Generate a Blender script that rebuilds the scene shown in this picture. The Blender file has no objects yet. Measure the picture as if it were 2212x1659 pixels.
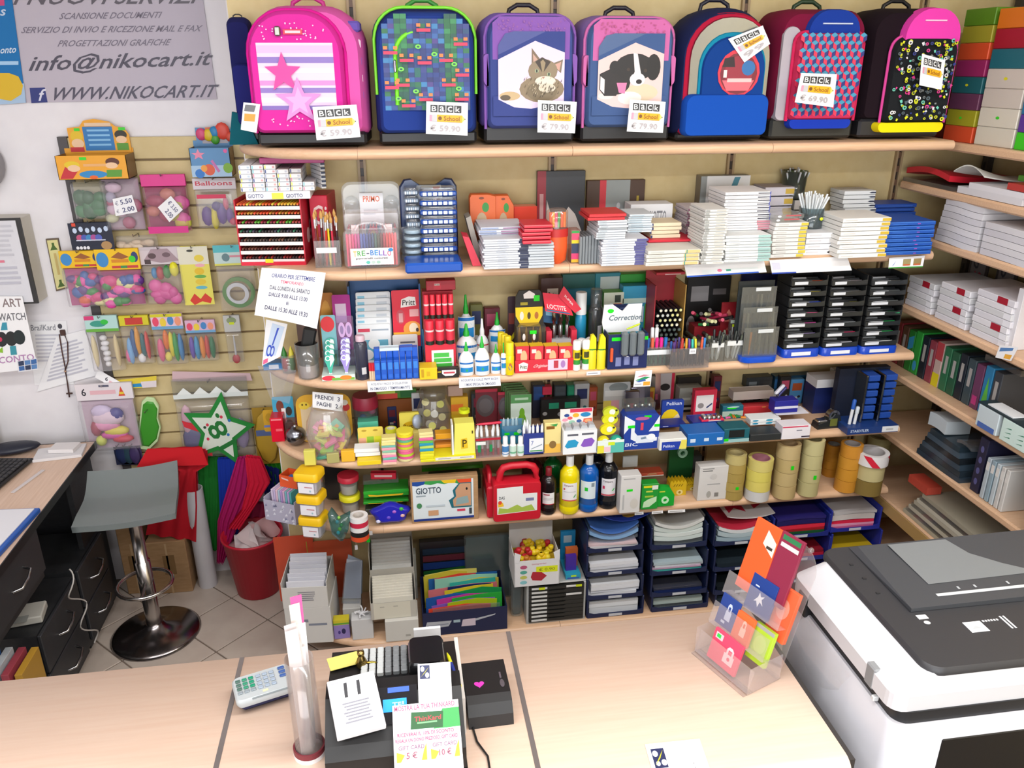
import bpy,bmesh,math,random
from mathutils import Vector,Matrix
random.seed(7)
TR,RO,U=Matrix.Translation,Matrix.Rotation,random.uniform
SC=bpy.context.scene
COL=SC.collection
R=math.radians
YAW,PITCH,ROLL,FPX=.1469,.3765,-.001,1744.1
CAM=Vector((.092,-2.9011,2.2283))
IW,IH=2212,1659
fw=Vector((math.sin(YAW)*math.cos(PITCH),math.cos(YAW)*math.cos(PITCH),-math.sin(PITCH)))
rt=Vector((math.cos(YAW),-math.sin(YAW),0))
upv=rt.cross(fw)
rt2=rt*math.cos(ROLL)+upv*math.sin(ROLL);up2=upv*math.cos(ROLL)-rt*math.sin(ROLL)
cd=bpy.data.cameras.new('camera');co=bpy.data.objects.new('camera',cd);COL.objects.link(co)
cd.sensor_fit='HORIZONTAL';cd.sensor_width=36;cd.lens=36*FPX/IW;cd.clip_start=.02
mw=Matrix.Identity(4)
for i in range(3):
    mw[i][0]=rt2[i];mw[i][1]=up2[i];mw[i][2]=-fw[i];mw[i][3]=CAM[i]
co.matrix_world=mw
SC.camera=co
W=bpy.data.worlds.new('world');SC.world=W;W.use_nodes=True
W.node_tree.nodes['Background'].inputs[0].default_value=(.95,.97,1,1)
W.node_tree.nodes['Background'].inputs[1].default_value=.35
SC.view_settings.view_transform='Standard';SC.view_settings.look='None'
SC.view_settings.gamma=1;SC.view_settings.use_curve_mapping=False
SC.view_settings.exposure=-.12
try:
    SC.cycles.use_denoising=True
    SC.cycles.transparent_max_bounces=16
    SC.cycles.caustics_reflective=False;SC.cycles.caustics_refractive=False
except Exception:pass
LAMPS=[(x,y)for y in(-1.75,-3.2)for x in(-.95,.55,1.75)]
for lx,ly in LAMPS:
    ld=bpy.data.lights.new('ceiling_light','AREA');ld.shape='RECTANGLE';ld.size=1.15;ld.size_y=.16
    ld.energy=22.5;ld.color=(1,.985,.98)
    lo=bpy.data.objects.new('ceiling_light',ld);COL.objects.link(lo);lo.location=(lx,ly,2.925)
# daylight through the shop window behind the customers
ld=bpy.data.lights.new('window_light','AREA');ld.shape='RECTANGLE';ld.size=3.4;ld.size_y=1.5;ld.energy=82;ld.color=(.95,.98,1)
lo=bpy.data.objects.new('window_light',ld);COL.objects.link(lo);lo.location=(0,-4.5,1.75);lo.rotation_euler=(R(90),0,0)

def ray(x,y):return fw+rt2*((x-IW/2)/FPX)-up2*((y-IH/2)/FPX)
def onz(x,y,z):d=ray(x,y);return CAM+d*((z-CAM.z)/d.z)
def ony(x,y,Y):d=ray(x,y);return CAM+d*((Y-CAM.y)/d.y)
def onx(x,y,X):d=ray(x,y);return CAM+d*((X-CAM.x)/d.x)
S={1:1.991,2:1.615,3:1.238,4:.939,5:.673,6:.165}
def fit(a,b,yt,yb,z,Y=None):
    """pixel box -> X, Y of the front of the base, width, height (metres) for a thing that stands on plane z"""
    z=S.get(z,z)
    c=(a+b)/2
    if Y is None:Y=onz(c,yb,z).y
    p0,p1=ony(a,yb,Y),ony(b,yb,Y)
    return(p0.x+p1.x)/2,Y,abs(p1.x-p0.x),ony(c,yt,Y).z-z

MATS={}
def lin(c):return c/12.92 if c<=.04045 else((c+.055)/1.055)**2.4
def rgb(h):return tuple(lin(int(h[i:i+2],16)/255)*.86 for i in(0,2,4))+(1,)
def M(spec):
    """'rrggbb' or 'rrggbb:kind'  kind: p paper, g gloss, m metal, c clear film, f fabric, k thick clear, e screen"""
    if spec in MATS:return MATS[spec]
    h,_,k=spec.partition(':')
    m=bpy.data.materials.new('paint_'+spec.replace(':','_'));m.use_nodes=True
    nt=m.node_tree;b=nt.nodes['Principled BSDF'];out=nt.nodes['Material Output']
    c=rgb(h)
    b.inputs['Base Color'].default_value=c
    b.inputs['Roughness'].default_value={'':.45,'p':.8,'g':.18,'m':.22,'f':.9,'c':.12,'k':.1,'e':.3}[k]
    b.inputs['Specular IOR Level'].default_value={'p':.25,'f':.2}.get(k,.5)
    if k=='m':b.inputs['Metallic'].default_value=1
    if k=='e':
        b.inputs['Emission Color'].default_value=c;b.inputs['Emission Strength'].default_value=1.2
    if k in 'ck' and k:
        t=nt.nodes.new('ShaderNodeBsdfTransparent');t.inputs[0].default_value=tuple((v/.86)**(.2 if k=='c' else .3)for v in c[:3])+(1,)
        g=nt.nodes.new('ShaderNodeBsdfGlossy');g.inputs[0].default_value=(1,1,1,1);g.inputs['Roughness'].default_value=.12
        df=nt.nodes.new('ShaderNodeBsdfDiffuse');df.inputs[0].default_value=tuple(min(1,v*.6+.4)for v in c[:3])+(1,)
        lw=nt.nodes.new('ShaderNodeLayerWeight');lw.inputs[0].default_value=.5
        pw=nt.nodes.new('ShaderNodeMath');pw.operation='POWER';pw.inputs[1].default_value=3
        ma=nt.nodes.new('ShaderNodeMath');ma.operation='MULTIPLY_ADD';ma.inputs[1].default_value=.45;ma.inputs[2].default_value=.05
        nt.links.new(lw.outputs['Facing'],pw.inputs[0]);nt.links.new(pw.outputs[0],ma.inputs[0])
        m1=nt.nodes.new('ShaderNodeMixShader');m1.inputs[0].default_value=.09 if k=='c' else .08
        m2=nt.nodes.new('ShaderNodeMixShader')
        nt.links.new(t.outputs[0],m1.inputs[1]);nt.links.new(df.outputs[0],m1.inputs[2])
        nt.links.new(ma.outputs[0],m2.inputs[0]);nt.links.new(m1.outputs[0],m2.inputs[1]);nt.links.new(g.outputs[0],m2.inputs[2])
        nt.links.new(m2.outputs[0],out.inputs[0])
    elif k in('f','p',''):
        n=nt.nodes.new('ShaderNodeTexNoise');n.inputs['Scale'].default_value=320 if k=='f' else 60
        bp=nt.nodes.new('ShaderNodeBump');bp.inputs['Strength'].default_value=.12 if k=='f' else .03;bp.inputs['Distance'].default_value=.002
        nt.links.new(n.outputs['Fac'],bp.inputs['Height']);nt.links.new(bp.outputs[0],b.inputs['Normal'])
    MATS[spec]=m
    return m
def grain(name,c1,c2,scale,stretch,rough=.5,bump=.0,detail=4):
    m=bpy.data.materials.new(name);m.use_nodes=True;nt=m.node_tree;b=nt.nodes['Principled BSDF']
    tc=nt.nodes.new('ShaderNodeTexCoord');mp=nt.nodes.new('ShaderNodeMapping');mp.inputs['Scale'].default_value=stretch
    n=nt.nodes.new('ShaderNodeTexNoise');n.inputs['Scale'].default_value=scale;n.inputs['Detail'].default_value=detail
    cr=nt.nodes.new('ShaderNodeValToRGB');cr.color_ramp.elements[0].color=rgb(c1);cr.color_ramp.elements[1].color=rgb(c2)
    cr.color_ramp.elements[0].position=.3;cr.color_ramp.elements[1].position=.7
    nt.links.new(tc.outputs['Object'],mp.inputs[0]);nt.links.new(mp.outputs[0],n.inputs['Vector']);nt.links.new(n.outputs['Fac'],cr.inputs[0])
    nt.links.new(cr.outputs[0],b.inputs['Base Color']);b.inputs['Roughness'].default_value=rough
    if bump:
        bp=nt.nodes.new('ShaderNodeBump');bp.inputs['Strength'].default_value=bump;bp.inputs['Distance'].default_value=.002
        nt.links.new(n.outputs['Fac'],bp.inputs['Height']);nt.links.new(bp.outputs[0],b.inputs['Normal'])
    MATS[name]=m
    return m
grain('beech','d9b08c','e3bd9b',14,(1,12,12),.38)
grain('counter_wood','e6c6b0','ebcfba',9,(.6,14,4),.36)
grain('desk_wood','d9b8a0','e6c8b2',9,(14,.6,4),.4)
grain('cream_panel','d3bd88','dac693',20,(1,1,1),.6)
grain('white_wall','ece8ec','f2eff2',12,(1,1,1),.85,.05)
grain('tile','c6b7ab','d4c7ba',9,(1,1,1),.3)
grain('grout','77695d','857568',30,(1,1,1),.9)
grain('ceil','e8e8e8','f0f0f0',10,(1,1,1),.9)
grain('cardboard','a8835a','b8936a',18,(1,1,4),.85)
grain('dark_laminate','26282b','303235',30,(1,1,6),.45)

class MB:
    def __init__(s):s.v=[];s.f=[];s.m=[];s.sm=[];s.mats=[]
    def mi(s,m):
        m=m if m in MATS else(M(m)and m)
        if m not in s.mats:s.mats.append(m)
        return s.mats.index(m)
    def add(s,vs,fs,m,smooth=False,X=None):
        o=len(s.v);k=s.mi(m)
        for p in vs:
            p=Vector(p)
            s.v.append(X@p if X is not None else p)
        for f in fs:s.f.append([o+i for i in f]);s.m.append(k);s.sm.append(smooth)
        return s
    def box(s,x0,x1,y0,y1,z0,z1,m,X=None,ch=0):
        if ch:
            c=min(ch,abs(x1-x0)*.45,abs(y1-y0)*.45,abs(z1-z0)*.45);vs=[];fs=[]
            pr=[(x0+c,y0),(x1-c,y0),(x1,y0+c),(x1,y1-c),(x1-c,y1),(x0+c,y1),(x0,y1-c),(x0,y0+c)]
            pi=[(x0+c,y0+c),(x1-c,y0+c),(x1-c,y0+c),(x1-c,y1-c),(x1-c,y1-c),(x0+c,y1-c),(x0+c,y1-c),(x0+c,y0+c)]
            for q,z in((pi,z0),(pr,z0+c),(pr,z1-c),(pi,z1)):vs+=[(a,b,z)for a,b in q]
            for l in range(3):
                for i in range(8):j=(i+1)%8;fs.append((l*8+i,l*8+j,l*8+8+j,l*8+8+i))
            fs+=[tuple(range(7,-1,-1)),tuple(range(24,32))]
            return s.add(vs,fs,m,False,X)
        vs=[(x,y,z)for z in(z0,z1)for x,y in((x0,y0),(x1,y0),(x1,y1),(x0,y1))]
        return s.add(vs,[(3,2,1,0),(4,5,6,7),(0,1,5,4),(1,2,6,5),(2,3,7,6),(3,0,4,7)],m,False,X)
    def poly(s,pts,m,X=None):return s.add(pts,[tuple(range(len(pts)))],m,False,X)
    def prism(s,out,t0,t1,m,X=None,smooth=False):
        """outline in (x,z) extruded along y from t0 (front) to t1"""
        n=len(out);vs=[(a,t0,b)for a,b in out]+[(a,t1,b)for a,b in out]
        s.add(vs,[tuple(range(n))],m,False,X);s.add(vs,[tuple(range(2*n-1,n-1,-1))],m,False,X)
        return s.add(vs,[(i,i+n,(i+1)%n+n,(i+1)%n)for i in range(n)],m,smooth,X)
    def puff(s,out,layers,m,X=None,c=None,capf=True,capb=True):
        """outline (x,z), layers [(y, scale)] back to front: a soft bulging solid"""
        n=len(out)
        if c is None:c=(sum(p[0]for p in out)/n,sum(p[1]for p in out)/n)
        vs=[]
        for y,k in layers:vs+=[(c[0]+(a-c[0])*k,y,c[1]+(b-c[1])*k)for a,b in out]
        fs=[(l*n+i,l*n+n+i,l*n+n+(i+1)%n,l*n+(i+1)%n)for l in range(len(layers)-1)for i in range(n)]
        s.add(vs,fs,m,True,X);o=(len(layers)-1)*n
        if capf:s.add(vs[o:],[tuple(range(n))],m,False,X)
        if capb:s.add(vs[:n],[tuple(range(n-1,-1,-1))],m,False,X)
        return s
    def lathe(s,prof,m,n=20,X=None,smooth=True,sx=1,sy=1):
        vs=[];L=len(prof)
        for r,z in prof:vs+=[(r*sx*math.cos(2*math.pi*i/n),r*sy*math.sin(2*math.pi*i/n),z)for i in range(n)]
        fs=[(l*n+i,l*n+(i+1)%n,l*n+n+(i+1)%n,l*n+n+i)for l in range(L-1)for i in range(n)]
        s.add(vs,fs,m,smooth,X)
        if prof[0][0]>1e-6:s.add(vs[:n],[tuple(range(n-1,-1,-1))],m,False,X)
        if prof[-1][0]>1e-6:s.add(vs[-n:],[tuple(range(n))],m,False,X)
        return s
    def ring(s,ro,ri,z0,z1,m,n=28,X=None):
        vs=[]
        for r,z in((ro,z0),(ro,z1),(ri,z1),(ri,z0)):vs+=[(r*math.cos(2*math.pi*i/n),r*math.sin(2*math.pi*i/n),z)for i in range(n)]
        for l in range(4):
            q=(l+1)%4
            s.add(vs,[(l*n+i,l*n+(i+1)%n,q*n+(i+1)%n,q*n+i)for i in range(n)],m,l in(0,2),X)
        return s
    def tube(s,pts,r,m,n=8,X=None,closed=False):
        P=[Vector(p)for p in pts];L=len(P);vs=[]
        for i,p in enumerate(P):
            a=P[i-1]if(i or closed)else p;b=P[(i+1)%L]if(i<L-1 or closed)else p
            t=(b-a).normalized()if(b-a).length else Vector((0,0,1))
            u=t.cross(Vector((0,0,1)));
            if u.length<.05:u=t.cross(Vector((0,1,0)))
            u.normalize();w=t.cross(u);rr=r[i]if isinstance(r,(list,tuple))else r
            vs+=[p+(u*math.cos(2*math.pi*k/n)+w*math.sin(2*math.pi*k/n))*rr for k in range(n)]
        E_=L if closed else L-1
        fs=[(l*n+i,l*n+(i+1)%n,((l+1)%L)*n+(i+1)%n,((l+1)%L)*n+i)for l in range(E_)for i in range(n)]
        s.add(vs,fs,m,True,X)
        if not closed:s.add(vs[:n],[tuple(range(n))],m,False,X);s.add(vs[-n:],[tuple(range(n-1,-1,-1))],m,False,X)
        return s
    def ball(s,c,rx,ry,rz,m,n=12,X=None):
        k=max(5,n//2)
        T=TR(c)@Matrix.Diagonal((rx,ry,rz,1))
        if X is not None:T=X@T
        return s.lathe([(max(1e-7,math.sin(math.pi*i/k)),-math.cos(math.pi*i/k))for i in range(k+1)],m,n,T)
    def sheet(s,f,nu,nv,m,X=None,smooth=True):
        vs=[f(i/nu,j/nv)for j in range(nv+1)for i in range(nu+1)]
        return s.add(vs,[(j*(nu+1)+i,j*(nu+1)+i+1,(j+1)*(nu+1)+i+1,(j+1)*(nu+1)+i)for j in range(nv)for i in range(nu)],m,smooth,X)
    def mesh(s,name):
        me=bpy.data.meshes.new(name);me.from_pydata([tuple(p)for p in s.v],[],s.f)
        for m in s.mats:me.materials.append(MATS[m])
        me.polygons.foreach_set('material_index',s.m);me.polygons.foreach_set('use_smooth',s.sm);me.update()
        return me
    def build(s,name,parent=None,loc=None,rz=0,label=None):
        o=bpy.data.objects.new(name,s.mesh(name));COL.objects.link(o)
        if parent:o.parent=parent
        if loc is not None:o.location=loc
        if rz:o.rotation_euler=(0,0,rz)if not isinstance(rz,tuple)else rz
        if label:o['label']=label
        return o
def BX(*a,**k):return MB().box(*a,**k)
def LA(*a,**k):return MB().lathe(*a,**k)
def mark(t,ops,P,name='print'):q=MB();ops_to(q,ops,P);return q.B(name,t)
MB.B=MB.build
def tag(o,label,cat,group=None,kind=None):
    o['label']=label;o['category']=cat
    if group:o['group']=group
    if kind:o['kind']=kind
    return o
def struct(o,label=None,cat=None):
    o['kind']='structure'
    if label:o['label']=label
    if cat:o['category']=cat
    return o
def E(name,label,cat,loc=(0,0,0),rz=0,group=None):
    o=bpy.data.objects.new(name,None);COL.objects.link(o);o.location=loc;o.empty_display_size=.02
    o.rotation_euler=rz if isinstance(rz,tuple)else(0,0,rz)
    return tag(o,label,cat,group)
def dup(o,loc,rz=None,label=None,parent=None):
    c=o.copy();COL.objects.link(c)
    if parent is not None:c.parent=parent
    else:
        c.location=loc
        if rz is not None:c.rotation_euler=rz if isinstance(rz,tuple)else(0,0,rz)
        if label:c['label']=label
    for ch in o.children:dup(ch,None,parent=c)
    return c
def rrect(w,h,r,n=5,x=0,z=0,rb=None):
    """rounded rectangle outline, base centre at (x,z); r top radius, rb bottom radius"""
    rb=r if rb is None else rb;P=[]
    for cx,cz,rr,a0 in((x+w/2-rb,z+rb,rb,-90),(x+w/2-r,z+h-r,r,0),(x-w/2+r,z+h-r,r,90),(x-w/2+rb,z+rb,rb,180)):
        for i in range(n+1):
            a=R(a0+90*i/n);P.append((cx+rr*math.cos(a),cz+rr*math.sin(a)))
    return P
def ell(cx,cz,rx,rz,n=20,a0=0):return[(cx+rx*math.cos(2*math.pi*i/n+a0),cz+rz*math.sin(2*math.pi*i/n+a0))for i in range(n)]
def star(cx,cz,r,k=.42,a0=90,n=5):return[(cx+(r if i%2==0 else r*k)*math.cos(R(a0+180/n*i)),cz+(r if i%2==0 else r*k)*math.sin(R(a0+180/n*i)))for i in range(2*n)]
def heart(cx,cz,r,n=18):
    return[(cx+r*16*math.sin(t)**3/16,cz+r*(13*math.cos(t)-5*math.cos(2*t)-2*math.cos(3*t)-math.cos(4*t))/16)for t in(2*math.pi*i/n for i in range(n))]
_TX={}
def text_geo(t):
    if t in _TX:return _TX[t]
    c=bpy.data.curves.new('t','FONT');c.body=t;c.resolution_u=2;c.offset=.014;c.align_x='LEFT'
    o=bpy.data.objects.new('t',c);COL.objects.link(o)
    dg=bpy.context.evaluated_depsgraph_get();me=o.evaluated_get(dg).to_mesh()
    vs=[(v.co.x,v.co.y)for v in me.vertices];fs=[tuple(p.vertices)for p in me.polygons]
    o.evaluated_get(dg).to_mesh_clear();bpy.data.objects.remove(o);bpy.data.curves.remove(c)
    if not vs:vs=[(0,0)]
    x0=min(v[0]for v in vs);x1=max(v[0]for v in vs);y0=min(v[1]for v in vs);y1=max(v[1]for v in vs)
    sx=(x1-x0)or 1;sy=(y1-y0)or 1
    _TX[t]=([((a-x0)/sx,(b-y0)/sy)for a,b in vs],fs)
    return _TX[t]
def ops_to(mb,ops,P,eps=.0002,nu=1):
    """print marks on a face; P(u,v,w) -> local point, u,v in 0..1, w metres proud of the face"""
    w=eps
    for o in ops:
        k=o[0]
        if k=='r':pts=[(o[1],o[2]),(o[3],o[2]),(o[3],o[4]),(o[1],o[4])];c=o[5]
        elif k=='e':pts=ell(o[1],o[2],o[3],o[4],16);c=o[5]
        elif k=='p':pts=o[1];c=o[2]
        elif k=='s':pts=star(0,0,1);pts=[(o[1]+a*o[3],o[2]+b*o[4])for a,b in pts];c=o[5]
        if k=='t':
            vs,fs=text_geo(o[5]);sh=o[7]if len(o)>7 else 0
            mb.add([P(o[1]+(a+sh*b*(o[4]-o[2])/(o[3]-o[1]))*(o[3]-o[1]),o[2]+b*(o[4]-o[2]),w)for a,b in vs],fs,o[6])
        elif k=='s':
            ctr=(o[1],o[2]);mb.add([P(a,b,w)for a,b in pts]+[P(ctr[0],ctr[1],w)],[(i,(i+1)%10,10)for i in range(10)],c)
        elif k=='r' and nu>1:mb.sheet(lambda u,v:P(o[1]+(o[3]-o[1])*u,o[2]+(o[4]-o[2])*v,w),nu,1,c)
        else:mb.add([P(a,b,w)for a,b in pts],[tuple(range(len(pts)))],c)
        w+=eps*.5
def face(w,h,d=0,z0=0,x0=None):
    """front face (towards -y) of a box of width w, base z0, its front at y=-d"""
    x0=-w/2 if x0 is None else x0
    return lambda u,v,e:(x0+u*w,-d-e,z0+v*h)
def topface(w,d,h):return lambda u,v,e:(-w/2+u*w,-d+v*d,h+e)
def sideface(w,d,h,sgn):return lambda u,v,e:(sgn*(w/2+e),-u*d if sgn<0 else-d+u*d,v*h)
def lines(u0,u1,v0,v1,n,c,jit=.25,fill=.5):
    r=random.Random(int(u0*977+v1*131+n));o=[];s=(v1-v0)/n
    for i in range(n):o.append(('r',u0,v1-s*(i+fill),u0+(u1-u0)*(1-jit*r.random()),v1-s*i,c))
    return o
GREEN='18e018'
def barcode(u0,v0,u1,v1):return[('r',u0+(u1-u0)*i/6,v0,u0+(u1-u0)*(i+.5)/6,v1,'303030')for i in range(6)]
# ================================================================ the room
WL=.50   # plane of the white wall beside the shelving
def slab(name,x0,x1,y0,y1,z0,z1,m,label=None,cat=None):
    return struct(BX(x0,x1,y0,y1,z0,z1,m).B(name),label,cat)
slab('floor',-2.6,2.6,-4.6,.65,-.08,-.004,'grout','grey grout bed under square floor tiles laid diagonally','floor')
fl=bpy.data.objects['floor']
TS=.257;tb=BX(-TS/2+.003,TS/2-.003,-TS/2+.003,TS/2-.003,-.012,0,'tile',ch=.002).mesh('floor_tile')
c0=Vector((-.533,.095));a=math.sqrt(.5)
for i in range(-16,17):
    for j in range(-16,17):
        p=c0+Vector(((i-j)*a*TS,(i+j)*a*TS+TS*a))
        if-1.95<p.x<2.2 and-1.3<p.y<.62:
            o=bpy.data.objects.new('floor_tile',tb);COL.objects.link(o);o.parent=fl;o.location=(p.x,p.y,0);o.rotation_euler=(0,0,math.pi/4)
slab('ceiling',-2.6,2.6,-4.6,.65,2.95,3.0,'ceil','flat white shop ceiling above the counter','ceiling')
slab('wall_back',-2.6,2.6,WL,.6,0,2.95,'white_wall','white plaster wall behind the banner and desk','wall')
slab('wall_left',-2.6,-2.5,-4.6,WL,0,2.95,'white_wall','white plaster side wall beyond the desk','wall')
slab('wall_right',2.36,2.46,-4.6,WL,0,2.95,'cream_panel','cream panelled side wall behind the paper shelves','wall')
slab('wall_front',-2.6,2.6,-4.7,-4.6,0,2.95,'white_wall','white shop wall behind the customers','wall')
o=MB()
for a_,b_,c_,d_ in((-1.75,1.75,2.52,2.58),(-1.75,1.75,.92,.98),(-1.75,-1.69,.98,2.52),(1.69,1.75,.98,2.52),(-.03,.03,.98,2.52)):o.box(a_,b_,-4.6,-4.56,c_,d_,'c8c8cc')
wi=struct(o.B('window_1'),'wide shop window behind the customers','window');BX(-1.69,1.69,-4.598,-4.59,.98,2.52,'dfe8f4:e').B('pane',wi)
# false wall that carries the shelving, faced with cream panels
slab('wall_partition',-.39,2.36,.02,WL,0,2.95,'white_wall','boxed partition carrying the long stationery shelves','wall')
wp=bpy.data.objects['wall_partition']
PX=[-.39,0,.665,1.33,1.995,2.36]
for i in range(5):
    for z0,z1 in((.02,.96),(.966,1.93),(1.936,2.9)):
        BX(PX[i]+.006,PX[i+1]-.006,.003,.02,z0,z1,'cream_panel').B('back_panel',wp)
for i,x in enumerate(PX[1:5]):
    m=MB()
    m.box(x-.014,x-.006,-.012,.004,.05,2.85,'a8906c');m.box(x+.006,x+.014,-.012,.004,.05,2.85,'a8906c')
    m.box(x-.006,x+.006,-.004,.004,.05,2.85,'2a1a14')
    for k in range(56):m.box(x-.006,x+.006,-.010,-.004,.05+.05*k,.05+.05*k+.022,'6a4e3a')
    tag(m.B('shelf_upright'),['slotted steel upright behind the curved shelf ends','slotted steel upright behind the kitten backpack','slotted steel upright behind the round-topped hero backpack','slotted steel upright in the corner by the paper shelves'][i],'upright','slotted shelf uprights')
for lx,ly in LAMPS:
    t=E('ceiling_lamp','slim white ceiling lamp over the shop floor','lamp',(lx,ly,2.93),0,'ceiling lamps')
    BX(-.6,.6,-.1,.1,0,.02,'f0f0f0').B('housing',t)
def nose(y,z,t,n=8):
    """cross-section of a board, rounded front: list of (y,z) from back top round to back bottom"""
    return[(0,z)]+[(y+t/2-math.sin(R(180*i/n))*t/2,z-t/2+math.cos(R(180*i/n))*t/2)for i in range(n+1)]+[(0,z-t)]
TB=.032;YF=-.335
def board(x0,x1,z):
    pr=nose(YF,0,TB);m=MB();n=len(pr)
    vs=[(x0,a,b)for a,b in pr]+[(x1,a,b)for a,b in pr]
    m.add(vs,[(i,i+1,n+i+1,n+i)for i in range(n-1)],'beech',True)
    m.add(vs,[tuple(range(n-1,-1,-1)),tuple(range(n,2*n)),(n-1,0,n,2*n-1)],'beech')
    return m
def corner(xl,z):
    """quarter-round end board, from x=0 to xl"""
    m=MB();pr=nose(YF,0,TB)[1:-1];rx=-xl;N=16;n=len(pr);vs=[]
    for i in range(N+1):
        a=R(90*i/N)
        for y,zz in pr:
            k=y/YF
            vs.append((-rx*math.sin(a)*(1-(1-k)*.9),YF*math.cos(a)*(1-(1-k))if i<N else-.0,zz))
    m.add(vs,[(i*n+j,i*n+j+1,(i+1)*n+j+1,(i+1)*n+j)for i in range(N)for j in range(n-1)],'beech',True)
    m.add([vs[i*n]for i in range(N+1)]+[(0,0,0)],[tuple(range(N+2))],'beech')
    m.add([vs[i*n+n-1]for i in range(N+1)]+[(0,0,-TB)],[tuple(range(N+1,-1,-1))],'beech')
    m.add([vs[j]for j in range(n)]+[(0,0,-TB),(0,0,0)],[tuple(range(n+2))],'beech')
    return m
LV={1:'the school backpacks',2:'the stacked pencil boxes',3:'the glue sticks and pens',4:'the sticky notes and correction tools',5:'the paint bottles and parcel tape',6:'the letter trays and envelope boxes'}
BU={1:('the pixel monster and kitten backpacks','the puppy and round badge backpacks','the cube pattern and pink-lidded backpacks'),2:('the felt pen cases and blue paint tins','the violet-ended boxes and grey cases','the bright blue pencil boxes'),
      3:('the white glue bottles','the navy display and highlighter cup','the black pen trays'),4:('the sticky pad columns','the eraser and corrector displays','the staple cartons and marker tower'),
      5:('the cardboard craft box and red cases','the paint bottles and green tape packs','the parcel tape stacks'),6:('the navy divider crate','the drawer cabinet and white forms','the crimson and pink folder trays')}
for l,z in S.items():
    o=corner(-.395,z).B('corner_shelf',None,(0,-.001,z));tag(o,'curved beech end shelf of the row with '+LV[l],'shelf','curved corner shelves')
    for i in range(3):
        o=board(PX[i+1]+.0006,PX[i+2]-(.0006 if i<2 else .02),z).B('shelf_board',None,(0,-.001,z));tag(o,'straight beech shelf board under '+BU[l][i],'shelf','straight shelf boards')
m=MB();m.box(.0,1.97,-.30,-.28,0,.13,'5a4a3c');tag(m.B('shelf_plinth'),'brown plinth board under the lowest shelf','plinth')
ZC=.95
CX=[-1.6,-.307,.316,.935]
t=E('shop_counter','long beech-topped shop counter with dark seams between its tops','counter',(0,0,0))
def ctop(x0,x1,rr):
    m=MB();yb,yf,th=-1.317,-1.815,.035;pr=[(yb,ZC)]+[(yf+th*.9-math.sin(R(90*i/6))*th*.9,ZC-th*.9+math.cos(R(90*i/6))*th*.9)for i in range(7)]+[(yf,ZC-.06),(yb,ZC-.06)]
    n=len(pr);vs=[(x0,a,b)for a,b in pr]+[(x1,a,b)for a,b in pr]
    m.add(vs,[(i,n+i,n+(i+1)%n,(i+1)%n)for i in range(n)],'counter_wood',True)
    m.add(vs,[tuple(range(n)),tuple(range(2*n-1,n-1,-1))],'counter_wood')
    return m
for i in range(3):
    ctop(CX[i]+(.005 if i else 0),CX[i+1]-.005,0).B('counter_top',t)
for x in CX[1:3]:BX(x-.0052,x+.0052,-1.80,-1.317,ZC-.05,ZC+.001,'6a6260').B('seam_strip',t)
BX(.930,.942,-1.80,-1.317,ZC-.06,ZC-.002,'3a3634').B('edge_band',t)
BX(-1.6,.93,-1.36,-1.34,.0,ZC-.06,'dark_laminate').B('back_panel',t)
BX(-1.6,.93,-1.80,-1.78,.0,ZC-.06,'beech').B('front_panel',t)
for x in(-1.6,-.317,.306,.91):BX(x,x+.02,-1.78,-1.36,0,ZC-.06,'dark_laminate').B('side_panel',t)
RX=2.0
RS={'A':1.98,'B':1.82,'H':1.645,'C':1.375,'D':1.11,'E':.86,'F':.60,'G':.34}
RL={'A':'the coloured paper boxes','B':'loose white paper packs and a red folder','H':'thick white paper stacks','C':'red-tabbed calendar blocks','D':'upright folders','E':'grey plastic sleeves','F':'clear envelopes','G':'the lowest grey parcels'}
for k,z in RS.items():
    y0=-.03
    m=MB();m.box(RX,2.35,-1.0,y0,z-.028,z,'beech',ch=.006)
    tag(m.B('side_shelf'),'beech side shelf carrying '+RL[k],'shelf','side wall shelves')
for y in(-.04,-.78):
    m=MB();m.box(2.33,2.355,y-.015,y+.015,0,2.85,'3a332e');
    for k in range(40):m.box(2.328,2.331,y-.004,y+.004,.1+.065*k,.13+.065*k,'151312')
    tag(m.B('side_upright'),'dark slotted upright behind the side shelves','upright','side wall uprights')
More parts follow.
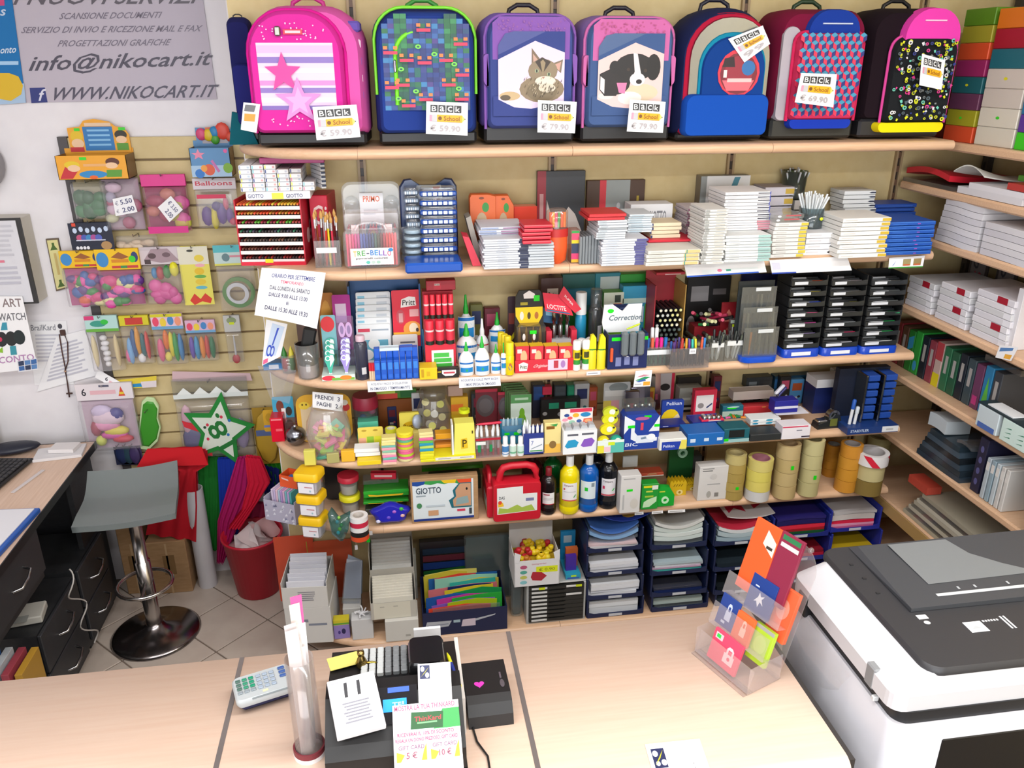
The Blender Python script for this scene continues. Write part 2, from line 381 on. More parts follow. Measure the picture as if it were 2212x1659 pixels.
# ================================================================ level 1: backpacks
def arch(w,h,rt_,z0=0,x=0,rb=.02):return rrect(w,h,min(rt_,w/2-.001,h-rb-.001),7,x,z0,rb)
def arc_path(w,h,r,z0,x,y,n=7,drop=0.0):
    o=[]
    for cx,a0 in((x+w/2-r,0),(x-w/2+r,90)):
        for i in range(n+1):a=R(a0+90*i/n);o.append((cx+r*math.cos(a),y,z0+h-r+r*math.sin(a)))
    return[(x+w/2,y,z0+drop)]+o+[(x-w/2,y,z0+drop)]
def backpack(box,label,body,base='17171a',rtop=.3,rz=0,depth=.2,zb=.035,hand='17171a',sidec=None,Y=-.285):
    X,Yf,w,h=fit(*box,1,Y)
    t=E('school_backpack',label,'backpack',(X,Yf+depth+.015,S[1]),rz)
    b=MB();hb=h-zb
    b.puff(arch(w,hb,w*rtop,zb),[(0,.92),(-.02,.99),(-depth*.62,1),(-depth*.85,.97),(-depth,.9)],body);b.B('body',t)
    if sidec:
        for sg in(-1,1):
            q=MB();q.puff(arch(.05,hb*.45,.02,zb+.02,0),[(0,.9),(.006,1),(.014,.85)],sidec,TR((sg*(w/2-.006),-depth*.45,0))@RO(R(90)*sg,4,'Z')@Matrix.Diagonal((1,1,1,1)));q.B('side_pocket',t)
    q=MB();q.box(-w*.48,w*.48,-depth*.98,-.01,.008,zb+.012,base,ch=.008);q.B('base',t)
    for sg in(-1,1):
        q=MB();q.lathe([(.001,-.012),(.02,-.012),(.02,.012),(.001,.012)],'202022',14,TR((sg*w*.36,-.03,.021))@RO(R(90),4,'Y'));q.B('wheel',t)
    hw=min(1,w*4);q=MB();q.tube([(a*hw,-.06,h+b*hw)for a,b in((-.05,-.012),(-.045,.012),(-.02,.026),(.02,.026),(.045,.012),(.05,-.012))],.007*hw,hand);q.B('carry_handle',t)
    return t,w,h,hb,zb,depth
def pocket(t,w,h,z0,x,y,mat,th=.03,name='front_pocket',rt_=.3,rb=.02):
    q=MB();q.puff(arch(w,h,w*rt_,z0,x,rb),[(y+.02,.98),(y,1),(y-th*.6,.985),(y-th,.93)],mat)
    o=q.B(name,t)
    return o,(lambda u,v,e:(x+(u-.5)*w,y-th-e,z0+v*h))
def in_arch(u,v,w,h,r):
    x=abs(u-.5)*w;z=v*h
    if x>w/2*.93:return False
    if z>h-r and x>w/2-r:return(x-(w/2-r))**2+(z-(h-r))**2<(r*.93)**2
    return .04<v<.96
t,w,h,hb,zb,dp=backpack((514,562,35,298),'plain dark navy backpack half hidden beside the pink starry one','1b1d55:f',rtop=.3,Y=-.12,depth=.09)
pocket(t,w*.8,hb*.55,zb+.02,0,-dp,'20246a:f',.02)
q=MB();q.prism([(-w*.5-.03,.0),(-w*.5+.06,-.0),(-w*.5+.03,.09),(-w*.5-.01,.1)],-dp-.01,-dp+.01,'0f5a66:f');q.B('teal_flap',t)
t,w,h,hb,zb,dp=backpack((560,808,8,312),'pink striped trolley backpack with two pink stars','e060b2:f',rtop=.34,rz=R(-4),hand='d03090')
o,P=pocket(t,w*.80,hb*.93,zb+.01,-w*.07,-dp+.004,'de34a2:f',.035,rt_=.42)
st=[('r',.1,.2,.9,.74,'f2d2ee')]
for a,b,c in((.66,.72,'f7b8e4'),(.58,.63,'8d74c0'),(.50,.54,'fbe6f8'),(.40,.44,'f08ccf'),(.34,.38,'8d74c0'),(.26,.30,'fbe9fa'),(.2,.235,'8066b6')):st.append(('r',.1,a,.9,b,c))
for i in range(60):
    u,v=U(.15,.85),random.choice([U(.76,.9),U(.06,.15)])
    if in_arch(u,v,w*.8,hb*.93,w*.3):st.append(('e',u,v,.008,.006,'f9c4ea'))
st+=[('s',.36,.5,.2,.17,'e8389c'),('s',.50,.27,.26,.2,'d88bd0'),('s',.5,.27,.15,.12,'e6a8dc'),('r',.40,.805,.60,.845,'e03048'),('r',.42,.815,.58,.835,'f6d0d8')]
mark(t,st,P,'star_print')
q=MB();q.tube(arc_path(w*.82,hb*.93,w*.34,zb+.01,-w*.07,-dp+.0),.006,'d81e92:f',6);q.B('zipper',t)
q=MB();q.box(-w*.22,-w*.17,-dp-.044,-dp-.032,hb*.86,hb*.93,'9a9a90:m',ch=.003);q.B('zip_pull',t)
for i in range(5):q=MB();zz=zb+hb*(.28+.13*i);q.box(w*.36,w*.475,-dp*.93,-dp*.6,zz,zz+.03,['8066b6:f','fbe9fa:f','7a62b8:f','f9d0ee:f','6a58b0:f'][i],ch=.006);q.B('side_stripe',t)
t,w,h,hb,zb,dp=backpack((816,1036,14,303),'blue backpack with lime zippers and pixel monster print','24357e:f',rtop=.26,hand='3a9a3a',sidec='1f2c70:f')
o,P=pocket(t,w*.93,hb*.95,zb+.005,0,-dp+.012,'27408f:f',.03,rt_=.32)
st=[];pal=['244a94','203a84','2f62a8','344088','1f3378','1a665e','26704a','1c2868','3480b8','4a3c88','1f4a74','203a84']
for i in range(16):
    for j in range(20):
        u,v=(i+.5)/16,.2+(j+.5)/20*.78
        if in_arch(u,v,w*.93,hb*.95,w*.27):
            c=random.choice(pal)if i not in(3,4,11,12)else random.choice(['267a4c','1c6840','328a54','175648'])
            st.append(('r',u-.031,v-.0195,u+.031,v+.0195,c))
for bu,bv in((.48,.86),(.3,.62),(.7,.62),(.48,.6),(.48,.3),(.25,.42),(.72,.42),(.85,.75),(.14,.68),(.86,.5),(.85,.3),(.14,.4),(.3,.25)):
    for k,(du,dv,cc)in enumerate(((-.05,.03,'f0843c'),(.05,.03,'f0843c'),(0,-.01,'d8305a'))):
        st.append(('r',bu+du-.02-(.05 if k==2 else 0),bv+dv-.012,bu+du+.02+(.05 if k==2 else 0),bv+dv+.014,cc))
for bu,bv in((.42,.72),(.58,.66),(.38,.36),(.2,.3),(.82,.38),(.62,.22),(.24,.54),(.78,.58)):st+=[('e',bu,bv,.03,.018,'7ae04a'),('e',bu,bv,.014,.008,'1f5a50')]
q=MB();ops_to(q,st,P,.00015);q.B('monster_print',t)
q=MB();q.tube(arc_path(w*.96,hb*.97,w*.28,zb+.01,0,-dp+.01,drop=hb*.3),.005,'7ee02c',6);q.B('outer_zipper',t)
q=MB();q.tube(arc_path(w*.66,hb*.62,w*.2,zb+hb*.19,w*.04,-dp-.02,drop=.02),.0065,'7ef022',6);q.B('pocket_zipper',t)
q=MB();q.box(-w*.31,-w*.285,-dp-.034,-dp-.024,zb+hb*.5,zb+hb*.6,'b8c0c0:m',ch=.003);q.B('zip_pull',t)
q=MB();q.box(-w*.46,-w*.4,-dp*.6,-dp*.58,hb*.84,hb*1.0,'d8d4d4:p',RO(R(8),4,'Y'));q.B('swing_ticket',t)
def pet_pack(box,label,c1,c2,c3,pet):
    t,w,h,hb,zb,dp=backpack(box,label,c1,rtop=.2,zb=.05,sidec=c2,hand='1b1626')
    o,P=pocket(t,w*.9,hb*.97,zb,0,-dp+.01,c3,.03,rt_=.22)
    bgc='e6d4ee' if pet=='cat' else 'eccbc8'
    st=[('p',[(.06,.93),(.14,.985),(.86,.985),(.94,.93),(.94,.62),(.06,.62)],c2)]
    for i in range(90):
        u,v=U(.12,.88),U(.8,.96);st.append(('e',u,v,.011,.008,'8a4aa0' if pet=='cat' else 'b84a86'))
    st+=[('p',[(.06,.12),(.94,.12),(.94,.3),(.06,.3)],c3),('p',[(.12,.24),(.12,.74),(.2,.84),(.32,.86),(.62,.86),(.88,.86),(.88,.24)],c3),
           ('p',[(.12,.66),(.12,.74),(.2,.84),(.3,.86),(.66,.86)],'3f4a92' if pet=='cat' else '45608f'),
           ('p',[(.12,.27),(.5,.2),(.88,.25),(.88,.68),(.54,.78),(.12,.62)],bgc),
           ('p',[(.12,.27),(.3,.2),(.5,.185),(.88,.25),(.88,.3),(.12,.3)],bgc)]
    if pet=='cat':
        st+=[('e',.62,.36,.26,.12,'8d7a5e'),('e',.62,.34,.18,.09,'7a6a4e'),('e',.25,.3,.12,.04,'c9ad80'),('e',.2,.285,.06,.025,'5a4a34'),
               ('p',[(.50,.55),(.50,.72),(.60,.62)],'7a6650'),('p',[(.52,.58),(.515,.67),(.57,.62)],'c8a090'),('p',[(.72,.58),(.86,.62),(.84,.5)],'80705a'),('p',[(.75,.57),(.84,.6),(.82,.52)],'d0a090'),
               ('e',.63,.52,.17,.105,'8f7d62'),('p',[(.54,.6),(.62,.64),(.72,.6),(.63,.5)],'3a2c20'),('p',[(.6,.6),(.63,.62),(.66,.59),(.63,.48)],'9a8868'),
               ('e',.66,.43,.12,.045,'e6dccb'),('e',.68,.37,.1,.04,'ddd2bc'),('e',.56,.52,.022,.018,'9fae88'),('e',.56,.52,.009,.015,'1a1a14'),('e',.70,.49,.022,.018,'9fae88'),('e',.70,.49,.009,.015,'1a1a14'),('p',[(.62,.465),(.655,.47),(.638,.45)],'b07868')]
        for i in range(70):
            u=random.gauss(.62,.12);v=random.gauss(.35,.06)
            if .2<u<.86 and .26<v<.46:st.append(('p',[(u,v),(u+.012,v+.002),(u+.02,v+.03)],random.choice(['5f5038','a8977a','c8b898','4a3c2a'])))
    else:
        st+=[('e',.63,.33,.2,.08,'e4cdae'),('e',.5,.28,.14,.06,'f2eae2'),('e',.22,.3,.09,.03,'efe2da'),('e',.33,.42,.17,.11,'1a1517'),('p',[(.14,.5),(.3,.56),(.4,.4),(.34,.3),(.2,.3),(.14,.36)],'1c1618'),('p',[(.15,.48),(.2,.45),(.2,.32),(.15,.36)],'ece4e4'),
               ('e',.54,.56,.23,.125,'171315'),('e',.76,.56,.085,.12,'120f11'),('e',.31,.56,.06,.06,'171315'),('p',[(.52,.69),(.57,.68),(.62,.5),(.66,.42),(.5,.42),(.545,.52)],'efe6e8'),('e',.58,.45,.09,.06,'efe6e8'),('e',.60,.43,.035,.022,'1a1214'),('e',.47,.54,.02,.016,'3a2a22'),('e',.67,.53,.02,.016,'3a2a22'),
               ('p',[(.34,.42),(.46,.42),(.44,.32),(.37,.33)],'ea7fae')]
    q=MB();ops_to(q,st,P,.00012);q.B('kitten_print' if pet=='cat' else 'puppy_print',t)
    q=MB();q.tube(arc_path(w*.93,hb*.97,w*.2,zb,0,-dp+.004),.005,c2,6);q.B('piping',t)
    for sg in(-1,1):q=MB();q.puff(arch(.03,hb*.3,.012,zb+hb*.36,sg*w*.44),[(-dp+.01,1),(-dp-.012,.9)],c2);q.B('side_accent',t)
pet_pack((1044,1246,24,308),'violet backpack with a tabby kitten photo on its pocket','7a62b8:f','8e62b4:f','44508f:f','cat')
pet_pack((1253,1452,30,302),'pink and blue backpack with a black puppy photo','8a6fae:f','d070ac:f','4a6292:f','dog')
t,w,h,hb,zb,dp=backpack((1459,1655,12,297),'royal blue backpack with silver arch and round red badge','1a2350:f',rtop=.45,hand='14142a',zb=.02)
q=MB();q.puff(arch(w*.93,hb*.96,w*.42,zb,.004),[(-dp+.03,1),(-dp*.97,.99),(-dp-.002,.96)],'b0183a:f');q.B('red_panel',t)
q=MB();q.puff(arch(w*.86,hb*.92,w*.4,zb+.002,.01),[(-dp+.0,1),(-dp-.008,.98)],'aab0b8:m');q.B('silver_arch',t)
q=MB();q.puff(arch(w*.72,hb*.80,w*.33,zb+.004,.018),[(-dp-.006,1),(-dp-.013,.98)],'1889a8:f');q.B('teal_trim',t)
q=MB();q.puff(arch(w*.68,hb*.77,w*.31,zb+.004,.02),[(-dp-.01,1),(-dp-.022,.96)],'12408c:f');q.B('front_panel',t)
q=MB();q.puff(arch(w*.92,hb*.33,.03,zb+.002,.005),[(-dp+.01,1),(-dp-.02,1),(-dp-.034,.95)],'1550b4:f');q.B('lower_pocket',t)
q=MB();bx,bz=.035,zb+hb*.5;P=lambda u,v,e:(bx+(u-.5)*.14,-dp-.0245-e,bz+(v-.5)*.14)
ops_to(q,[('e',.5,.5,.5,.5,'d83048'),('e',.5,.48,.44,.44,'7a2434'),('e',.5,.52,.34,.34,'9a2c40'),('p',[(.1,.62),(.4,.62),(.36,.84),(.14,.8)],'2a1c26'),('e',.72,.6,.16,.16,'2a6fb0'),('p',[(.12,.34),(.88,.34),(.76,.12),(.24,.12)],'e86a78'),('r',.24,.3,.82,.38,'e8c4c4'),('r',.14,.4,.22,.56,'e8e0e0')],P);q.B('round_badge',t)
t,w,h,hb,zb,dp=backpack((1663,1848,16,298),'blue and red backpack with a tumbling cube pattern','7a1238:f',rtop=.2,rz=0,zb=.06,base='2a2c2a',hand='1c3a22')
q=MB();q.puff(arch(w*.2,hb*.86,.03,zb,-w*.36),[(-dp+.02,1),(-dp-.006,.95)],'b8b2ba:f');q.B('grey_side_panel',t)
q=MB();q.puff(arch(w*.6,hb*.30,.07,zb+hb*.69,w*.08),[(-dp+.0,1),(-dp-.02,.94)],'1a3c9c:f');q.B('top_flap',t)
q=MB();q.box(-.05,.05,-dp-.0235,-dp-.02,zb+hb*.86,zb+hb*.872,'c8d4ea',TR((w*.1,0,0)));q.B('brand_stripe',t)
o,P=pocket(t,w*.76,hb*.78,zb+.005,w*.05,-dp+.004,'c8305a:f',.035,rt_=.14)
st=[];nx=8;cw=1/(nx+1);chh=cw*w*.76/(hb*.78)*.58
for j in range(16):
    for i in range(nx+1):
        u=.06+(i+(.5 if j%2 else 0))*cw*.96;v=.05+j*chh*1.5
        if v>.92 or u>.93:continue
        a,b=cw*.46,chh*.5
        st+=[('p',[(u,v),(u-a,v+b),(u-a,v+3*b),(u,v+2*b)],'e8345a'),('p',[(u,v),(u+a,v+b),(u+a,v+3*b),(u,v+2*b)],'20307e'),('p',[(u,v+2*b),(u+a,v+3*b),(u,v+4*b),(u-a,v+3*b)],'3f9cc0')]
q=MB();ops_to(q,st,P,.0001);q.B('cube_print',t)
q=MB();q.tube(arc_path(w*.78,hb*.78,w*.11,zb+.005,w*.05,-dp-.012),.006,'d02858:f',6);q.B('red_piping',t)
q=MB();q.puff(arch(w*.74,.03,.01,zb-.02,w*.04),[(-dp+.01,1),(-dp-.025,.95)],'1a3ab0:f');q.B('bottom_band',t)
t,w,h,hb,zb,dp=backpack((1858,2038,14,297),'black backpack with pink lid and yellow lower band','1a0c16:f',rtop=.22,rz=R(-1),zb=.055,base='26262a',hand='101014')
q=MB();q.puff(arch(w*.66,hb*.33,.09,zb+hb*.67,w*.14),[(-dp+.01,1),(-dp-.03,.93)],'ee44b4:f');q.B('pink_lid',t)
q=MB();q.box(w*.02,w*.26,-dp-.0335,-dp-.03,zb+hb*.88,zb+hb*.892,'f8c8e8');q.B('brand_stripe',t)
o,P=pocket(t,w*.74,hb*.76,zb+.0,w*.1,-dp+.004,'1c1f22:f',.035,rt_=.2)
st=[]
for i in range(230):
    u,v=U(.05,.95),U(.04,.95)
    if not in_arch(u,v,w*.74,hb*.76,w*.15):continue
    c=random.choice(['e2e820','dde01a','6fd0b8','e8e8ec','e03c90','2a3a8a','8a9090','d8e030','50606a']);k=random.random();s_=U(.018,.034)
    if k<.5:st+=[('e',u,v,s_,s_*.75,c),('e',u,v,s_*.45,s_*.33,'1c1f22')]
    else:a_=U(0,3);st.append(('p',[(u+s_*math.cos(a_+q_)*(1.1 if q_<2 else .7),v+.75*s_*math.sin(a_+q_))for q_ in(0,1.3,3,4.4)],c))
q=MB();ops_to(q,st,P,.0001);q.B('letter_print',t)
q=MB();q.tube(arc_path(w*.76,hb*.76,w*.15,zb,w*.1,-dp-.01),.005,'d84a9a:f',6);q.B('pink_piping',t)
q=MB();q.puff(arch(w*.8,.032,.012,zb-.03,w*.06),[(-dp+.01,1),(-dp-.03,.95)],'f2e010:f');q.B('yellow_band',t)
def card(px,label,price,Y,rz=0,bend=0):
    """four picture corners tl,tr,br,bl of a card hanging in plane y=Y"""
    P4=[ony(x,y,Y)for x,y in px];c=sum(P4,Vector())/4
    t=E('price_card',label,'price card',c,0,'back to school price cards')
    tl,tr,br,bl=[p-c for p in P4]
    def Pf(u,v,e):
        a=bl.lerp(br,u);b=tl.lerp(tr,u);q=a.lerp(b,v);k=bend*(math.cos(v*3.1)*.5+.5)*u
        return(q.x,-e-k,q.z)
    m=MB();m.sheet(lambda u,v:Pf(u,v,0),6,6,'f4f4f6:p');m.sheet(lambda u,v:Pf(1-u,v,-.0012),6,6,'f4f4f6:p');m.B('card',t)
    if price is None:return t
    ops=[]
    for i,ch in enumerate('Back'):
        u=.1+i*.19;ops+=[('r',u,.68,u+.17,.9,'2e2e30'),('t',u+.03,.71,u+.14,.87,ch,'f0f0f0')]
    ops+=[('r',.08,.4,.14,.6,'f0a0b8'),('r',.14,.4,.26,.6,'c8c8cc'),('r',.26,.39,.86,.61,'f2b418'),('p',[(.86,.39),(.93,.5),(.86,.61)],'f6e070'),('e',.93,.5,.012,.018,'202020'),('e',.33,.5,.045,.06,'7a4a10'),('t',.42,.43,.8,.57,'School','9a5c08')]
    if price:ops.append(('t',.1,.1,.82,.3,price,'b9b2b6'))
    if bend:ops=[o for o in ops if o[0]!='t']+[o for o in ops if o[0]=='t']
    m=MB();ops_to(m,ops,Pf,.0004);m.B('print',t)
    return t
card([(526,221),(562,225),(554,287),(520,280)],'narrow turned price card beside the navy backpack',None,-.30)
m=bpy.data.objects['price_card'];q=MB();
p_=[ony(x,y,-.3005)-m.location for x,y in((530,226),(553,228),(549,242),(527,240))];q.poly(p_,'6a6a70');p_=[ony(x,y,-.3005)-m.location for x,y in((528,245),(552,247),(550,263),(527,261))];q.poly(p_,'dc9a30');q.B('print',m)
card([(675,231),(770,226),(779,296),(684,303)],'white price card on the pink starry backpack','\u20ac 59.90',-.355)
card([(921,219),(1011,222),(1010,293),(920,289)],'white price card on the pixel monster backpack','\u20ac 59.90',-.345)
card([(1162,216),(1246,220),(1242,288),(1161,286)],'white price card on the kitten backpack','\u20ac 79.90',-.345)
card([(1361,215),(1438,220),(1432,287),(1354,284)],'white price card on the puppy backpack','\u20ac 79.90',-.345)
card([(1573,84),(1648,55),(1660,95),(1608,135)],'crumpled tilted price card on the round badge backpack','99',-.298,bend=.012)
card([(1731,158),(1808,160),(1800,232),(1717,221)],'white price card over the tumbling cube pattern','\u20ac 69.90',-.355)
card([(1992,116),(2042,130),(2034,194),(1986,184)],'white price card on the yellow banded backpack','',-.355)
# ================================================================ item builders
def nth(l,k,n):
    if n<2:return l
    o=('2nd','3rd')[k-1]if k in(1,2)else('21st' if k==20 else '%dth'%(k+1))
    s='lowest' if k==0 else 'topmost' if k==n-1 else o+(' from bottom' if len(l.replace('-',' ').split())<13 else ' up')
    return l+', '+s
def carton(box,lvl,d,col,label,cat='box',ops=(),top=(),side=(),rz=0,Y=None,name='carton',group=None,ch=.0015,tilt=0,extra=None):
    X,Yf,w,h=fit(*box,lvl,Y);z=S.get(lvl,lvl)
    o=BX(-w/2,w/2,-d,0,0,h,col,ch=ch).B(name,None,(X,Yf+d,z),(tilt,0,rz)if tilt else rz)
    tag(o,label,cat,group)
    for nm,op,F in(('print',ops,face(w,h,d)),('top_print',top,topface(w,d,h)),('side_print',side,sideface(w,d,h,-1))):
        if op:q=MB();ops_to(q,op,F,.0003);q.B(nm,o)
    return o,w,h,z+h
def stack(box,lvl,n,d,col,label,group,name='pencil_box',ops=(),Y=None,jit=.004,cat='box',gap=.13,alt=None,rzj=.012,parts=None):
    """n like boxes lying one on another, every one a thing; ops = print on the front edge"""
    X,Yf,w,h=fit(*box,lvl,Y);z=S.get(lvl,lvl);hs=h/n
    def mk(c):
        b=BX(-w/2,w/2,-d,0,0,hs*(1-gap),c,ch=.0008)
        if ops:ops_to(b,ops,face(w,hs*(1-gap),d),.0003)
        return b.mesh(name)
    mes=[mk(c)for c in(alt or[col])]
    for i in range(n):
        o=bpy.data.objects.new(name,mes[i%len(mes)]);COL.objects.link(o);tag(o,nth(label,i,n),cat,group)
        o.location=(X+U(-jit,jit),Yf+d+U(-jit,jit),z+i*hs);o.rotation_euler=(0,0,U(-rzj,rzj))
    return z+h
def bottle(box,lvl,body,cap,label,kind='round',lab=None,lops=(),Y=None,group=None,sy=1,cat='bottle',name='bottle',capr=.32,neck=.8,n=22):
    X,Yf,w,h=fit(*box,lvl,Y);z=S.get(lvl,lvl);r=w/2
    t=E(name,label,cat,(X,Yf+r*sy,z),0,group);hb=h*neck
    if kind=='round':pr=[(r*.9,0),(r,.006),(r,hb*.16),(r*.96,hb*.17),(r,hb*.18),(r,hb*.72),(r*.98,hb*.74),(r,hb*.76),(r*.93,hb*.86),(r*.6,hb*.96),(r*capr*.9,hb)]
    elif kind=='cone':pr=[(r*.92,0),(r,.004),(r,hb*.62),(r*.9,hb*.75),(r*.6,hb*.9),(r*capr,hb)]
    else:pr=[(r*.95,0),(r,.003),(r,hb*.9),(r*.9,hb*.96),(r*capr,hb)]
    LA(pr,body,n,sy=sy).B('body',t)
    rc=r*capr
    if kind=='cone':cpf=[(rc*1.2,hb-.002),(rc*1.2,hb+(h-hb)*.25),(rc*.8,hb+(h-hb)*.45),(rc*.45,h-.002),(rc*.2,h)]
    else:cpf=[(rc*1.15,hb-.002),(rc*1.15,h-.002),(rc*1.0,h)]
    LA(cpf,cap,14).B('cap',t)
    if lab:
        v0,v1,c,a0,a1=lab;m=MB();N=10
        def P(u,v,e):a=R(a0+(a1-a0)*u);return((r+.0006+e)*math.cos(a),(r+.0006+e)*sy*math.sin(a),h*(v0+(v1-v0)*v))
        m.sheet(lambda u,v:P(u,v,0),N,1,c)
        ops_to(m,lops,P,.0003,8);m.B('label',t)
    return t
def pens(cx,cy,z,n,rad,length,cols,label,group,name='pen',cap=None,spread=.012,r=.0042,lean=None,first=0):
    """n pens standing in a holder centred at (cx,cy), tips down on z"""
    for i in range(n):
        a=2*math.pi*i/n+U(-.3,.3);k=rad*math.sqrt(U(.15,1))
        bx,by=cx+k*math.cos(a),cy+k*math.sin(a)
        L=length*U(.94,1.05);c=cols[i%len(cols)]
        tx,ty=(spread*math.cos(a),spread*math.sin(a))if lean is None else lean
        d=Vector((tx,ty,L)).normalized();rot=Vector((0,0,1)).rotation_difference(d).to_euler()
        t=E(name,label,'pen',(bx,by,z+.002),tuple(rot),group)
        cc=cap or c
        LA([(.0005,0),(r,.01),(r,L*.62)],c if cap else 'd8dadc',8).B('barrel',t)
        LA([(r*1.12,L*.62),(r*1.12,L*.97),(r*.6,L)],cc,8).B('cap',t)
def cup(box,lvl,mat,label,Y=None,taper=1.1,cat='cup',name='pen_cup',sq=False,thick=.0015):
    X,Yf,w,h=fit(*box,lvl,Y);z=S.get(lvl,lvl);r=w/2
    m=MB()
    if sq:
        d=w*sq;m.box(-w/2,w/2,-d/2,-d/2+thick,0,h,mat);m.box(-w/2,w/2,d/2-thick,d/2,0,h*1.0,mat);m.box(-w/2,-w/2+thick,-d/2,d/2,0,h,mat);m.box(w/2-thick,w/2,-d/2,d/2,0,h,mat);m.box(-w/2,w/2,-d/2,d/2,0,.002,mat)
        o=m.B(name,None,(X,Yf+d/2,z));tag(o,label,cat);return o,X,Yf+d/2,z,w,h
    rb=r/taper
    m.lathe([(rb,0),(r,h),(r-thick,h),(rb-thick,.003),(.0001,.003)],mat,20)
    o=m.B(name,None,(X,Yf+r,z));tag(o,label,cat)
    return o,X,Yf+r,z,w,h
def roll(X,Y,z,ro,hh,col,core,label,group=None,name='tape_roll',ri=None,lab=None):
    t=E(name,label,'tape',(X,Y,z),U(0,3),group);ri=ri or ro*.74
    MB().ring(ro,ri,0,hh,col,26).B('tape',t);MB().ring(ri,ri-.003,0,hh,core,22).B('core',t)
    return t
def note(px,label,ops=(),plane=('y',0),col='f6f6f8:p',name='paper_label',cat='label',curl=0,th=.0006,n=4,group=None):
    """flat sheet whose four picture corners tl,tr,br,bl lie on a plane"""
    k,c=plane;F={'x':onx,'y':ony,'z':onz}[k]
    P4=[F(x,y,c)for x,y in px];C=sum(P4,Vector())/4;tl,tr,br,bl=[p-C for p in P4]
    nrm=(br-bl).cross(tl-bl).normalized()
    if nrm.dot(CAM-C)<0:nrm=-nrm
    def P(u,v,e):q=bl.lerp(br,u).lerp(tl.lerp(tr,u),v);return q+nrm*(e+curl*((2*u-1)**2+.6*(1-v)**2*(2*u-1)))
    t=E(name,label,cat,C,0,group)
    m=MB();m.sheet(lambda u,v:P(u,v,th/2),n,n,col);m.sheet(lambda u,v:P(1-u,v,-th/2),n,n,col);m.B('sheet',t)
    if ops:m=MB();ops_to(m,ops,lambda u,v,e:P(u,v,e+th/2),.0003);m.B('print',t)
    return t
def txt(u0,v0,u1,v1,s,c='4a4a60',sh=0):return('t',u0,v0,u1,v1,s,c,sh)
# ================================================================ level 2: pencil boxes, colour sets
# pencil rack: seven tiers of coloured pencils lying with their ends out, red side panel
X,Y,w,h=fit(536,680,432,574,2)
t=E('pencil_rack','red display rack with seven tiers of coloured pencils','display rack',(X,Y+.26,S[2]),R(-6))
BX(w/2-.004,w/2,-.25,0,0,h,'c01830').B('side_panel',t)
BX(-w/2,-w/2+.004,-.25,0,0,h,'c01830').B('side_panel',t)
BX(-w/2,w/2,-.006,0,0,h,'b01830').B('back_panel',t)
q=MB();ops_to(q,[txt(.35,.3,.85,.62,'Giotto','f0d0d0',.2),('e',.3,.4,.1,.12,'f0d0d0')],lambda u,v,e:(w/2+e,-.25+u*.25,v*h),.0004);q.B('side_print',t)
pals=[['7a1818','301818','902020'],['4a1c14','6a3a2a','8a1c20'],['2a2422','504038','704a3a'],['383030','1c1a1a','403a4a','2a6a4a'],['7a2434','9a2c3c','5aa030','a04030'],['b0602a','d04a28','c08a30','e05030'],['d8a030','e0662a','d8c040','c84a28']]
hs=h/7.4
for i in range(7):
    z=i*hs+.012
    q=BX(-w/2+.004,w/2-.004,-.25,-.246,z-.002,z+hs*.26,'f0e4e2');q.box(-w/2+.004,w/2-.004,-.25,-.02,z-.004,z-.002,'e8dcd8');q.B('tier',t)
    q=MB();n=20
    for k in range(n):
        x=-w/2+.006+(w-.012)*(k+.5)/n;q.lathe([(.0036,0),(.0036,.238),(.003,.2385)],random.choice(pals[i]),6,TR((x,-.01,z+hs*.45))@RO(R(90),4,'X'));q.lathe([(.0034,0),(.0034,.0)],'f0d8b0',6)
    o=q.B('pencil_row',t);o['kind']='stuff'
BX(-w/2+.002,w/2-.002,-.252,-.25,-.0,.012,'d81838').B('base_strip',t)
q=MB();ops_to(q,[('r',.38,.04,.5,.1,'f0e020')],face(w,h,.252),.0004);q.B('price_sticker',t)
zt=S[2]+h+.001
# white carton with lettering on top of the rack, then small white boxes
o,w2,h2,zt2=carton((533,672,414,440),zt,.26,'eeeef2:p','white pencil carton lettered along its edge on the pencil rack',ops=[txt(.03,.25,.27,.75,'GIOTTO','404a78'),txt(.62,.2,.88,.7,'GIOTTO','404a78'),('r',.4,.05,.58,.85,'f2ea40')],Y=Y+.005)
r_=random.Random(3);hh=min(.0215,(1.935-zt2)/6)
for j in range(6):
    n=[6,6,5,5,5,3][j];ww=.036
    for i in range(n):
        x=X-w/2+.022+i*.0385;c=r_.choice(['f4f4f6:p','eceef4:p','f0f0f2:p'])
        b=BX(-ww/2,ww/2,-.24,0,0,hh*.93,c,ch=.001);ops_to(b,[('r',.05,.1,.16,.9,r_.choice(['8ad0d8','f090a8','a8b0c8','e4e45a','40508a'])),('r',.7,.25,.9,.75,r_.choice(['c8ccd8','d8a8a8','b8c8d8']))],face(ww,hh*.93,.24),.0003)
        o=b.B('small_pencil_box',None,(x,Y+.262+r_.uniform(-.012,.006),zt2+.0005+j*hh));tag(o,'small white pencil box in the pile above the pencil rack','box','small white boxes above the pencil rack')
carton((560,700,340,346),zt2+.001+6*hh,.12,'b03078','flat magenta box lying over the small white boxes',Y=Y+.04)
for j in range(6):
    b=BX(-.06,.06,-.015,.0,0,hh*.9,'e0e2e4:p',ch=.001);b.box(.0601,.061,-.014,-.0,.006,.012,'2a3a58')
    tag(b.B('long_pencil_case',None,(X+w/2+.035,Y+.10,zt2+.002+j*hh),R(-70)),'long white case with a navy tip beside the small boxes','box','long white cases over the rack')
tag(BX(-.03,.03,-.09,.09,0,h,'c8183a',ch=.002).B('red_brush_carton',None,(X+w/2+.034,Y+.17,S[2]),R(-8)),'red carton with white script beside the pencil rack','box')
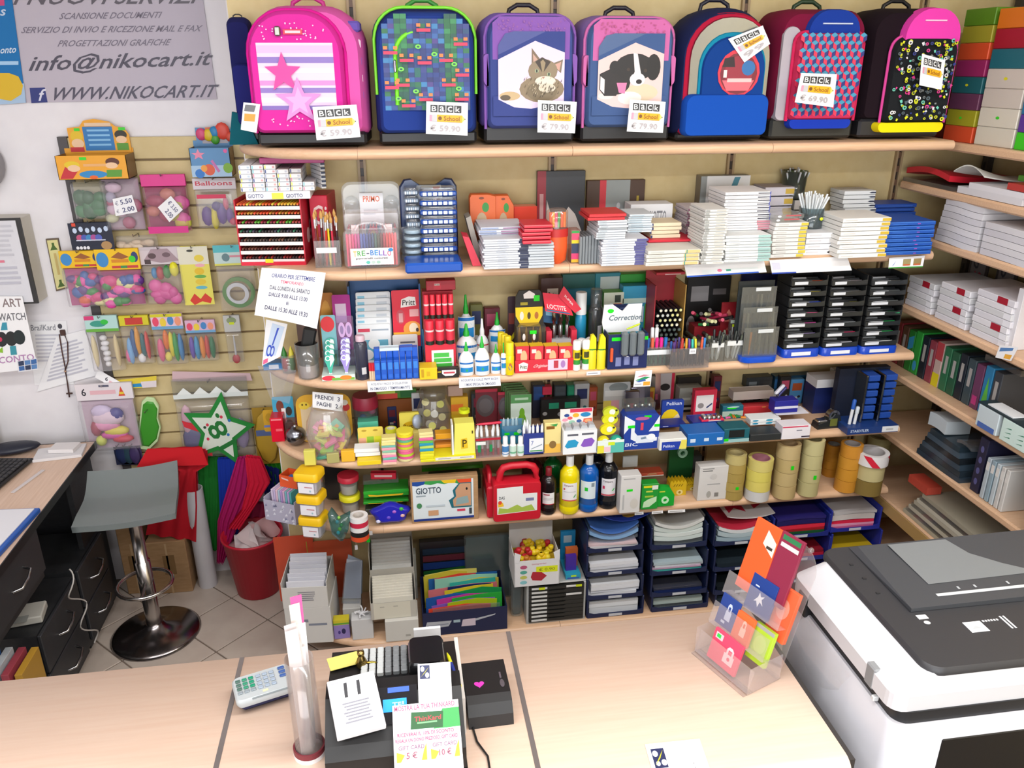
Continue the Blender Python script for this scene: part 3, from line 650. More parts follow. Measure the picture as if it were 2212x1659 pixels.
q=MB();ops_to(q,[txt(.1,.55,.9,.85,'Gi','f0d8d8',.2),('r',.2,.2,.3,.5,'f0d8d8')],face(.06,h,.09),.0004);q.B('print',bpy.data.objects['red_brush_carton'])
# clear holder with brushes and pencils
o,cx,cy,cz,cw,chh=cup((682,738,520,578),2,'e8ecec:k','clear square holder full of brushes and coloured pencils',sq=.8)
q=MB();q.box(-.034,.03,-cw*.4-.003,-cw*.4-.001,chh*.55,chh*.75,'f2f2f4:p');q.B('label_strip',o)
for i in range(12):
    bx=cx-cw*.38+cw*.76*(i%6)/5;by=cy+(-.012 if i<6 else .014);L=U(.15,.185)
    c=['6a1420','2a1a1c','c83020','e8d020','d02848','3a1a20','d0622a','501820','e8e4e0','30282a','2a4a3a','8a1828'][i]
    t=E('paint_brush','brush with coloured handle standing in the clear square holder','brush',(bx,by,cz+.003),(U(-.03,.05),U(-.05,.05),0),'brushes in the clear holder')
    LA([(.0025,0),(.0042,.03),(.0036,L*.7)],c,7).B('handle',t);LA([(.004,L*.7),(.004,L*.86)],'e6e6e8:m',7).B('ferrule',t);LA([(.004,L*.86),(.0055,L*.93),(.001,L)],'d0a060:f',7).B('bristle',t)
# clear blister palette behind
X,Y,w,h=fit(742,868,392,480,2,-.1)
t=E('palette_blister','clear moulded palette with round wells and a target card','palette',(X,Y,S[2]),0)
MB().puff(rrect(w,h,.03),[(0,1),(-.008,.98),(-.012,.94)],'dfe3e6:k').B('tray',t)
for sx in(-1,1):
    for zz in(.3,.72):LA([(.026,0),(.024,.012),(.001,.014)],'e8ecee:k',16,TR((sx*w*.34,-.012,h*zz))@RO(R(90),4,'X')).B('well',t)
q=MB();q.box(-w*.2,w*.2,-.016,-.0145,h*.08,h*.86,'eef0f4:p');P=lambda u,v,e:(-w*.2+u*w*.4,-.016-e,h*.08+v*h*.78)
ops_to(q,[('e',.5,.27,.34,.24,'2f86a0'),('e',.5,.27,.24,.17,'d84a8c'),('e',.5,.27,.13,.09,'f0b020'),txt(.15,.85,.85,.95,'PRIMO','e06a40'),('r',.15,.7,.75,.73,'b8bcc8'),('r',.15,.63,.65,.66,'b8bcc8')],P);q.B('card',t)
# two felt pen cases
def pen_case(box,lvl,label,lie=False,Y=None):
    X,Yf,w,h=fit(*box,lvl,Y);z=S.get(lvl,lvl);d=.045
    t=E('felt_pen_case',label,'pen case',(X,Yf+d,z),0)
    if lie:
        MB().puff(rrect(w,h,.008),[(0,.97),(-.01,1),(-.08,1),(-.086,.96)],'f0e8ea:k').B('case',t)
        for sx in(-.3,.3):BX(sx*w-.012,sx*w+.012,-.09,-.085,h*.2,h*.6,'f6dcdc').B('latch',t)
        q=MB()
        for k in range(16):q.lathe([(.003,0),(.003,.07)],['e06070','d85068','8090c0','c84a58'][k%4],6,TR((-w*.42+w*.84*k/15,-.005,h*.45))@RO(R(90),4,'X'))
        q.B('pen_row',t)['kind']='stuff';return t
    bodyh=h*.86
    MB().puff(rrect(w,bodyh,.018),[(0,.96),(-.004,1),(-d+.004,1),(-d,.96)],'f2eef0:k').B('case',t)
    MB().tube([(-w*.28,-d*.5,bodyh-.004),(-w*.22,-d*.5,h*.96),(-.1*w,-d*.5,h),(w*.1,-d*.5,h),(w*.22,-d*.5,h*.96),(w*.28,-d*.5,bodyh-.004)],.006,'f4f0f2:k',8).B('handle',t)
    cols=['e85a78','f07090','e04a80','d84a90','c05090','5a6ab0','4a5aa8','3a4a90','38407a','3a5078','4a6a60','505040','6a3030','b03040','d04040','e04848','e85a60','f07078']
    for k,c in enumerate(cols):
        x=-w*.43+w*.86*k/(len(cols)-1);q=LA([(.0042,.006),(.0042,bodyh*.62)],c,7,TR((x,-d*.55,0)));q.lathe([(.0044,bodyh*.62),(.0044,bodyh*.86),(.002,bodyh*.9)],c,7,TR((x,-d*.55,0)));q.B('felt_pen',t)
    q=MB();P=face(w*.76,bodyh*.44,d+.0015,bodyh*.1);q.box(-w*.38,w*.38,-d-.0015,-d-.0005,bodyh*.1,bodyh*.54,'f8f6f6:p')
    wd='TRE-BELLO';cc=['f0b020','4aa848','3aa040','3a3a60','2a7ac8','2a90d0','4060c0','8a50b0','d83870']
    ops=[]
    for k,ch in enumerate(wd):u=.06+k*.1;ops.append(('r',u+.01,.66,u+.075,.72,cc[k])if ch=='-' else('t',u,.52+.06*math.sin(k*.4),u+.085,.84+.05*math.sin(k*.4),ch,cc[k]))
    ops+=[txt(.12,.32,.86,.46,'pennarelli colorati','404048'),('e',.4,.16,.05,.09,'5ac0b0'),('e',.52,.16,.05,.09,'b8d0c8'),('e',.64,.16,.05,.09,'a0c8b8'),('e',.94,.88,.06,.1,'2a8ac8')]
    ops_to(q,ops,P);q.B('label',t)
    return t
pen_case((745,866,484,580),2,'upright translucent felt pen case with a colourful lettered label')
zc2=S[2]+.075
tag(BX(-.06,.06,-.05,.05,0,.074,'d8d4d6:p',ch=.003).B('hidden_pen_case',None,(fit(745,866,480,500,2,-.2)[0],-.19,S[2])),'pale case standing behind the upright felt pen case','pen case')
pen_case((743,862,455,480),zc2,'closed translucent felt pen case lying behind the upright one',True,-.195)
# blue watercolour sets
X,Y,w,h=fit(870,990,384,560,2,-.12)
t=E('watercolour_case','big dark blue moulded paint case standing behind the blue tins','paint case',(X,Y,S[2]),0)
out=[(-w*.5,0),(w*.5,0),(w*.5,h*.9),(w*.42,h*.99),(w*.3,h),(w*.12,h*.92),(-w*.14,h*.92),(-w*.3,h),(-w*.42,h*.99),(-w*.5,h*.9)]
MB().puff(out,[(0,1),(-.012,1),(-.02,.95)],'1f3a6e:g').B('shell',t)
q=MB();ops_to(q,[('p',[(.25,.7),(.75,.7),(.72,.92),(.3,.92)],'c8d0d8'),('r',.58,.8,.7,.9,'c04048')],face(w,h,.02),.0004);q.B('label',t)
def tin_pile(a,b,y0,y1,n,c,lab,grp,Y=None,clear=False):
    X,Yf,w,h=fit(a,b,y0,y1,2,Y);hs=h/n;first=None
    for i in range(n):
        loc=(X+U(-.002,.002),Yf+.03,S[2]+.012+i*hs)
        if first is None:
            first=t=E('paint_tin',lab,'paint tin',loc,0,grp)
            BX(-w/2,w/2,-.03,.03,0,hs*.55,c,ch=.004).B('tray',t)
            MB().puff(rrect(w*.94,.056,.012,z=-.028),[(0,1),(-hs*.3,.97),(-hs*.38,.9)],'dfe8f0:k',TR((0,0,hs*.55))@RO(R(-90),4,'X')).B('lid',t)
            q=MB()
            for k in range(6):q.box(-w*.42+w*.14*k,-w*.42+w*.14*k+w*.1,-.032,-.0305,hs*.1,hs*.45,['f0f4f8','c8d8e8'][k%2]if not clear else 'e6eef2')
            q.B('front_label',t)
        else:dup(first,loc,U(-.04,.04),nth(lab,i,n))
carton((876,1000,568,590),2,.12,'1f56b8:g','low bright blue tray under the watercolour tins','tray',ch=.006,name='blue_tray')
tin_pile(912,990,412,566,8,'1d4aa0:g','blue watercolour tin in the column on the bright blue tray','blue watercolour tins',-.265)
tin_pile(880,912,412,560,9,'7a8ca0:g','small grey watercolour tin beside the blue tins','small grey tins',-.2)
for i in range(5):
    X,Yf,w,h=fit(868,922,500,572,2)
    t=E('lens_case','round clear scalloped case in the pile by the blue tray','case',(X+U(-.002,.002),Yf+.03,S[2]+.012+i*h/5),U(0,1),'round clear cases')
    LA([(w*.4,0),(w*.5,.004),(w*.48,h/5*.8),(w*.3,h/5*.9)],'cfe0ea:k',14).B('shell',t);LA([(w*.34,.002),(w*.34,h/5*.5)],'b8ccd8',12).B('insert',t)
# leaning slim boxes
def lean_box(pts,c,label,name='slim_box',y=-.27,th=.08,ops=()):
    P=[ony(a,b,y)for a,b in pts];C=Vector((P[0].x,y,S[2]))
    m=MB().prism([(p.x-C.x,max(.001,p.z-C.z))for p in P],-th/2,th/2,c);o=m.B(name,None,C);return tag(o,label,'box')
lean_box([(1019,587),(1037,586),(1011,508),(997,505)],'d83048','slim red box leaning beside the blue tins')
lean_box([(1028,577),(1040,574),(1014,462),(1004,467)],'9a958c','slim grey box leaning against the slim red one',y=-.2)
# orange blister cases behind
for i,(a,b,y0,Yy,lb)in enumerate([(1014,1070,416,-.1,'tall orange compass blister with a green dot'),(1066,1108,418,-.09,'stepped orange blister beside the tall one')]):
    X,Y,w,h=fit(a,b,y0,520,2,Yy)
    out=[(-w/2,0),(w/2,0),(w/2,h*(.97 if i==0 else .82)),(w*.2,h),(-w*.44,h),(-w/2,h*.95)]
    t=E('orange_blister',lb,'blister pack',(X,Y,S[2]));MB().puff(out,[(0,1),(-.02,1),(-.03,.95)],'d8642c').B('card',t)
    q=MB();ops_to(q,[('e',.6,.78,.13,.08,'2f8a3a'),('e',.45,.93,.1,.02,'7a3414'),('e',.45,.5,.22,.2,'b8a080'),('r',.3,.1,.62,.55,'c86a3a')],face(w,h,.03),.0005);q.B('print',t)
    q=MB()
    for k in range(8):q.ball((-w*.1+w*.09*(k%3),-.033,h*.36+h*.055*(k//3)),.004,.003,.004,'c8b890',6)
    q.B('bubble',t)
carton((1110,1160,446,480),2,.05,'d84a3a:g','red pencil case box between the orange blisters',Y=-.1,ops=[('r',.1,.1,.9,.6,'c87a8a'),('r',.2,.15,.3,.55,'f0c0a0'),('r',.5,.15,.6,.55,'e05a90')])
# big flat pads against the wall
carton((1160,1262,369,470),2,.02,'3a3e44','dark grey sketch pad with red spine and pale wave','pad',Y=-.02,name='sketch_pad',ops=[('r',0,0,.18,1,'a02838'),('p',[(.18,0),(1,0),(1,.1),(.8,.42),(.66,.52),(.5,.36),(.35,.3),(.2,.62)],'c9c2be'),txt(.05,.3,.13,.7,'I','d0a0a0')])
carton((1266,1390,389,465),2,.02,'4c3222','brown sketch pad with red stripe and grey panel','pad',Y=-.02,name='sketch_pad',ops=[('r',.22,0,.33,1,'d83040'),('r',.33,0,.74,1,'9aa2a2'),('p',[(.4,0),(.74,0),(.7,.12),(.55,.3),(.42,.12)],'c8c8c4'),('e',.55,.6,.03,.05,'c8ccd0'),('r',.86,.2,.9,.75,'b8a030')])
carton((1508,1612,380,470),2,.05,'9aa0a0','grey instrument carton with a blue diagonal flash',Y=-.05,ops=[('r',.12,.52,1,1,'eceef0'),('p',[(.5,.55),(.68,.98),(.8,.98),(.62,.55)],'4a90a8'),('e',.9,.7,.06,.1,'5a6268'),('e',.28,.75,.05,.07,'a8b4b0')],side=[('r',0,0,1,1,'80786e')])
carton((1360,1450,441,500),2,.08,'dcdcde:p','white carton lettered in grey behind the cream boxes',Y=-.12,ops=[txt(.42,.55,.85,.85,'GIOTTO','7a7a80')])
# stacks of slim boxes
z1=stack((1045,1146,516,580),2,13,.15,'dde1e8:p','slim white box with navy end in the stack by the leaning boxes','slim navy-ended boxes',ops=[('r',.76,0,1,1,'2a3350'),('r',.3,.3,.5,.8,'c4cad4')])
stack((1036,1132,490,513),z1,3,.15,'d8dce6:p','patterned box topping the navy-ended stack','boxes topping the navy-ended stack',name='patterned_box',ops=[('r',.02,.2,.4,.8,'9aa8c8'),('r',.5,.2,.9,.7,'a07a98')],Y=-.29)
z1=stack((1142,1197,524,578),2,9,.13,'c9d0d6:p','grey slim box in the low stack under the red booklets','grey slim boxes under red booklets')
stack((1132,1193,484,526),z1,5,.11,'e02840','red booklet in the pile on the grey slim boxes','red booklets',name='red_booklet',ops=[('r',0,.7,1,1,'f06a70')],gap=.25,jit=.006)
q=bpy.data.objects['red_booklet.004'];k_=MB();d_=q.dimensions;k_.box(-d_.x*.3,d_.x*.35,-.09,-.03,.0076,.0082,'d8e4d8:p');
# orange highlighter pouch
X,Y,w,h=fit(1182,1228,452,572,2);t=E('marker_pouch','tall orange marker pouch with a clear top of highlighters','pouch',(X,Y+.025,S[2]))
LA([(w*.2,0),(w*.44,.012),(w*.5,h*.3),(w*.5,h*.62)],'f0602c',18,sy=.7).B('cone',t)
LA([(w*.52,h*.5),(w*.52,h*.64)],'c82a28',18,sy=.72).B('band',t)
LA([(w*.5,h*.64),(w*.5,h*.95),(w*.3,h)],'f0c8b0:k',18,sy=.7).B('clear_top',t)
for k in range(6):LA([(.005,h*.66),(.005,h*.93)],['f06a30','f0c030','e83a7a','2fae4a','f05a30','f08a30'][k],7,TR((-w*.32+w*.13*k,-.004,0))).B('highlighter',t)
# strip of coloured pens, grey refills
X,Y,w,h=fit(1234,1252,498,570,2);t=E('pen_set','narrow pack of bright coloured pens standing upright','pen set',(X,Y+.01,S[2]))
BX(-w/2,w/2,0,.05,0,h,'e8a088:k').B('sleeve',t)
q=MB();ops_to(q,[('r',.05,.9,.95,.97,'30a048'),('r',.05,.7,.95,.9,'f04a70'),('r',.05,.6,.95,.7,'e8d020'),('r',.05,.3,.95,.6,'303a5a'),('r',.05,.12,.95,.3,'e03a70'),('r',.05,.03,.95,.12,'f0b020')],face(w,h,.0),.0005);q.B('print',t)
for k in range(7):
    a=1251+k*6.4;X,Y,w,h=fit(a,a+5.6,512-k,571-k*.2,2);o=BX(-w/2,w/2,0,.09,0,h,'868c90:g',ch=.002).B('grey_refill_case',None,(X,Y,S[2]));tag(o,'slim grey case standing in the row by the pen set','case','slim grey cases')
z1=stack((1298,1394,516,573),2,11,.15,'dfe3ea:p','slim white box with violet end in the mid-shelf stack','slim violet-ended boxes',ops=[('r',.74,0,1,1,'5a5a92'),('r',.1,.3,.35,.7,'c2ccd8')])
z2=stack((1290,1353,476,517),z1,8,.13,'d4dae0:p','pale box in the pile over the violet-ended stack','pale boxes over the violet-ended stack',ops=[('r',.05,.2,.3,.8,'b8c2c8')],jit=.006)
stack((1270,1350,461,476),z2,2,.13,'d03038','red box lying over the pale pile','red boxes over the pale pile',name='red_flat_box')
stack((1356,1408,462,516),z1,8,.12,'d6dfe6:p','pale blue box piled beside the red flat boxes','pale blue boxes',ops=[('r',.1,.2,.6,.6,'b0c4d0')],Y=-.27)
z1=stack((1396,1510,539,573),2,4,.15,'e6e2d8:p','wide cream box in the low stack under the red carton','wide cream boxes',ops=[('r',.7,.1,.98,.9,'e8c88a'),('r',.05,.3,.3,.7,'c8ccc8'),('r',.72,0,.74,1,'4aa090')])
o,w_,h_,z2=carton((1400,1507,518,540),z1,.13,'e02a40','long red carton on the wide cream boxes',Y=-.28,ops=[('r',.02,.45,.6,.5,'a81a30')])
stack((1406,1470,480,514),z2+.001,4,.1,'ecdcbc:p','cream box in the short pile on the red carton','cream boxes on the red carton',ops=[('r',0,.1,.06,.9,'2a3a6a')])
stack((1475,1520,450,568),2,15,.13,'c6bcc0:p','worn mauve-edged box in the slanting stack','mauve-edged boxes',ops=[('r',0,.1,.3,.9,'8a5a70'),('r',.5,.3,.8,.7,'d0d0d0')],Y=-.2,jit=.007)
stack((1514,1562,452,570),2,20,.14,'e2e2de:p','thin off-white box in the tall narrow stack','thin off-white boxes',ops=[('r',.02,.1,.2,.9,'a8aaa8'),('r',.5,.4,.9,.7,'c8c4b8')],jit=.004)
z1=stack((1565,1662,508,566),2,9,.15,'eef2f2:p','white box with teal end in the tall stack','white teal-ended boxes',ops=[('r',.72,.05,1,.95,'a8ccc8'),('r',.08,.3,.3,.7,'d0d4d4')])
z2=stack((1566,1662,476,508),z1,4,.15,'f0f0f2:p','white box with rose end in the tall stack','white rose-ended boxes',ops=[('r',.7,.05,1,.95,'cc8a98')],Y=-.3)
stack((1563,1660,414,476),z2,8,.15,'eeeef0:p','white box with navy-striped end topping the tall stack','white navy-striped boxes',ops=[('r',.72,.35,.98,.65,'24243a'),('r',.98,0,1,1,'3a4ab0'),('r',.05,.3,.25,.7,'d0d2d8')],Y=-.295)
z1=stack((1664,1734,480,556),2,9,.14,'e8e6e2:p','white box with yellow end in the stack behind the clip label','white yellow-ended boxes',ops=[('r',.78,.1,1,.9,'dcc84a'),('r',.1,.3,.4,.7,'d0d0ce')])
stack((1668,1734,462,480),z1,2,.12,'e4e8ea:k','clear pen box lying on the yellow-ended stack','clear pen boxes',name='clear_pen_box',ops=[('e',.2,.5,.06,.3,'f0f0f4'),('r',.4,.5,.9,.9,'c05a60')])
z1=stack((1736,1800,502,551),2,4,.13,'f2f2f4:p','thick white box with a black nib under the straw glass','thick white nib boxes',ops=[('p',[(.8,.5),(.86,.7),(1,.7),(1,.3),(.86,.3)],'2a2a2e'),('r',.1,.4,.5,.7,'d8d8dc')],gap=.1)
o,cx,cy,cz,cw,chh=cup((1736,1786,452,498),z1+.001,'6a8a92:k','dark glass tumbler holding white straws',taper=1.05,cat='glass',name='straw_glass',Y=-.27)
q=MB();q.lathe([(cw*.46,.002),(cw*.46,chh*.7)],'24505a:k',16);q.B('sleeve',o)
MB().ball((cw*.2,-cw*.5,chh*.5),.007,.002,.006,'e0f020',8).B('price_dot',o)
def straws(cx,cy,cz,n,L,rad,col,lab,grp):
    for i in range(n):
        a=2.4*i;k=rad*math.sqrt((i+.5)/n);sp=.05*k/rad;d=Vector((sp*math.cos(a),sp*math.sin(a),L)).normalized()
        t=E('plastic_straw',lab,'straw',(cx+k*.35*math.cos(a),cy+k*.35*math.sin(a),cz+.005),tuple(Vector((0,0,1)).rotation_difference(d).to_euler()),grp)
        LA([(.0035,0),(.0035,L*U(.93,1.04))],col,7).B('tube',t)
straws(cx,cy,cz,22,.115,cw*.42,'eef4f6','white straw fanned out in the dark glass tumbler','white straws in the tumbler')
zb=stack((1700,1760,430,560),2,4,.1,'cfcac6:p','tall pale carton hidden under the back straw cup','pale cartons at the back',Y=-.09)
o,cx,cy,cz,cw,chh=cup((1700,1752,372,412),zb+.001,'3a5a48:k','green printed cup of grey straws near the wall',taper=1.15,name='straw_cup',Y=-.10)
q=MB();q.lathe([(cw*.40,.002),(cw*.46,chh*.95)],'1f6a40',14);q.B('sleeve',o)
straws(cx,cy,cz,16,.1,cw*.42,'cdd0d4','grey straw in the green printed cup','grey straws in the green cup')
z1=stack((1808,1910,470,556),2,9,.16,'f0efea:p','long white box with ochre end in the front stack','long ochre-ended boxes',ops=[('r',.82,.15,1,.85,'d8b840'),('r',.05,.4,.3,.6,'d8d6d2')],gap=.12)
stack((1806,1872,412,556),2,12,.1,'dfe2e2:p','tall-stacked white box with dark nib near the wall','white nib boxes near the wall',ops=[('p',[(.78,.5),(.86,.7),(1,.7),(1,.3),(.86,.3)],'30364a')],Y=-.13)
stack((1644,1706,402,480),2,6,.1,'c9c4cc:p','grey-lilac box stacked near the wall behind the straws','grey-lilac boxes',ops=[('r',.7,.2,1,.8,'c8a84a')],Y=-.12)
stack((1908,2008,478,550),2,8,.16,'1a56b4','bright blue pencil box in the stack at the shelf end','bright blue pencil boxes',ops=[('r',.02,.75,.98,.9,'4a86d8'),('r',.62,.3,.68,.5,'b050b8'),('r',.1,.3,.4,.45,'3a78d0')])
stack((1872,1958,440,560),2,9,.1,'1f4494','dark blue box in the taller stack by the corner','dark blue boxes by the corner',ops=[('r',.05,.4,.9,.55,'3a66b8')],Y=-.13)
# clip-on price strips on the shelf edge
note([(1478,573),(1650,562),(1656,588),(1484,599)],'white clip-on strip with tiny coloured marks under the tall stack',[('r',.2,.15,.9,.5,'eef6f8'),('e',.42,.4,.03,.12,'e87aa0'),('r',.5,.3,.56,.45,'30a080'),('r',0,0,.9,.12,'2a5ac0')],('y',-.345),name='shelf_strip')
note([(1662,562),(1830,554),(1840,584),(1668,592)],'plain white clip-on strip under the yellow-ended boxes',[('r',.02,.3,.12,.8,'d8d8ea'),('r',0,0,.3,.1,'2a4ab0')],('y',-.345),name='shelf_strip')
note([(1921,557),(1998,552),(1993,577),(1919,580)],'white strip with three tiny pictures under the blue stack',[('r',0,0,1,.1,'40a040'),('p',[(.1,.2),(.2,.7),(.14,.3)],'2a7ad0'),('r',.4,.2,.62,.8,'a89a6a'),('r',.7,.2,.92,.8,'a08a5a'),('r',.42,.2,.6,.35,'d06a40'),('r',.72,.2,.9,.35,'d06a40')],('y',-.345),name='shelf_strip')
# ================================================================ level 3: glue, pens
note([(566,577),(704,588),(685,708),(550,680)],'white opening-hours notice taped to the curved shelf end',[txt(.17,.82,.85,.9,'ORARIO PER SETTEMBRE','3a4488'),txt(.32,.72,.68,.78,'TEMPORANEO','d84a70'),txt(.17,.58,.8,.66,'DAL LUNEDI AL SABATO','3a3a58'),txt(.17,.44,.78,.52,'DALLE 9.00 ALLE 13.00','4a4a70'),txt(.46,.32,.5,.38,'E','4a4a70'),txt(.14,.16,.82,.25,'DALLE 15.30 ALLE 19.30','3a3a60')],('y',-.349),name='paper_notice',cat='notice',curl=.008,n=8)
note([(575,690),(621,700),(606,770),(566,790)],'pale blue blister card with blue scissors at the curved end',[('p',[(.3,.95),(.9,.9),(.7,.1),(.1,.2)],'cfe0f6'),('p',[(.56,.85),(.66,.86),(.48,.42),(.4,.4)],'3a56c8'),('e',.3,.3,.14,.14,'3a56c8'),('e',.3,.3,.08,.09,'cfe0f6'),('e',.48,.26,.12,.14,'3a56c8'),('e',.48,.26,.06,.09,'cfe0f6'),('r',.05,.02,.3,.12,'f06a9a')],('y',-.20),name='scissors_card',cat='blister pack')
carton((570,612,785,806),3,.05,'4a8ac8','small pale blue eraser box at the curved end',Y=-.17,ops=[('r',.3,.2,.8,.8,'dfe8f4')])
# clear bag hanging under the shelf end
note([(556,790),(640,800),(625,872),(585,862)],'clear hanging sleeve under the curved shelf end',[('p',[(.2,.9),(.8,.85),(.6,.2),(.35,.15)],'d8d8e0:c')],('y',-.26),col='e6e6ec:k',name='clear_sleeve',cat='sleeve')
# toy pot and black lined glass
o,cx,cy,cz,cw,chh=cup((607,640,770,806),3,'e6ecea:k','clear pot holding red and green elf figures',name='elf_pot',Y=-.22)
for k,(c1,c2,dx)in enumerate([('d02a4a','2f7a30',-.012),('3a8a3a','e0d040',.012)]):
    t=E('elf_figure',['red elf with green hat in the clear pot','green elf with yellow bobble in the clear pot'][k],'figure',(cx+dx,cy,cz+.004));LA([(.006,0),(.011,.02),(.009,.05),(.004,.058)],c1,10).B('body',t);LA([(.011,.05),(.008,.07),(.001,.09)],c2,10).B('hat',t)
o,cx,cy,cz,cw,chh=cup((640,692,748,822),3,'d8dcd8:k','tall clear tumbler with black lining',name='lined_tumbler',cat='glass')
LA([(cw*.40,chh*.4),(cw*.47,chh*.97),(cw*.44,chh*.97),(cw*.38,chh*.4)],'1c1818',16).B('lining',o)
LA([(cw*.36,.002),(cw*.4,chh*.38)],'dcc8cc',14).B('flower_band',o)
tag(BX(-.022,.022,-.012,.012,0,.10,'101010',ch=.006).B('black_case',None,(cx-.005,cy+.005,cz+.075),(0,R(14),0)),'black glasses case leaning in the clear tumbler','case')
# correction mouse display
X,Y,w,h=fit(696,768,742,822,3);t=E('correction_display','printed card tray of teal and lilac correction rollers','display',(X,Y+.09,S[3]))
BX(-w/2,w/2,-.09,0,0,.02,'d8e8e0:p').B('tray',t);BX(-w/2,w/2,-.004,0,.02,h*.6,'9ac0c8:k').B('back_card',t)
mark(t,[('e',.2,.5,.2,.45,'e8384a'),('r',.3,.05,.98,.5,'7ab84a'),('e',.72,.5,.18,.4,'f08a30')],face(w,.02,.09))
for s_,c in((-1,'1fae94'),(1,'9a86d0')):
    for k in range(4):
        t2=E('correction_roller',('teal' if s_<0 else 'lilac')+' correction roller standing in the printed card tray','correction roller',(X+s_*w*.24,Y+.018+k*.02,S[3]+.022+k*.012),(R(-15),0,0),'correction rollers in the tray')
        out=[(-.012,.03),(-.018,.045),(-.014,.06),(0,.066),(.014,.062),(.016,.045),(.01,.025),(.004,.0),(-.003,.0)]
        MB().prism(out,-.006,.006,c).B('shell',t2);MB().prism([(.0,.02),(.015,.045),(.012,.06),(.002,.062)],-.0075,.0075,'eef4f4').B('cover',t2)
        MB().ring(.009,.006,-.0078,.0078,'f4f8f8',14,TR((-.006,0,.05))@RO(R(90),4,'X')).B('reel',t2);BX(-.005,.005,-.004,.004,-.008,.002,'e8eeee').B('tip',t2)
def blister(box,lvl,Y,label,card,ops,bub=None,bubc='e8eef2:k',cat='blister pack',name='blister_pack',rad=.006,th=.0015,bd=.014,rz=0,group=None):
    X,Yf,w,h=fit(*box,lvl,Y);z=S.get(lvl,lvl);t=E(name,label,cat,(X,Yf,z),rz,group)
    MB().prism(rrect(w,h,min(rad,w*.3)),-th,0,card).B('card',t)
    if ops:q=MB();ops_to(q,ops,face(w,h,th),.0003);q.B('print',t)
    if bub:a,b,c,d=bub;MB().puff(rrect((c-a)*w,(d-b)*h,min((c-a)*w,(d-b)*h)*.3,4,((a+c)/2-.5)*w,b*h),[(-th,1),(-th-bd*.7,.96),(-th-bd,.85)],bubc).B('bubble',t)
    return t,w,h
blister((700,732,680,780),3,-.2,'teal blister card with red lips and a pot','8ac4cc:p',[('e',.45,.84,.46,.14,'e0343c'),('r',.1,.1,.9,.3,'5aa83a'),('e',.5,.4,.25,.14,'c8e0dc')])
blister((728,766,636,780),3,-.17,'magenta blister card with a white picture panel','b04090:p',[('r',.15,.62,.75,.88,'d8c0d8'),('p',[(.2,.1),(.8,.1),(.7,.5),(.3,.5)],'d89ad0')])
blister((731,768,682,760),3,-.205,'lilac blister with pale scissors handles','c0a0d8:k',[('e',.3,.75,.2,.14,'d8b0e0'),('e',.7,.75,.2,.14,'d8b0e0'),('e',.3,.75,.1,.08,'9a80b0'),('e',.7,.75,.1,.08,'9a80b0'),('r',.36,.05,.64,.62,'c898d0')])
blister((690,724,632,700),3,-.13,'orange netted blister behind the magenta card','c07a28',[('e',.5,.5,.4,.4,'d89a3a')])
blister((760,790,600,780),3,-.04,'tall pale ruler card against the back panel','c8b8a8:p',[('r',.1,.1,.3,.9,'5a4438')])
blister((640,700,590,700),3,-.06,'dark ruler blister against the panel behind the notice','6a5248',[('r',.55,0,.75,1,'c8b8a8')])
bottle((769,798,728,822),3,'3a3c4c:g','d8b8c4','dark ink bottle with a pale pink cap','straight',(.14,.3,'d0d0d4:p',270,310),neck=.88,capr=.6)
for k in range(3):
    X,Y,w,h=fit(799+k*5,803+k*5,785,822,3);t=E('glue_pen','thin red pen standing by the dark ink bottle','pen',(X,Y+.004,S[3]),0,'thin red pens');LA([(.004,0),(.004,h*.55)],'e0c8a8',8).B('barrel',t);LA([(.0045,h*.55),(.0045,h)],'d02838',8).B('cap',t)
# big blue tray display with white cards and red packs
X,Y,w,h=fit(766,914,612,805,3,-.16);t=E('blue_display','large blue display tray standing behind the eraser packs','display',(X,Y+.07,S[3]))
BX(-w/2,w/2,-.004,0,0,h,'15508a').B('back',t)
for sx in(-1,1):BX(sx*w/2-.003,sx*w/2+.003,-.07,0,0,h*.98,'15508a').B('side',t)
BX(-w/2,w/2,-.07,-.066,0,h*.2,'15508a').B('front_lip',t);BX(-w/2,w/2,-.07,0,0,.004,'15508a').B('bottom',t)
for k in range(6):
    blister((776+k*.8,848+k*.8,700-k*14,800),3,-.165+.009*k,'white adhesive-dot card in the blue display tray','eaeef0:p',([('r',.05,.82,.4,.9,'d84860'),('r',.45,.84,.95,.88,'a8b4c0'),('r',.08,.12,.92,.62,'6ab0c8'),('e',.5,.52,.17,.13,'f2f6f6'),('e',.3,.26,.17,.13,'f2f6f6'),('e',.72,.26,.17,.13,'f2f6f6'),('r',0,0,1,.06,'d84858')]if k==0 else[('r',.05,.9,.25,.95,'8ac8e0'),('r',.6,.9,.9,.95,'c8d0d8')]),name='adhesive_card',group='white adhesive-dot cards')
t,w,h=blister((850,911,626,720),S[3]+.10,-.155,'red glue pack with lettered flag and yellow glow','e0243c',[('p',[(.3,.62),(.85,.66),(.82,.84),(.6,.86),(.34,.8)],'f4f0ea'),txt(.36,.67,.8,.79,'Pritt','2a2018',.15),('e',.28,.42,.15,.16,'c84a58'),('r',.22,.3,.36,.5,'d8a0a0'),('r',.6,.42,.92,.58,'f0b0b0'),('e',.68,.14,.32,.18,'f4a040'),('e',.72,.16,.16,.12,'f8e8c8'),('e',.85,.12,.05,.05,'3a2a20'),('r',0,0,1,.08,'f0b030')],name='glue_pack')
BX(-w*.45,w*.45,.001,.02,-.09,h*.95,'d0203a').B('pack_body',t)
blister((852,905,722,800),3,-.166,'white product card below the red glue pack','e4e0dc:p',[('r',.3,.7,.9,.76,'6a6a70'),('e',.4,.4,.12,.1,'3a3a30'),('r',.55,.2,.9,.55,'d8c0b8')])
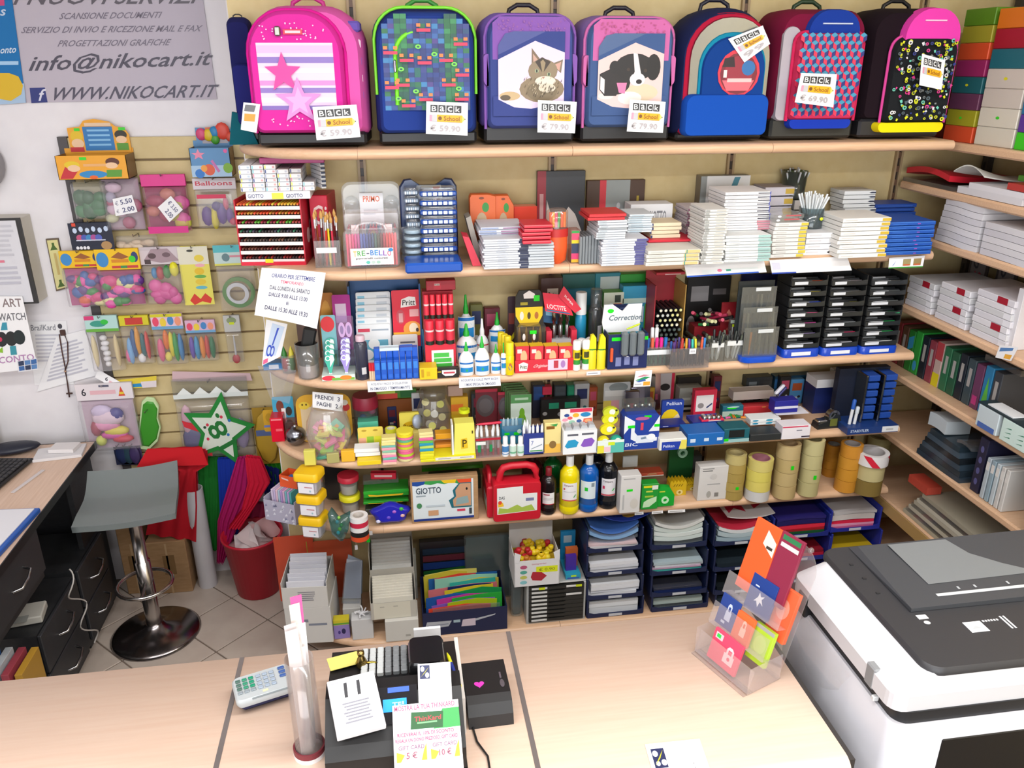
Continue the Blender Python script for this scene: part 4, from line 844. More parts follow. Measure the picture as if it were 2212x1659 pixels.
for k in range(2):
    tag(LA([(.0012,0),(.0042,.02),(.0042,.13),(.002,.135)],'2a6a8a',7).B('slim_pencil',None,(ony(917,700,-.2).x+.008*k,-.2,S[3]),(0,R(-3),0)),'slim teal pencil standing beside the blue display','pencil','slim teal pencils')
# eraser packs
X,Y,w,h=fit(810,906,778,820,3)
for r_ in range(2):
    for k in range(7):
        b=BX(-w*.066,w*.066,-.03,0,0,h*(1 if r_==0 else 1.45),'1a5ac8',ch=.002);ops_to(b,[('r',.15,.55,.85,.9,'3a86e0'),('r',.15,.1,.85,.3,'2a6ad4')],face(w*.132,h,.03),.0003)
        tag(b.B('eraser_pack',None,(X-w/2+w*(k+.5)/7,Y+.03+r_*.032,S[3])),'bright blue eraser pack in the '+('front' if r_==0 else 'rear')+' row','eraser','bright blue eraser packs')
for k in range(2):carton((820+k*44,862+k*30,757,764),S[3]+h*1.45+.001,.03,'d8eaf4:p' if k==0 else '2a6ad0',['pale flat pack lying on the eraser packs','blue flat pack lying on the eraser packs'][k],Y=Y+.03)
carton((907,945,795,820),3,.06,'f0cc18','small yellow glue carton beside the erasers',ops=[('r',.1,.2,.25,.9,'c89a10'),('r',.4,.3,.6,.7,'d8ae14')])
# red glue stick tower
X,Y,w,h=fit(922,988,752,812,3);hz=h
t=E('glue_tower','red glue stick tower with a striped white offer card','display',(X,Y+.15,S[3]))
BX(-w/2,w/2,-.11,0,0,h,'d8243c').B('base',t);zt_=S[3]+h
BX(-w/2,w/2,-.11+.02,0,h,h+.085,'b81a30').B('step',t);BX(-w/2,w/2,-.045,0,h+.085,h+.17,'a8182c').B('back',t)
q=BX(-w*.3,w*.42,-.113,-.111,h*.12,h*.8,'f2f4f0:p');ops_to(q,[('r',.1,.62,.8,.86,'4ac04a'),('r',.1,.36,.9,.58,'4ac04a'),('r',.1,.1,.92,.3,'4ac04a')],face(w*.72,h*.68,.113,h*.12,-w*.3));q.B('offer_card',t)
for row,(yy,zz,n)in enumerate([(-.1,h,3),(-.08+.0,h+.085,5)]):
    for k in range(n):
        t2=E('glue_stick','red glue stick on the '+['lower','upper'][row]+' step of the red tower','glue stick',(X-w/2+w*(k+.5)/n,Y+.15+yy,S[3]+zz),0,'glue sticks on the red tower');r0=w/n*.42;L=.084
        LA([(r0,0),(r0,L*.16)],'202a20',14).B('base',t2);LA([(r0*.96,L*.16),(r0*.96,L*.55)],'e0344a',14).B('tube',t2);LA([(r0,L*.55),(r0,L*.62)],'e8d8d8',14).B('collar',t2);LA([(r0*.98,L*.62),(r0*.98,L*.97),(r0*.8,L)],'e82c44',14).B('cap',t2)
carton((946,992,795,817),3,.02,'221a16','black glue carton with a white house badge',ops=[('p',[(.35,.2),(.7,.2),(.86,.45),(.86,.8),(.2,.8),(.2,.45)],'f4ecec'),('r',.28,.45,.8,.62,'c84a58'),('r',0,.6,.16,.7,'e0c820')],Y=Y-.022)
carton((922,985,606,655),S[3]+hz+.172,.04,'b01a2e','dark red glue carton on top of the red tower',Y=Y+.107,ops=[('r',.25,.1,.5,.8,'c42438'),('r',.28,.5,.46,.7,'e0c8c0'),txt(.29,.52,.45,.66,'Pritt','2a1818')])
# vinyl glue bottles
GB='f0f2f4:g';BL=('p',)
def glue(box,label,Y=None,stripe=True,cap='24b83a',v=(.1,.42),sy=.75,kind='cone',neck=.7):
    return bottle(box,3,GB,cap,label,kind,(v[0],v[1],'e8eef2:p',205,335)if stripe else None,[('r',.02,.82,.98,.97,'1f70c0'),('r',.1,.05,.9,.5,'1f8ad0'),('p',[(.2,.6),(.8,.6),(.7,.72),(.3,.72)],'8ac8e8'),('e',.5,.25,.06,.12,'30b060')],Y=Y,sy=sy,capr=.24,neck=neck,name='glue_bottle')
glue((991,1029,640,790),'tallest white glue bottle with green tip and blue band',-.13,v=(.3,.66))
glue((987,1034,704,810),'stout white glue bottle with large blue letters',-.215,v=(.1,.5))
bottle((1030,1058,692,800),3,GB,'f4f4f4:g','white glue bottle with a white nozzle','cone',(.1,.4,'e8e8ea:p',205,335),[('r',0,.85,1,.95,'c83a4a')],Y=-.17,name='glue_bottle',capr=.3,neck=.6)
glue((1058,1094,678,800),'wide white glue bottle at the back with a blue band',-.12,v=(.3,.6))
glue((993,1025,742,813),'small square-shouldered glue bottle in the front row beside the tower',neck=.74)
glue((1027,1059,730,812),'small glue bottle with a bent green tip',neck=.72)
glue((1061,1084,746,808),'smallest round glue bottle with twin green tips',neck=.72)
glue((1083,1094,742,810),'slim white glue tube with a green tip',kind='straight',neck=.68,v=(.2,.55),sy=1)
glue((1070,1086,716,800),'green capped glue bottle behind the smallest one',-.2,neck=.6)
bottle((1093,1112,742,811),3,'f0d818:g','f4e020','yellow glue bottle with a round cap','straight',(.1,.4,'f0c818:p',230,310),[('e',.5,.5,.3,.3,'3a4a90'),('e',.5,.8,.2,.15,'c86a30')],name='glue_bottle',neck=.62,capr=.8)
for k in range(3):bottle((1076+k*7,1092+k*7,720+k*4,805),3,'e8c818:g','f0d818','yellow glue tube in the row behind the yellow bottle','straight',Y=-.245+.018*k*-1,group='yellow glue tubes',name='glue_tube',neck=.7,capr=.8)
# dark card, black and yellow hardware glue display
blister((1097,1116,640,790),3,-.09,'dark aubergine card standing by the glue display','3a1f2e',[('r',.1,.5,.9,.7,'8a3a30'),('p',[(.1,.1),(.9,.3),(.9,.4),(.1,.2)],'c8c020')])
X,Y,w,h=fit(1114,1176,624,752,3,-.2);t=E('hardware_display','black and yellow contact glue display with a house badge','display',(X,Y+.04,S[3]))
BX(-w*.5,w*.5,-.06,-.0,0,h*.5,'6a5a2c:k').B('box',t);MB().prism([(-w*.5,h*.42),(w*.5,h*.42),(w*.5,h*.86),(w*.36,h*.95),(-w*.34,h*.95),(-w*.46,h*.86)],-.01,0,'1e1810').B('header',t)
q=MB();P=face(w,h,.062);ops_to(q,[('p',[(.06,.0),(.97,0),(.97,.12),(.06,.12)],'e8b020')]+[('p',[(.1+.2*k,.12),(.2+.2*k,.12),(.16+.2*k,.28),(.13+.2*k,.3)],'e0a828')for k in range(4)]+[('e',.25+.35*k,.36,.05,.05,'f0e8e0')for k in range(2)]+[('r',.45,.4,.68,.45,GREEN)],P);q.B('print',t)
q=MB();P=face(w,h,.012);ops_to(q,[('p',[(.03,.72),(.97,.72),(.97,.6),(.82,.48),(.5,.45),(.2,.48),(.04,.6)],'f0c818'),('e',.25,.6,.07,.06,'f0e0d0'),('e',.5,.6,.06,.05,'4a3a18'),('e',.76,.6,.07,.05,'b0682a'),('p',[(.32,.84),(.68,.84),(.7,.9),(.5,.95),(.3,.9)],'f4ece8'),('r',.66,.8,.86,.88,GREEN),('r',.2,.75,.45,.79,'b0a020')],P);q.B('header_print',t)
for k in range(4):LA([(.006,.02),(.006,h*.36),(.002,h*.46)],'c8a040',8,TR((-w*.36+w*.24*k,-.03,0))).B('glue_tube',t)
# red instant glue display
X,Y,w,h=fit(1180,1244,676,760,3,-.2);t=E('instant_glue_display','grey and red box of silver instant glue tubes','display',(X,Y+.05,S[3]))
BX(-w/2,w/2,-.05,0,0,h*.42,'c8c8cc').B('box',t)
for sx in(-1,1):BX(sx*w*.42-w*.09,sx*w*.42+w*.09,-.052,0,h*.28,h*.62,'e0344c').B('red_flank',t)
for k in range(3):LA([(.008,h*.2),(.008,h*.7),(.005,h*.78),(.009,h*.8),(.008,h*.98)],'b8bec2:m',12,TR((-w*.22+w*.22*k,-.03,0))).B('glue_tube',t)
mark(t,[('r',.25,.08,.75,.26,'e8e8e4')],face(w,h*.42,.0505))
note([(1172,632),(1224,638),(1238,682),(1178,672)],'red instant glue card with white lettering',[txt(.1,.18,.8,.42,'LOCTITE','f6e8e8'),('r',.05,.05,.9,.12,'2a6a90')],('y',-.19),col='e02440',name='glue_card',cat='card')
note([(1218,618),(1256,668),(1242,676),(1206,640)],'tilted red instant glue card leaning on the other',[txt(.2,.4,.7,.6,'SUPER','f4e0e0')],('y',-.195),col='d82840',name='glue_card',cat='card')
note([(1172,664),(1204,668),(1204,700),(1174,696)],'blue instant glue card below the red lettered one',[('r',.2,.5,.8,.8,'8ac0d8')],('y',-.15),col='2a6088',name='glue_card',cat='card')
carton((1168,1215,600,640),3,.05,'4a2c26','dark brown glue carton with a pale flag by the back panel',Y=-.075,ops=[('r',.3,.6,.8,.85,'c8bcb0'),txt(.35,.63,.75,.8,'Pritt','2a1818')])
# row of red and yellow glue boxes in a tray
X,Y,w,h=fit(1113,1238,776,803,3);t=E('glue_tray','red lettered tray carrying four small glue boxes','tray',(X,Y+.05,S[3]))
BX(-w/2,w/2,-.05,-.048,0,h,'d82a3c').B('front',t);BX(-w/2,w/2,-.048,0,0,.004,'d82a3c').B('bottom',t);BX(-w/2,w/2,-.002,0,0,h,'d82a3c').B('rear',t)
mark(t,[('p',[(.07,.15),(.2,.15),(.22,.7),(.14,.85),(.06,.7)],'f4efe8'),txt(.08,.3,.2,.6,'Pritt','2a4a28'),txt(.28,.3,.52,.62,'Original','f4c8c8',.2),('r',.56,.1,.9,.95,'e8d0e4'),('r',.66,.25,.74,.85,'c03a4a'),('e',.82,.55,.04,.3,'b080c0')],face(w,h,.05))
for k in range(4):
    o,w_,h_,z_=carton((1114+k*31,1143+k*31,748,790),S[3]+.005,.04,'d8303e','small red glue box with yellow lid in the lettered tray',Y=Y+.005,group='small red glue boxes',name='glue_box',ops=[('e',.6,.55,.25,.28,'f0b88a'),('r',.12,.72,.45,.88,'f0e0d8'),('p',[(.1,.1),(.35,.1),(.35,.3),(.22,.42),(.1,.3)],'f4e8e8'),('r',.55,.08,.8,.3,'e8862a')],top=[('r',0,0,1,1,'f2c41c')])
# white-capped glue sticks, yellow bottles, spray cans
for k,(a,yb,Yy)in enumerate([(1238,801,None),(1258,799,None),(1248,795,-.285),(1266,795,-.26)]):
    X,Y,w,h=fit(a,a+17,738-k*2,yb,3,Yy);t=E('wide_glue_stick','yellow glue stick with white cap and green band','glue stick',(X,Y+w/2,S[3]),0,'white-capped glue sticks');r0=w/2
    LA([(r0,0),(r0,h*.2)],'f0f0ee',14).B('foot',t);LA([(r0*.95,h*.2),(r0*.95,h*.36)],'3a9a3a',14).B('band',t);LA([(r0*.95,h*.36),(r0*.95,h*.7)],'ecd81c',14).B('tube',t);LA([(r0,h*.7),(r0,h*.96),(r0*.7,h)],'f4f4f2',14).B('cap',t)
    q=MB();q.sheet(lambda u,v:((r0*.96+.0004)*math.cos(R(230+80*u)),(r0*.96+.0004)*math.sin(R(230+80*u)),h*(.42+.2*v)),6,1,'4a4a20');q.B('lettering_band',t)
for k in range(6):
    cidx=k%2;X,Y,w,h=fit(1270+cidx*20,1289+cidx*20,724,799-(k//2)*5,3)
    t=E('flask_glue','yellow flask glue with green collar and tall yellow cap','glue bottle',(X,Y+.012,S[3]),0,'yellow flask glues');
    LA([(w*.5,0),(w*.5,h*.52),(w*.4,h*.56)],'e6d820',14,sy=.6).B('body',t);LA([(w*.42,h*.55),(w*.42,h*.59)],'3a8a30',12,sy=.6).B('collar',t);MB().prism([(-w*.4,h*.59),(w*.4,h*.59),(w*.36,h*.9),(w*.1,h),(-w*.2,h*.98)],-.007,.007,'f4e818').B('cap',t)
bottle((1244,1268,634,726),3,'2a90b8:g','eef0f0','turquoise spray can with a white cap','straight',Y=-.17,neck=.66,capr=.85,cat='spray can',name='spray_can')
bottle((1273,1304,628,735),3,'3a4248:k','8a9298:k','smoky grey bottle with a clear grey cap','straight',(.2,.45,'c8ccd0:p',275,315),Y=-.17,neck=.74,capr=.7)
# green and teal cartons behind
TE=[((1214,1286,590,640),-.03,'14605a','dark teal carton high by the back panel',[('r',0,.1,1,.45,'1f8a30'),('r',.1,.55,.9,.8,'1a7088')]),((1284,1338,588,660),-.035,'1f8090','teal carton with clear window and orange mark',[('r',.2,.4,.95,.95,'c0ccc8'),('r',.5,.3,.85,.5,'e06a40'),('r',0,0,1,.3,'7ab828')]),((1336,1402,590,640),-.035,'2a9a30','green and blue carton with a row of white teeth',[('r',0,0,1,.5,'16587a')]+[('e',.08+.14*k,.5,.05,.12,'b8d0d8')for k in range(7)])]
for bx,Yy,c,lb,op in TE:carton((bx[0],bx[1],bx[2]+2,bx[3]),S[3],.05,c,lb,ops=op,Y=Yy)
carton((1300,1342,632,750),3,.05,'6ab030','lime carton standing among the teal ones',Y=-.1,ops=[('r',0,.62,1,1,'d8e0d0'),('r',.5,.68,.9,.8,'e07a48'),txt(.1,.4,.9,.5,'HENKEL','d8f0b8'),('r',.55,.82,.85,.95,'3a4a44')])
carton((1340,1400,618,750),3,.05,'2f9ac0','light blue carton with pale panels and green flank',Y=-.1,ops=[('r',0,.72,1,.8,'c8e4d8'),('r',0,.4,.75,.66,'cfe0e6'),('r',.78,.2,.98,.7,'38b030'),('r',.3,.45,.62,.6,'9ac0cc'),('r',0,.1,.7,.3,'5ab8d8')])
# navy correction display
X,Y,w,h=fit(1312,1396,722,796,3);t=E('navy_display','navy display box with a white lettered header and grey markers','display',(X,Y+.07,S[3]))
BX(-w/2,w/2,-.07,-.066,0,h,'16245c').B('front',t);BX(-w/2,-w/2+.003,-.066,0,0,h,'16245c').B('side',t);BX(w/2-.003,w/2,-.066,0,0,h,'16245c').B('side',t);BX(-w/2,w/2,-.066,0,0,.003,'16245c').B('bottom',t)
MB().prism([(-w*.5,h*.9),(w*.4,h*.9),(w*.45,h*1.7),(w*.1,h*1.7),(-w*.05,h*1.5),(-w*.3,h*1.7),(-w*.52,h*1.7),(-w*.56,h*1.2)],-.004,0,'e6eaec:p').B('header',t)
mark(t,[txt(.1,1.24,.95,1.4,'Correction','5a6a78',.2),('e',.15,1.52,.08,.06,GREEN)],face(w,h,.0045),'header_print')
mark(t,[('r',.08,.82,.3,.92,GREEN),('r',.85,.82,1.0,.92,GREEN),('e',.5,.32,.04,.05,'f0f0f4')]+[('r',.2+.22*k,.08+.03*(k%2),.34+.22*k,.34,'8088b8')for k in range(3)],face(w,h,.07))
q=MB();P=face(w*.62,h*.66,.074,h*.42,-w*.22)
for k in range(3):q.box(-w*.2+k*w*.2,-w*.2+k*w*.2+w*.17,-.095,-.0705,h*.42,h*1.1,'747c80:g',ch=.006)
q.B('marker_blister',t)
tag(BX(-.005,.005,-.005,.005,0,.05,'e05a30',ch=.002).B('red_marker',None,(X-w*.42,Y-.006,S[3]+.03)),'small red marker beside the grey markers','marker')
note([(1308,660),(1322,654),(1352,694),(1342,700)],'grey correction pen sticking out of the navy display',(),('y',-.2),col='a8b4b4',name='correction_pen',cat='pen')
note([(1322,657),(1360,657),(1364,686),(1348,690)],'navy card with pink eraser tip behind the navy display',[('e',.8,.08,.16,.14,'c89090'),('r',.3,.7,.7,.76,'5a6a98'),('r',.3,.55,.8,.6,'5a6a98')],('y',-.19),col='1c2c5a',name='navy_card',cat='card')
tag(LA([(.003,0),(.004,.04),(.002,.05)],'c8e020',8).B('lime_marker',None,(X-.005,Y+.01,S[3]+h*1.12),(0,R(70),0)),'lime marker lying over the grey markers','marker')
# pen cups
o,cx,cy,cz,cw,chh=cup((1394,1444,750,790),3,'c8d0cc:k','clear square cup of fat bright highlighters',sq=.8)
q=MB();q.box(-cw*.46,cw*.46,-cw*.4-.002,-cw*.4-.0008,chh*.6,chh*.85,'e8ecec:p');q.B('label_strip',o)
for k,c in enumerate(['2a6ac0','f0704a','f02a90','f02a98','2a78c8']):
    t=E('highlighter','bright capped highlighter standing in the clear square cup','highlighter',(cx-cw*.38+cw*.19*k,cy-cw*.2,cz+.003),0,'bright highlighters');L=.095;LA([(.005,0),(.0055,L*.6)],'4a6a50',9).B('barrel',t);LA([(.0062,L*.6),(.0062,L)],c,9).B('cap',t)
for k in range(2):
    t=E('white_marker','tall white capped marker behind the bright highlighters','marker',(cx-cw*.1+.016*k,cy+cw*.15,cz+.003),0,'tall white markers');LA([(.006,0),(.006,.07)],'d8dcd8',9).B('barrel',t);LA([(.0068,.07),(.0068,.12),(.005,.124)],'f2f4f4',9).B('cap',t)
o,cx,cy,cz,cw,chh=cup((1446,1530,752,796),3,'d4d0d0:k','smoky square cup crammed with coloured pens',sq=.5)
q=MB();q.box(-.004,.02,-cw*.25-.0022,-cw*.25-.001,chh*.72,chh*.97,'f2f2f4:p');ops_to(q,[txt(.2,.3,.8,.7,'\u20ac 0.90','50506a')],face(.024,chh*.25,cw*.25+.0022,chh*.72,-.004));q.B('price_label',o)
for k in range(20):
    c=['5a2a80','4a2a70','c03a30','d84a30','e0a020','6a3a98','3ac0b0','e0d830','e85a30','2a7ac8','1f5aa8','3a2a6a','4a3a80','7a4a70','2a2a60','30b8b8','2ab0c0','38c0d0','d05a6a','30a070'][k]
    L=U(.088,.105);t=E('fibre_pen','thin coloured fibre pen leaning in the smoky square cup','pen',(cx-cw*.40+cw*.8*(k%10)/9,cy-cw*.12+.016*(k//10),cz+.003),(U(-.05,.05),U(-.2,.2),0),'fibre pens in the smoky cup')
    LA([(.002,0),(.0036,.01),(.0036,L*.66)],'3a3436',7).B('barrel',t);LA([(.0044,L*.62),(.0044,L*.97),(.003,L)],c,7).B('cap',t)
for n,(a,b,y0,y1,lb)in enumerate([(1531,1562,740,782,'narrow smoky cup of dark pens'),(1563,1604,735,780,'narrow smoky cup with a green topped pen')]):
    o,cx,cy,cz,cw,chh=cup((a,b,y0,y1),3,'ccd0cc:k',lb,sq=.9)
    q=MB();q.box(-cw*.4,cw*.44,-cw*.45-.002,-cw*.45-.001,chh*.75,chh*.97,'e4e6e4:p');q.B('label_strip',o)
    pens(cx,cy,cz,8,cw*.3,.1,['2c2c2a','3a3e38','24282a','5a6050'],'dark slim pen in the '+lb.split(' with')[0].split(' of')[0]+[' of dark pens',' by the pen stand'][n],'dark pens in narrow cup '+'ab'[n],cap=None,spread=.02)
t=E('compass_pack','grey clip pack with a lime sticker standing by the narrow cups','pack',(onz(1583,760,S[3]).x,-.2,S[3]+.0));BX(-.017,.017,-.01,0,0,.125,'9aa09a:k').B('case',t);mark(t,[('r',.1,.85,.9,.95,'b8c4b8'),('r',.3,.74,.7,.82,'d8f020'),('r',.3,.5,.42,.74,'d8dcd8'),('r',.58,.4,.7,.74,'d8dcd8')],face(.034,.125,.01))
# box of marker ends
X,Y,w,h=fit(1410,1476,618,712,3,-.2)
t=E('marker_crate','open red box with round marker ends showing','box',(X,Y+.12,S[3]+.04));z0=S[3]
BX(-w/2,w/2,-.004,0,0,h*.98,'a01c2a').B('rear',t);BX(w/2-.004,w/2,-.12,0,0,h*.85,'b8924a').B('side',t);BX(-w/2,-w/2+.004,-.12,0,0,h*.85,'a01c2a').B('side',t);BX(-w/2,w/2,-.12,0,-.04,.002,'8a1420').B('bottom',t)
for i in range(6):
    for j in range(7):
        x=-w*.4+w*.16*i+(.004 if j%2 else-.004);zz=.012+j*.0185
        if abs(x)>w/2-.012:continue
        t2=E('black_marker','black marker lying end-on in the open red box','marker',(X+x,Y+.116,S[3]+.04+zz),(R(90),0,0),'black markers in the red box');LA([(.0075,0),(.0075,.116)],'16161a',9).B('barrel',t2);LA([(.0052,.116),(.0052,.1168)],random.choice(['e8e4d0','e6e2b0','dcd890','c8ccc8'])if j>2 else '5a6a64',9).B('end_cap',t2)
carton((1416,1478,588,622),S[3]+.04+h*.99,.10,'b82436','red carton with a pale label above the marker ends',Y=-.19,ops=[('r',.3,.1,.85,.45,'e0b0b0')])
# red pen box and accessories
carton((1482,1575,598,655),3,.03,'1c1a1a','black instrument card with grey outlines high on the wall',Y=-.03,ops=[('e',.14,.2,.1,.16,'b8b0b0'),('r',.1,.6,.5,.85,'9a9696'),('e',.7,.25,.28,.16,'8a8484'),('r',.6,.7,.9,.8,'6a6464')],name='instrument_card')
X,Y,w,h=fit(1498,1584,665,735,3,-.15);t=E('red_pen_box','red pen box with a crest panel and loose dark pens','box',(X,Y+.06,S[3]+.02))
BX(-w/2,w/2,-.06,0,-.02,h*.4,'8a1422').B('tray',t);BX(w*.12,w*.5,-.064,-.058,-.02,h*1.0,'9a1c26').B('crest_panel',t)
mark(t,[('p',[(.25,.62),(.7,.62),(.66,.82),(.48,.94),(.3,.82)],'d07868'),('p',[(.35,.38),(.48,.48),(.62,.36),(.48,.42)],'c06858')],face(w*.38,h*1.02,.064,-.02,w*.12),'crest')
for k in range(14):
    t2=E('chunky_pen','chunky pen lying loose over the red pen box','pen',(X-w*.46+w*.6*random.random(),Y-.002+.05*random.random(),S[3]+.022+h*.4+.003+.013*(k//4)),(R(75+U(-10,10)),0,R(U(-50,50))),'chunky pens over the red box');c=['2a1c22','a02848','3a2a30','2f8a4a','c83058','d8dcc8','481c2c'][k%7]
    LA([(.0055,0),(.006,.05)],c,9).B('barrel',t2);LA([(.0068,.045),(.0068,.075)],['1c1418','c84060','e0e0a8'][k%3],9).B('cap',t2)
for k in range(7):
    t2=E('lime_marker_end','marker with pale lime end lying before the red pen box','marker',(ony(1482+k*11,705,-.22).x,-.13,S[3]+.03+.012*(k%3)),(R(88),0,0),'lime-ended markers');LA([(.007,0),(.007,.08)],'30302c',9).B('barrel',t2);LA([(.0066,.08),(.0066,.084)],random.choice(['c8d088','e0e4d8','a8b068']),9).B('end_cap',t2)
carton((1482,1560,734,752),3,.04,'2a2624','low dark tray under the lime-ended markers','tray',Y=-.205)
# pen stand with blue base
X,Y,w,h=fit(1602,1682,772,784,3);t=E('pen_stand','tall smoky pen stand on a curved blue base','pen stand',(X,Y+.1,S[3]))
MB().puff(rrect(w,.1,.03,z=-.0),[(0,.97),(-h*.3,1),(-h,1)],'1f56d0:g',TR((0,-.1,0))@RO(R(-90),4,'X')).B('base',t)
hh=ony(1640,612,Y+.06).z-S[3]
for k in range(3):q=MB();q.box(-w*.46,w*.46,.0-.085+.027*k,-.084+.027*k,h,h+(hh-h)*(.42+.26*k),'b0b8b8:k');q.B('clear_step',t);q=MB();q.box(-w*.1,w*.3,-.087+.027*k,-.0855+.027*k,h+(hh-h)*(.34+.27*k),h+(hh-h)*(.39+.27*k),'d8dcdc:p');q.B('label_strip',t)
BX(-w*.48,w*.48,-.004,0,h,hh,'2a3032').B('back',t)
for k in range(21):
    row=k//7;t2=E('dark_pen','dark ballpoint upright in the tall smoky pen stand','pen',(X-w*.4+w*.8*(k%7)/6,Y+.024+.027*row,S[3]+h+.003+row*(hh-h)*.24),(0,U(-.06,.06),0),'pens in the smoky stand');L=.085;c='d07a28' if k==1 else['2c3030','3c3a34','5a4a3a','7a7460','24282c'][k%5]
    LA([(.0012,0),(.0035,.01),(.0035,L)],c,7).B('barrel',t2);LA([(.0042,L*.55),(.0042,L*.98),(.002,L)],c,7).B('cap',t2)
# three columns of pen trays on blue bases
cl=['yellow','blue','pink','lilac','grey','green','white'];rowc=[['c05a40','d8c830','2a48c0','e86a9a','b0488a','8a7aa8','c8ccd8'],['6a6468','7a7670','807a30','8a8688','909498','c0305a','b8b8c0'],['545858','606464','686c6c','2a8a5a','24a050','28b858','c8ccc8']]
for c_ in range(3):
    a0,b0=[(1693,1768),(1778,1852),(1862,1936)][c_]
    X,Y,w,h=fit(a0,b0,755-c_*3,772-c_*4,3)
    o=MB().puff(rrect(w*1.08,.13,.02),[(0,1),(-h*.8,1),(-h,.96)],'1a48c0:g',TR((0,-.13,0))@RO(R(-90),4,'X')).B('blue_pedestal',None,(X,Y+.13,S[3]));tag(o,'curved blue base under the pen trays of '+['the yellow capped column','the middle grey column','the green capped column'][c_],'base','blue tray bases')
    q=MB();q.box(-w*.3,w*.25,-.1316,-.131,h*.25,h*.7,'e8ecf4:p');q.B('label_strip',o)
    top=ony((a0+b0)/2,592,Y+.03).z;hs=(top-S[3]-h)/7
    for r_ in range(7):
        zz=S[3]+h+.001+r_*hs;rr=6-r_
        t=E('pen_tray',nth('black pen tray in the '+['yellow capped','plain grey','green capped'][c_]+' column',r_,7),'pen tray',(X+.004*r_*0,Y+.12+r_*.0,zz),0,'black pen trays')
        BX(-w*.5,w*.5,-.11,0,0,.003,'1a1c1e').B('floor_plate',t);BX(-w*.5,w*.5,-.003,0,.003,hs*.96,'141618').B('rear',t);MB().prism([(-w*.5,.003),(w*.5,.003),(w*.5,hs*.5),(w*.3,hs*.4),(-w*.3,hs*.4),(-w*.5,hs*.5)],-.11,-.107,'2a2e30:g').B('lip',t)
        for sx in(-1,1):BX(sx*w*.5-.002,sx*w*.5+.002,-.107,-.003,.003,hs*.9,'1c1e20').B('side',t)
        q=MB();q.box(-w*.42,-w*.42+w*U(.3,.5),-.1115,-.1102,hs*.12,hs*.38,'dde0e4:p');q.B('label_strip',t)
        for k in range(3):
            L=w*.84;t2=E('tray_pen',nth('capped pen across a tray of the '+['yellow capped','plain grey','green capped'][c_]+' column, tray',r_,7),'pen',(X-L/2+U(-.004,.004),Y+.12-.098+k*.022,zz+.009+k*.002),(0,R(90),R(U(-4,4))),'pens in the black trays')
            LA([(.0016,0),(.0052,.012),(.0052,L*.62)],['dfe2e6','4a4e52','b8bcc0'][k]if c_!=1 else['8a8c90','3a3c40','a8aab0'][k],8).B('barrel',t2);LA([(.006,L*.6),(.006,L*.98),(.004,L)],rowc[c_][rr]if k==0 else '303438',8).B('cap',t2)
carton((1598,1682,592,640),3,.012,'1a2058','deep blue card standing behind the pen stand',Y=-.02,name='blue_card',cat='card')
# tags on the shelf-3 edge
note([(793,824),(888,820),(891,842),(795,847)],'white offer strip on the shelf edge under the erasers',[txt(.08,.58,.92,.82,'ACQUISTA 1 PACCO DI COLLA STICK','707890'),txt(.06,.15,.95,.42,'IN OMAGGIO 1 TEMPERAMATITE','505a80')],('y',-.342),name='shelf_strip')
note([(991,816),(1080,812),(1082,833),(992,838)],'white offer strip on the shelf edge under the glue bottles',[txt(.05,.58,.95,.84,'ACQUISTA 2 COLLE PRITT RICEVI','606a90'),txt(.14,.15,.88,.42,'1 MAXI SPECIAL IN OMAGGIO','505a80')],('y',-.342),name='shelf_strip')
note([(1267,803),(1297,801),(1297,809),(1267,811)],'tiny white price strip below the flask glues',[('r',.1,.3,.8,.6,'a8a8b0')],('y',-.342),name='shelf_strip')
note([(1373,801),(1409,799),(1405,834),(1368,836)],'square white pen advert tag clipped under the cups',[('p',[(.05,.4),(.6,.62),(.95,.58),(.5,.36)],'2f9a60'),('p',[(.1,.6),(.5,.75),(.9,.7),(.5,.62)],'d0889a'),('p',[(.1,.32),(.6,.5),(.7,.36),(.3,.28)],'3a68b0'),('r',.55,.06,.95,.3,'f0a838'),('r',.05,.12,.45,.2,'c0c0c8')],('y',-.342),name='shelf_tag')
# ================================================================ level 4: sticky notes, correction tools, staplers
carton((588,616,903,955),4,.07,'d81c34:g','small glossy red box at the curved end',Y=-.12,ops=[('r',.1,.9,.9,.96,'f08a90'),('r',.4,.45,.9,.55,'e85a68')])
carton((618,655,912,950),4,.05,'d83a4c:k','see-through red box beside the small glossy one',Y=-.11)
blister((597,642,856,948),4,-.06,'sticker packet with blue sky and green meadow','4aa8c8:p',[('r',0,0,1,.45,'8ac83a'),('e',.35,.75,.18,.16,'7a3a2a'),('r',.4,.35,.6,.7,'f0ece8'),('e',.75,.62,.15,.12,'3a2c22'),('r',.3,.38,.45,.46,'e8e020'),('e',.72,.25,.2,.15,'4a6a2a')],name='sticker_packet')
blister((576,600,885,962),4,-.02,'ochre card with a blue band behind the red boxes','c89a20',[('r',0,.2,1,.3,'6a7ab8'),('e',.5,.65,.3,.2,'b08a18')])
X,Y,w,h=fit(616,662,922,970,4);t=E('glitter_ball','silver glitter ball ornament on the curved shelf','ornament',(X,Y+w/2,S[4]));MB().ball((0,0,w/2),w/2,w/2,w*.48,'8a8c94:m',16).B('ball',t);LA([(.006,w*.97),(.006,w*1.04),(.003,w*1.06)],'c8c8cc:m',10).B('cap',t)
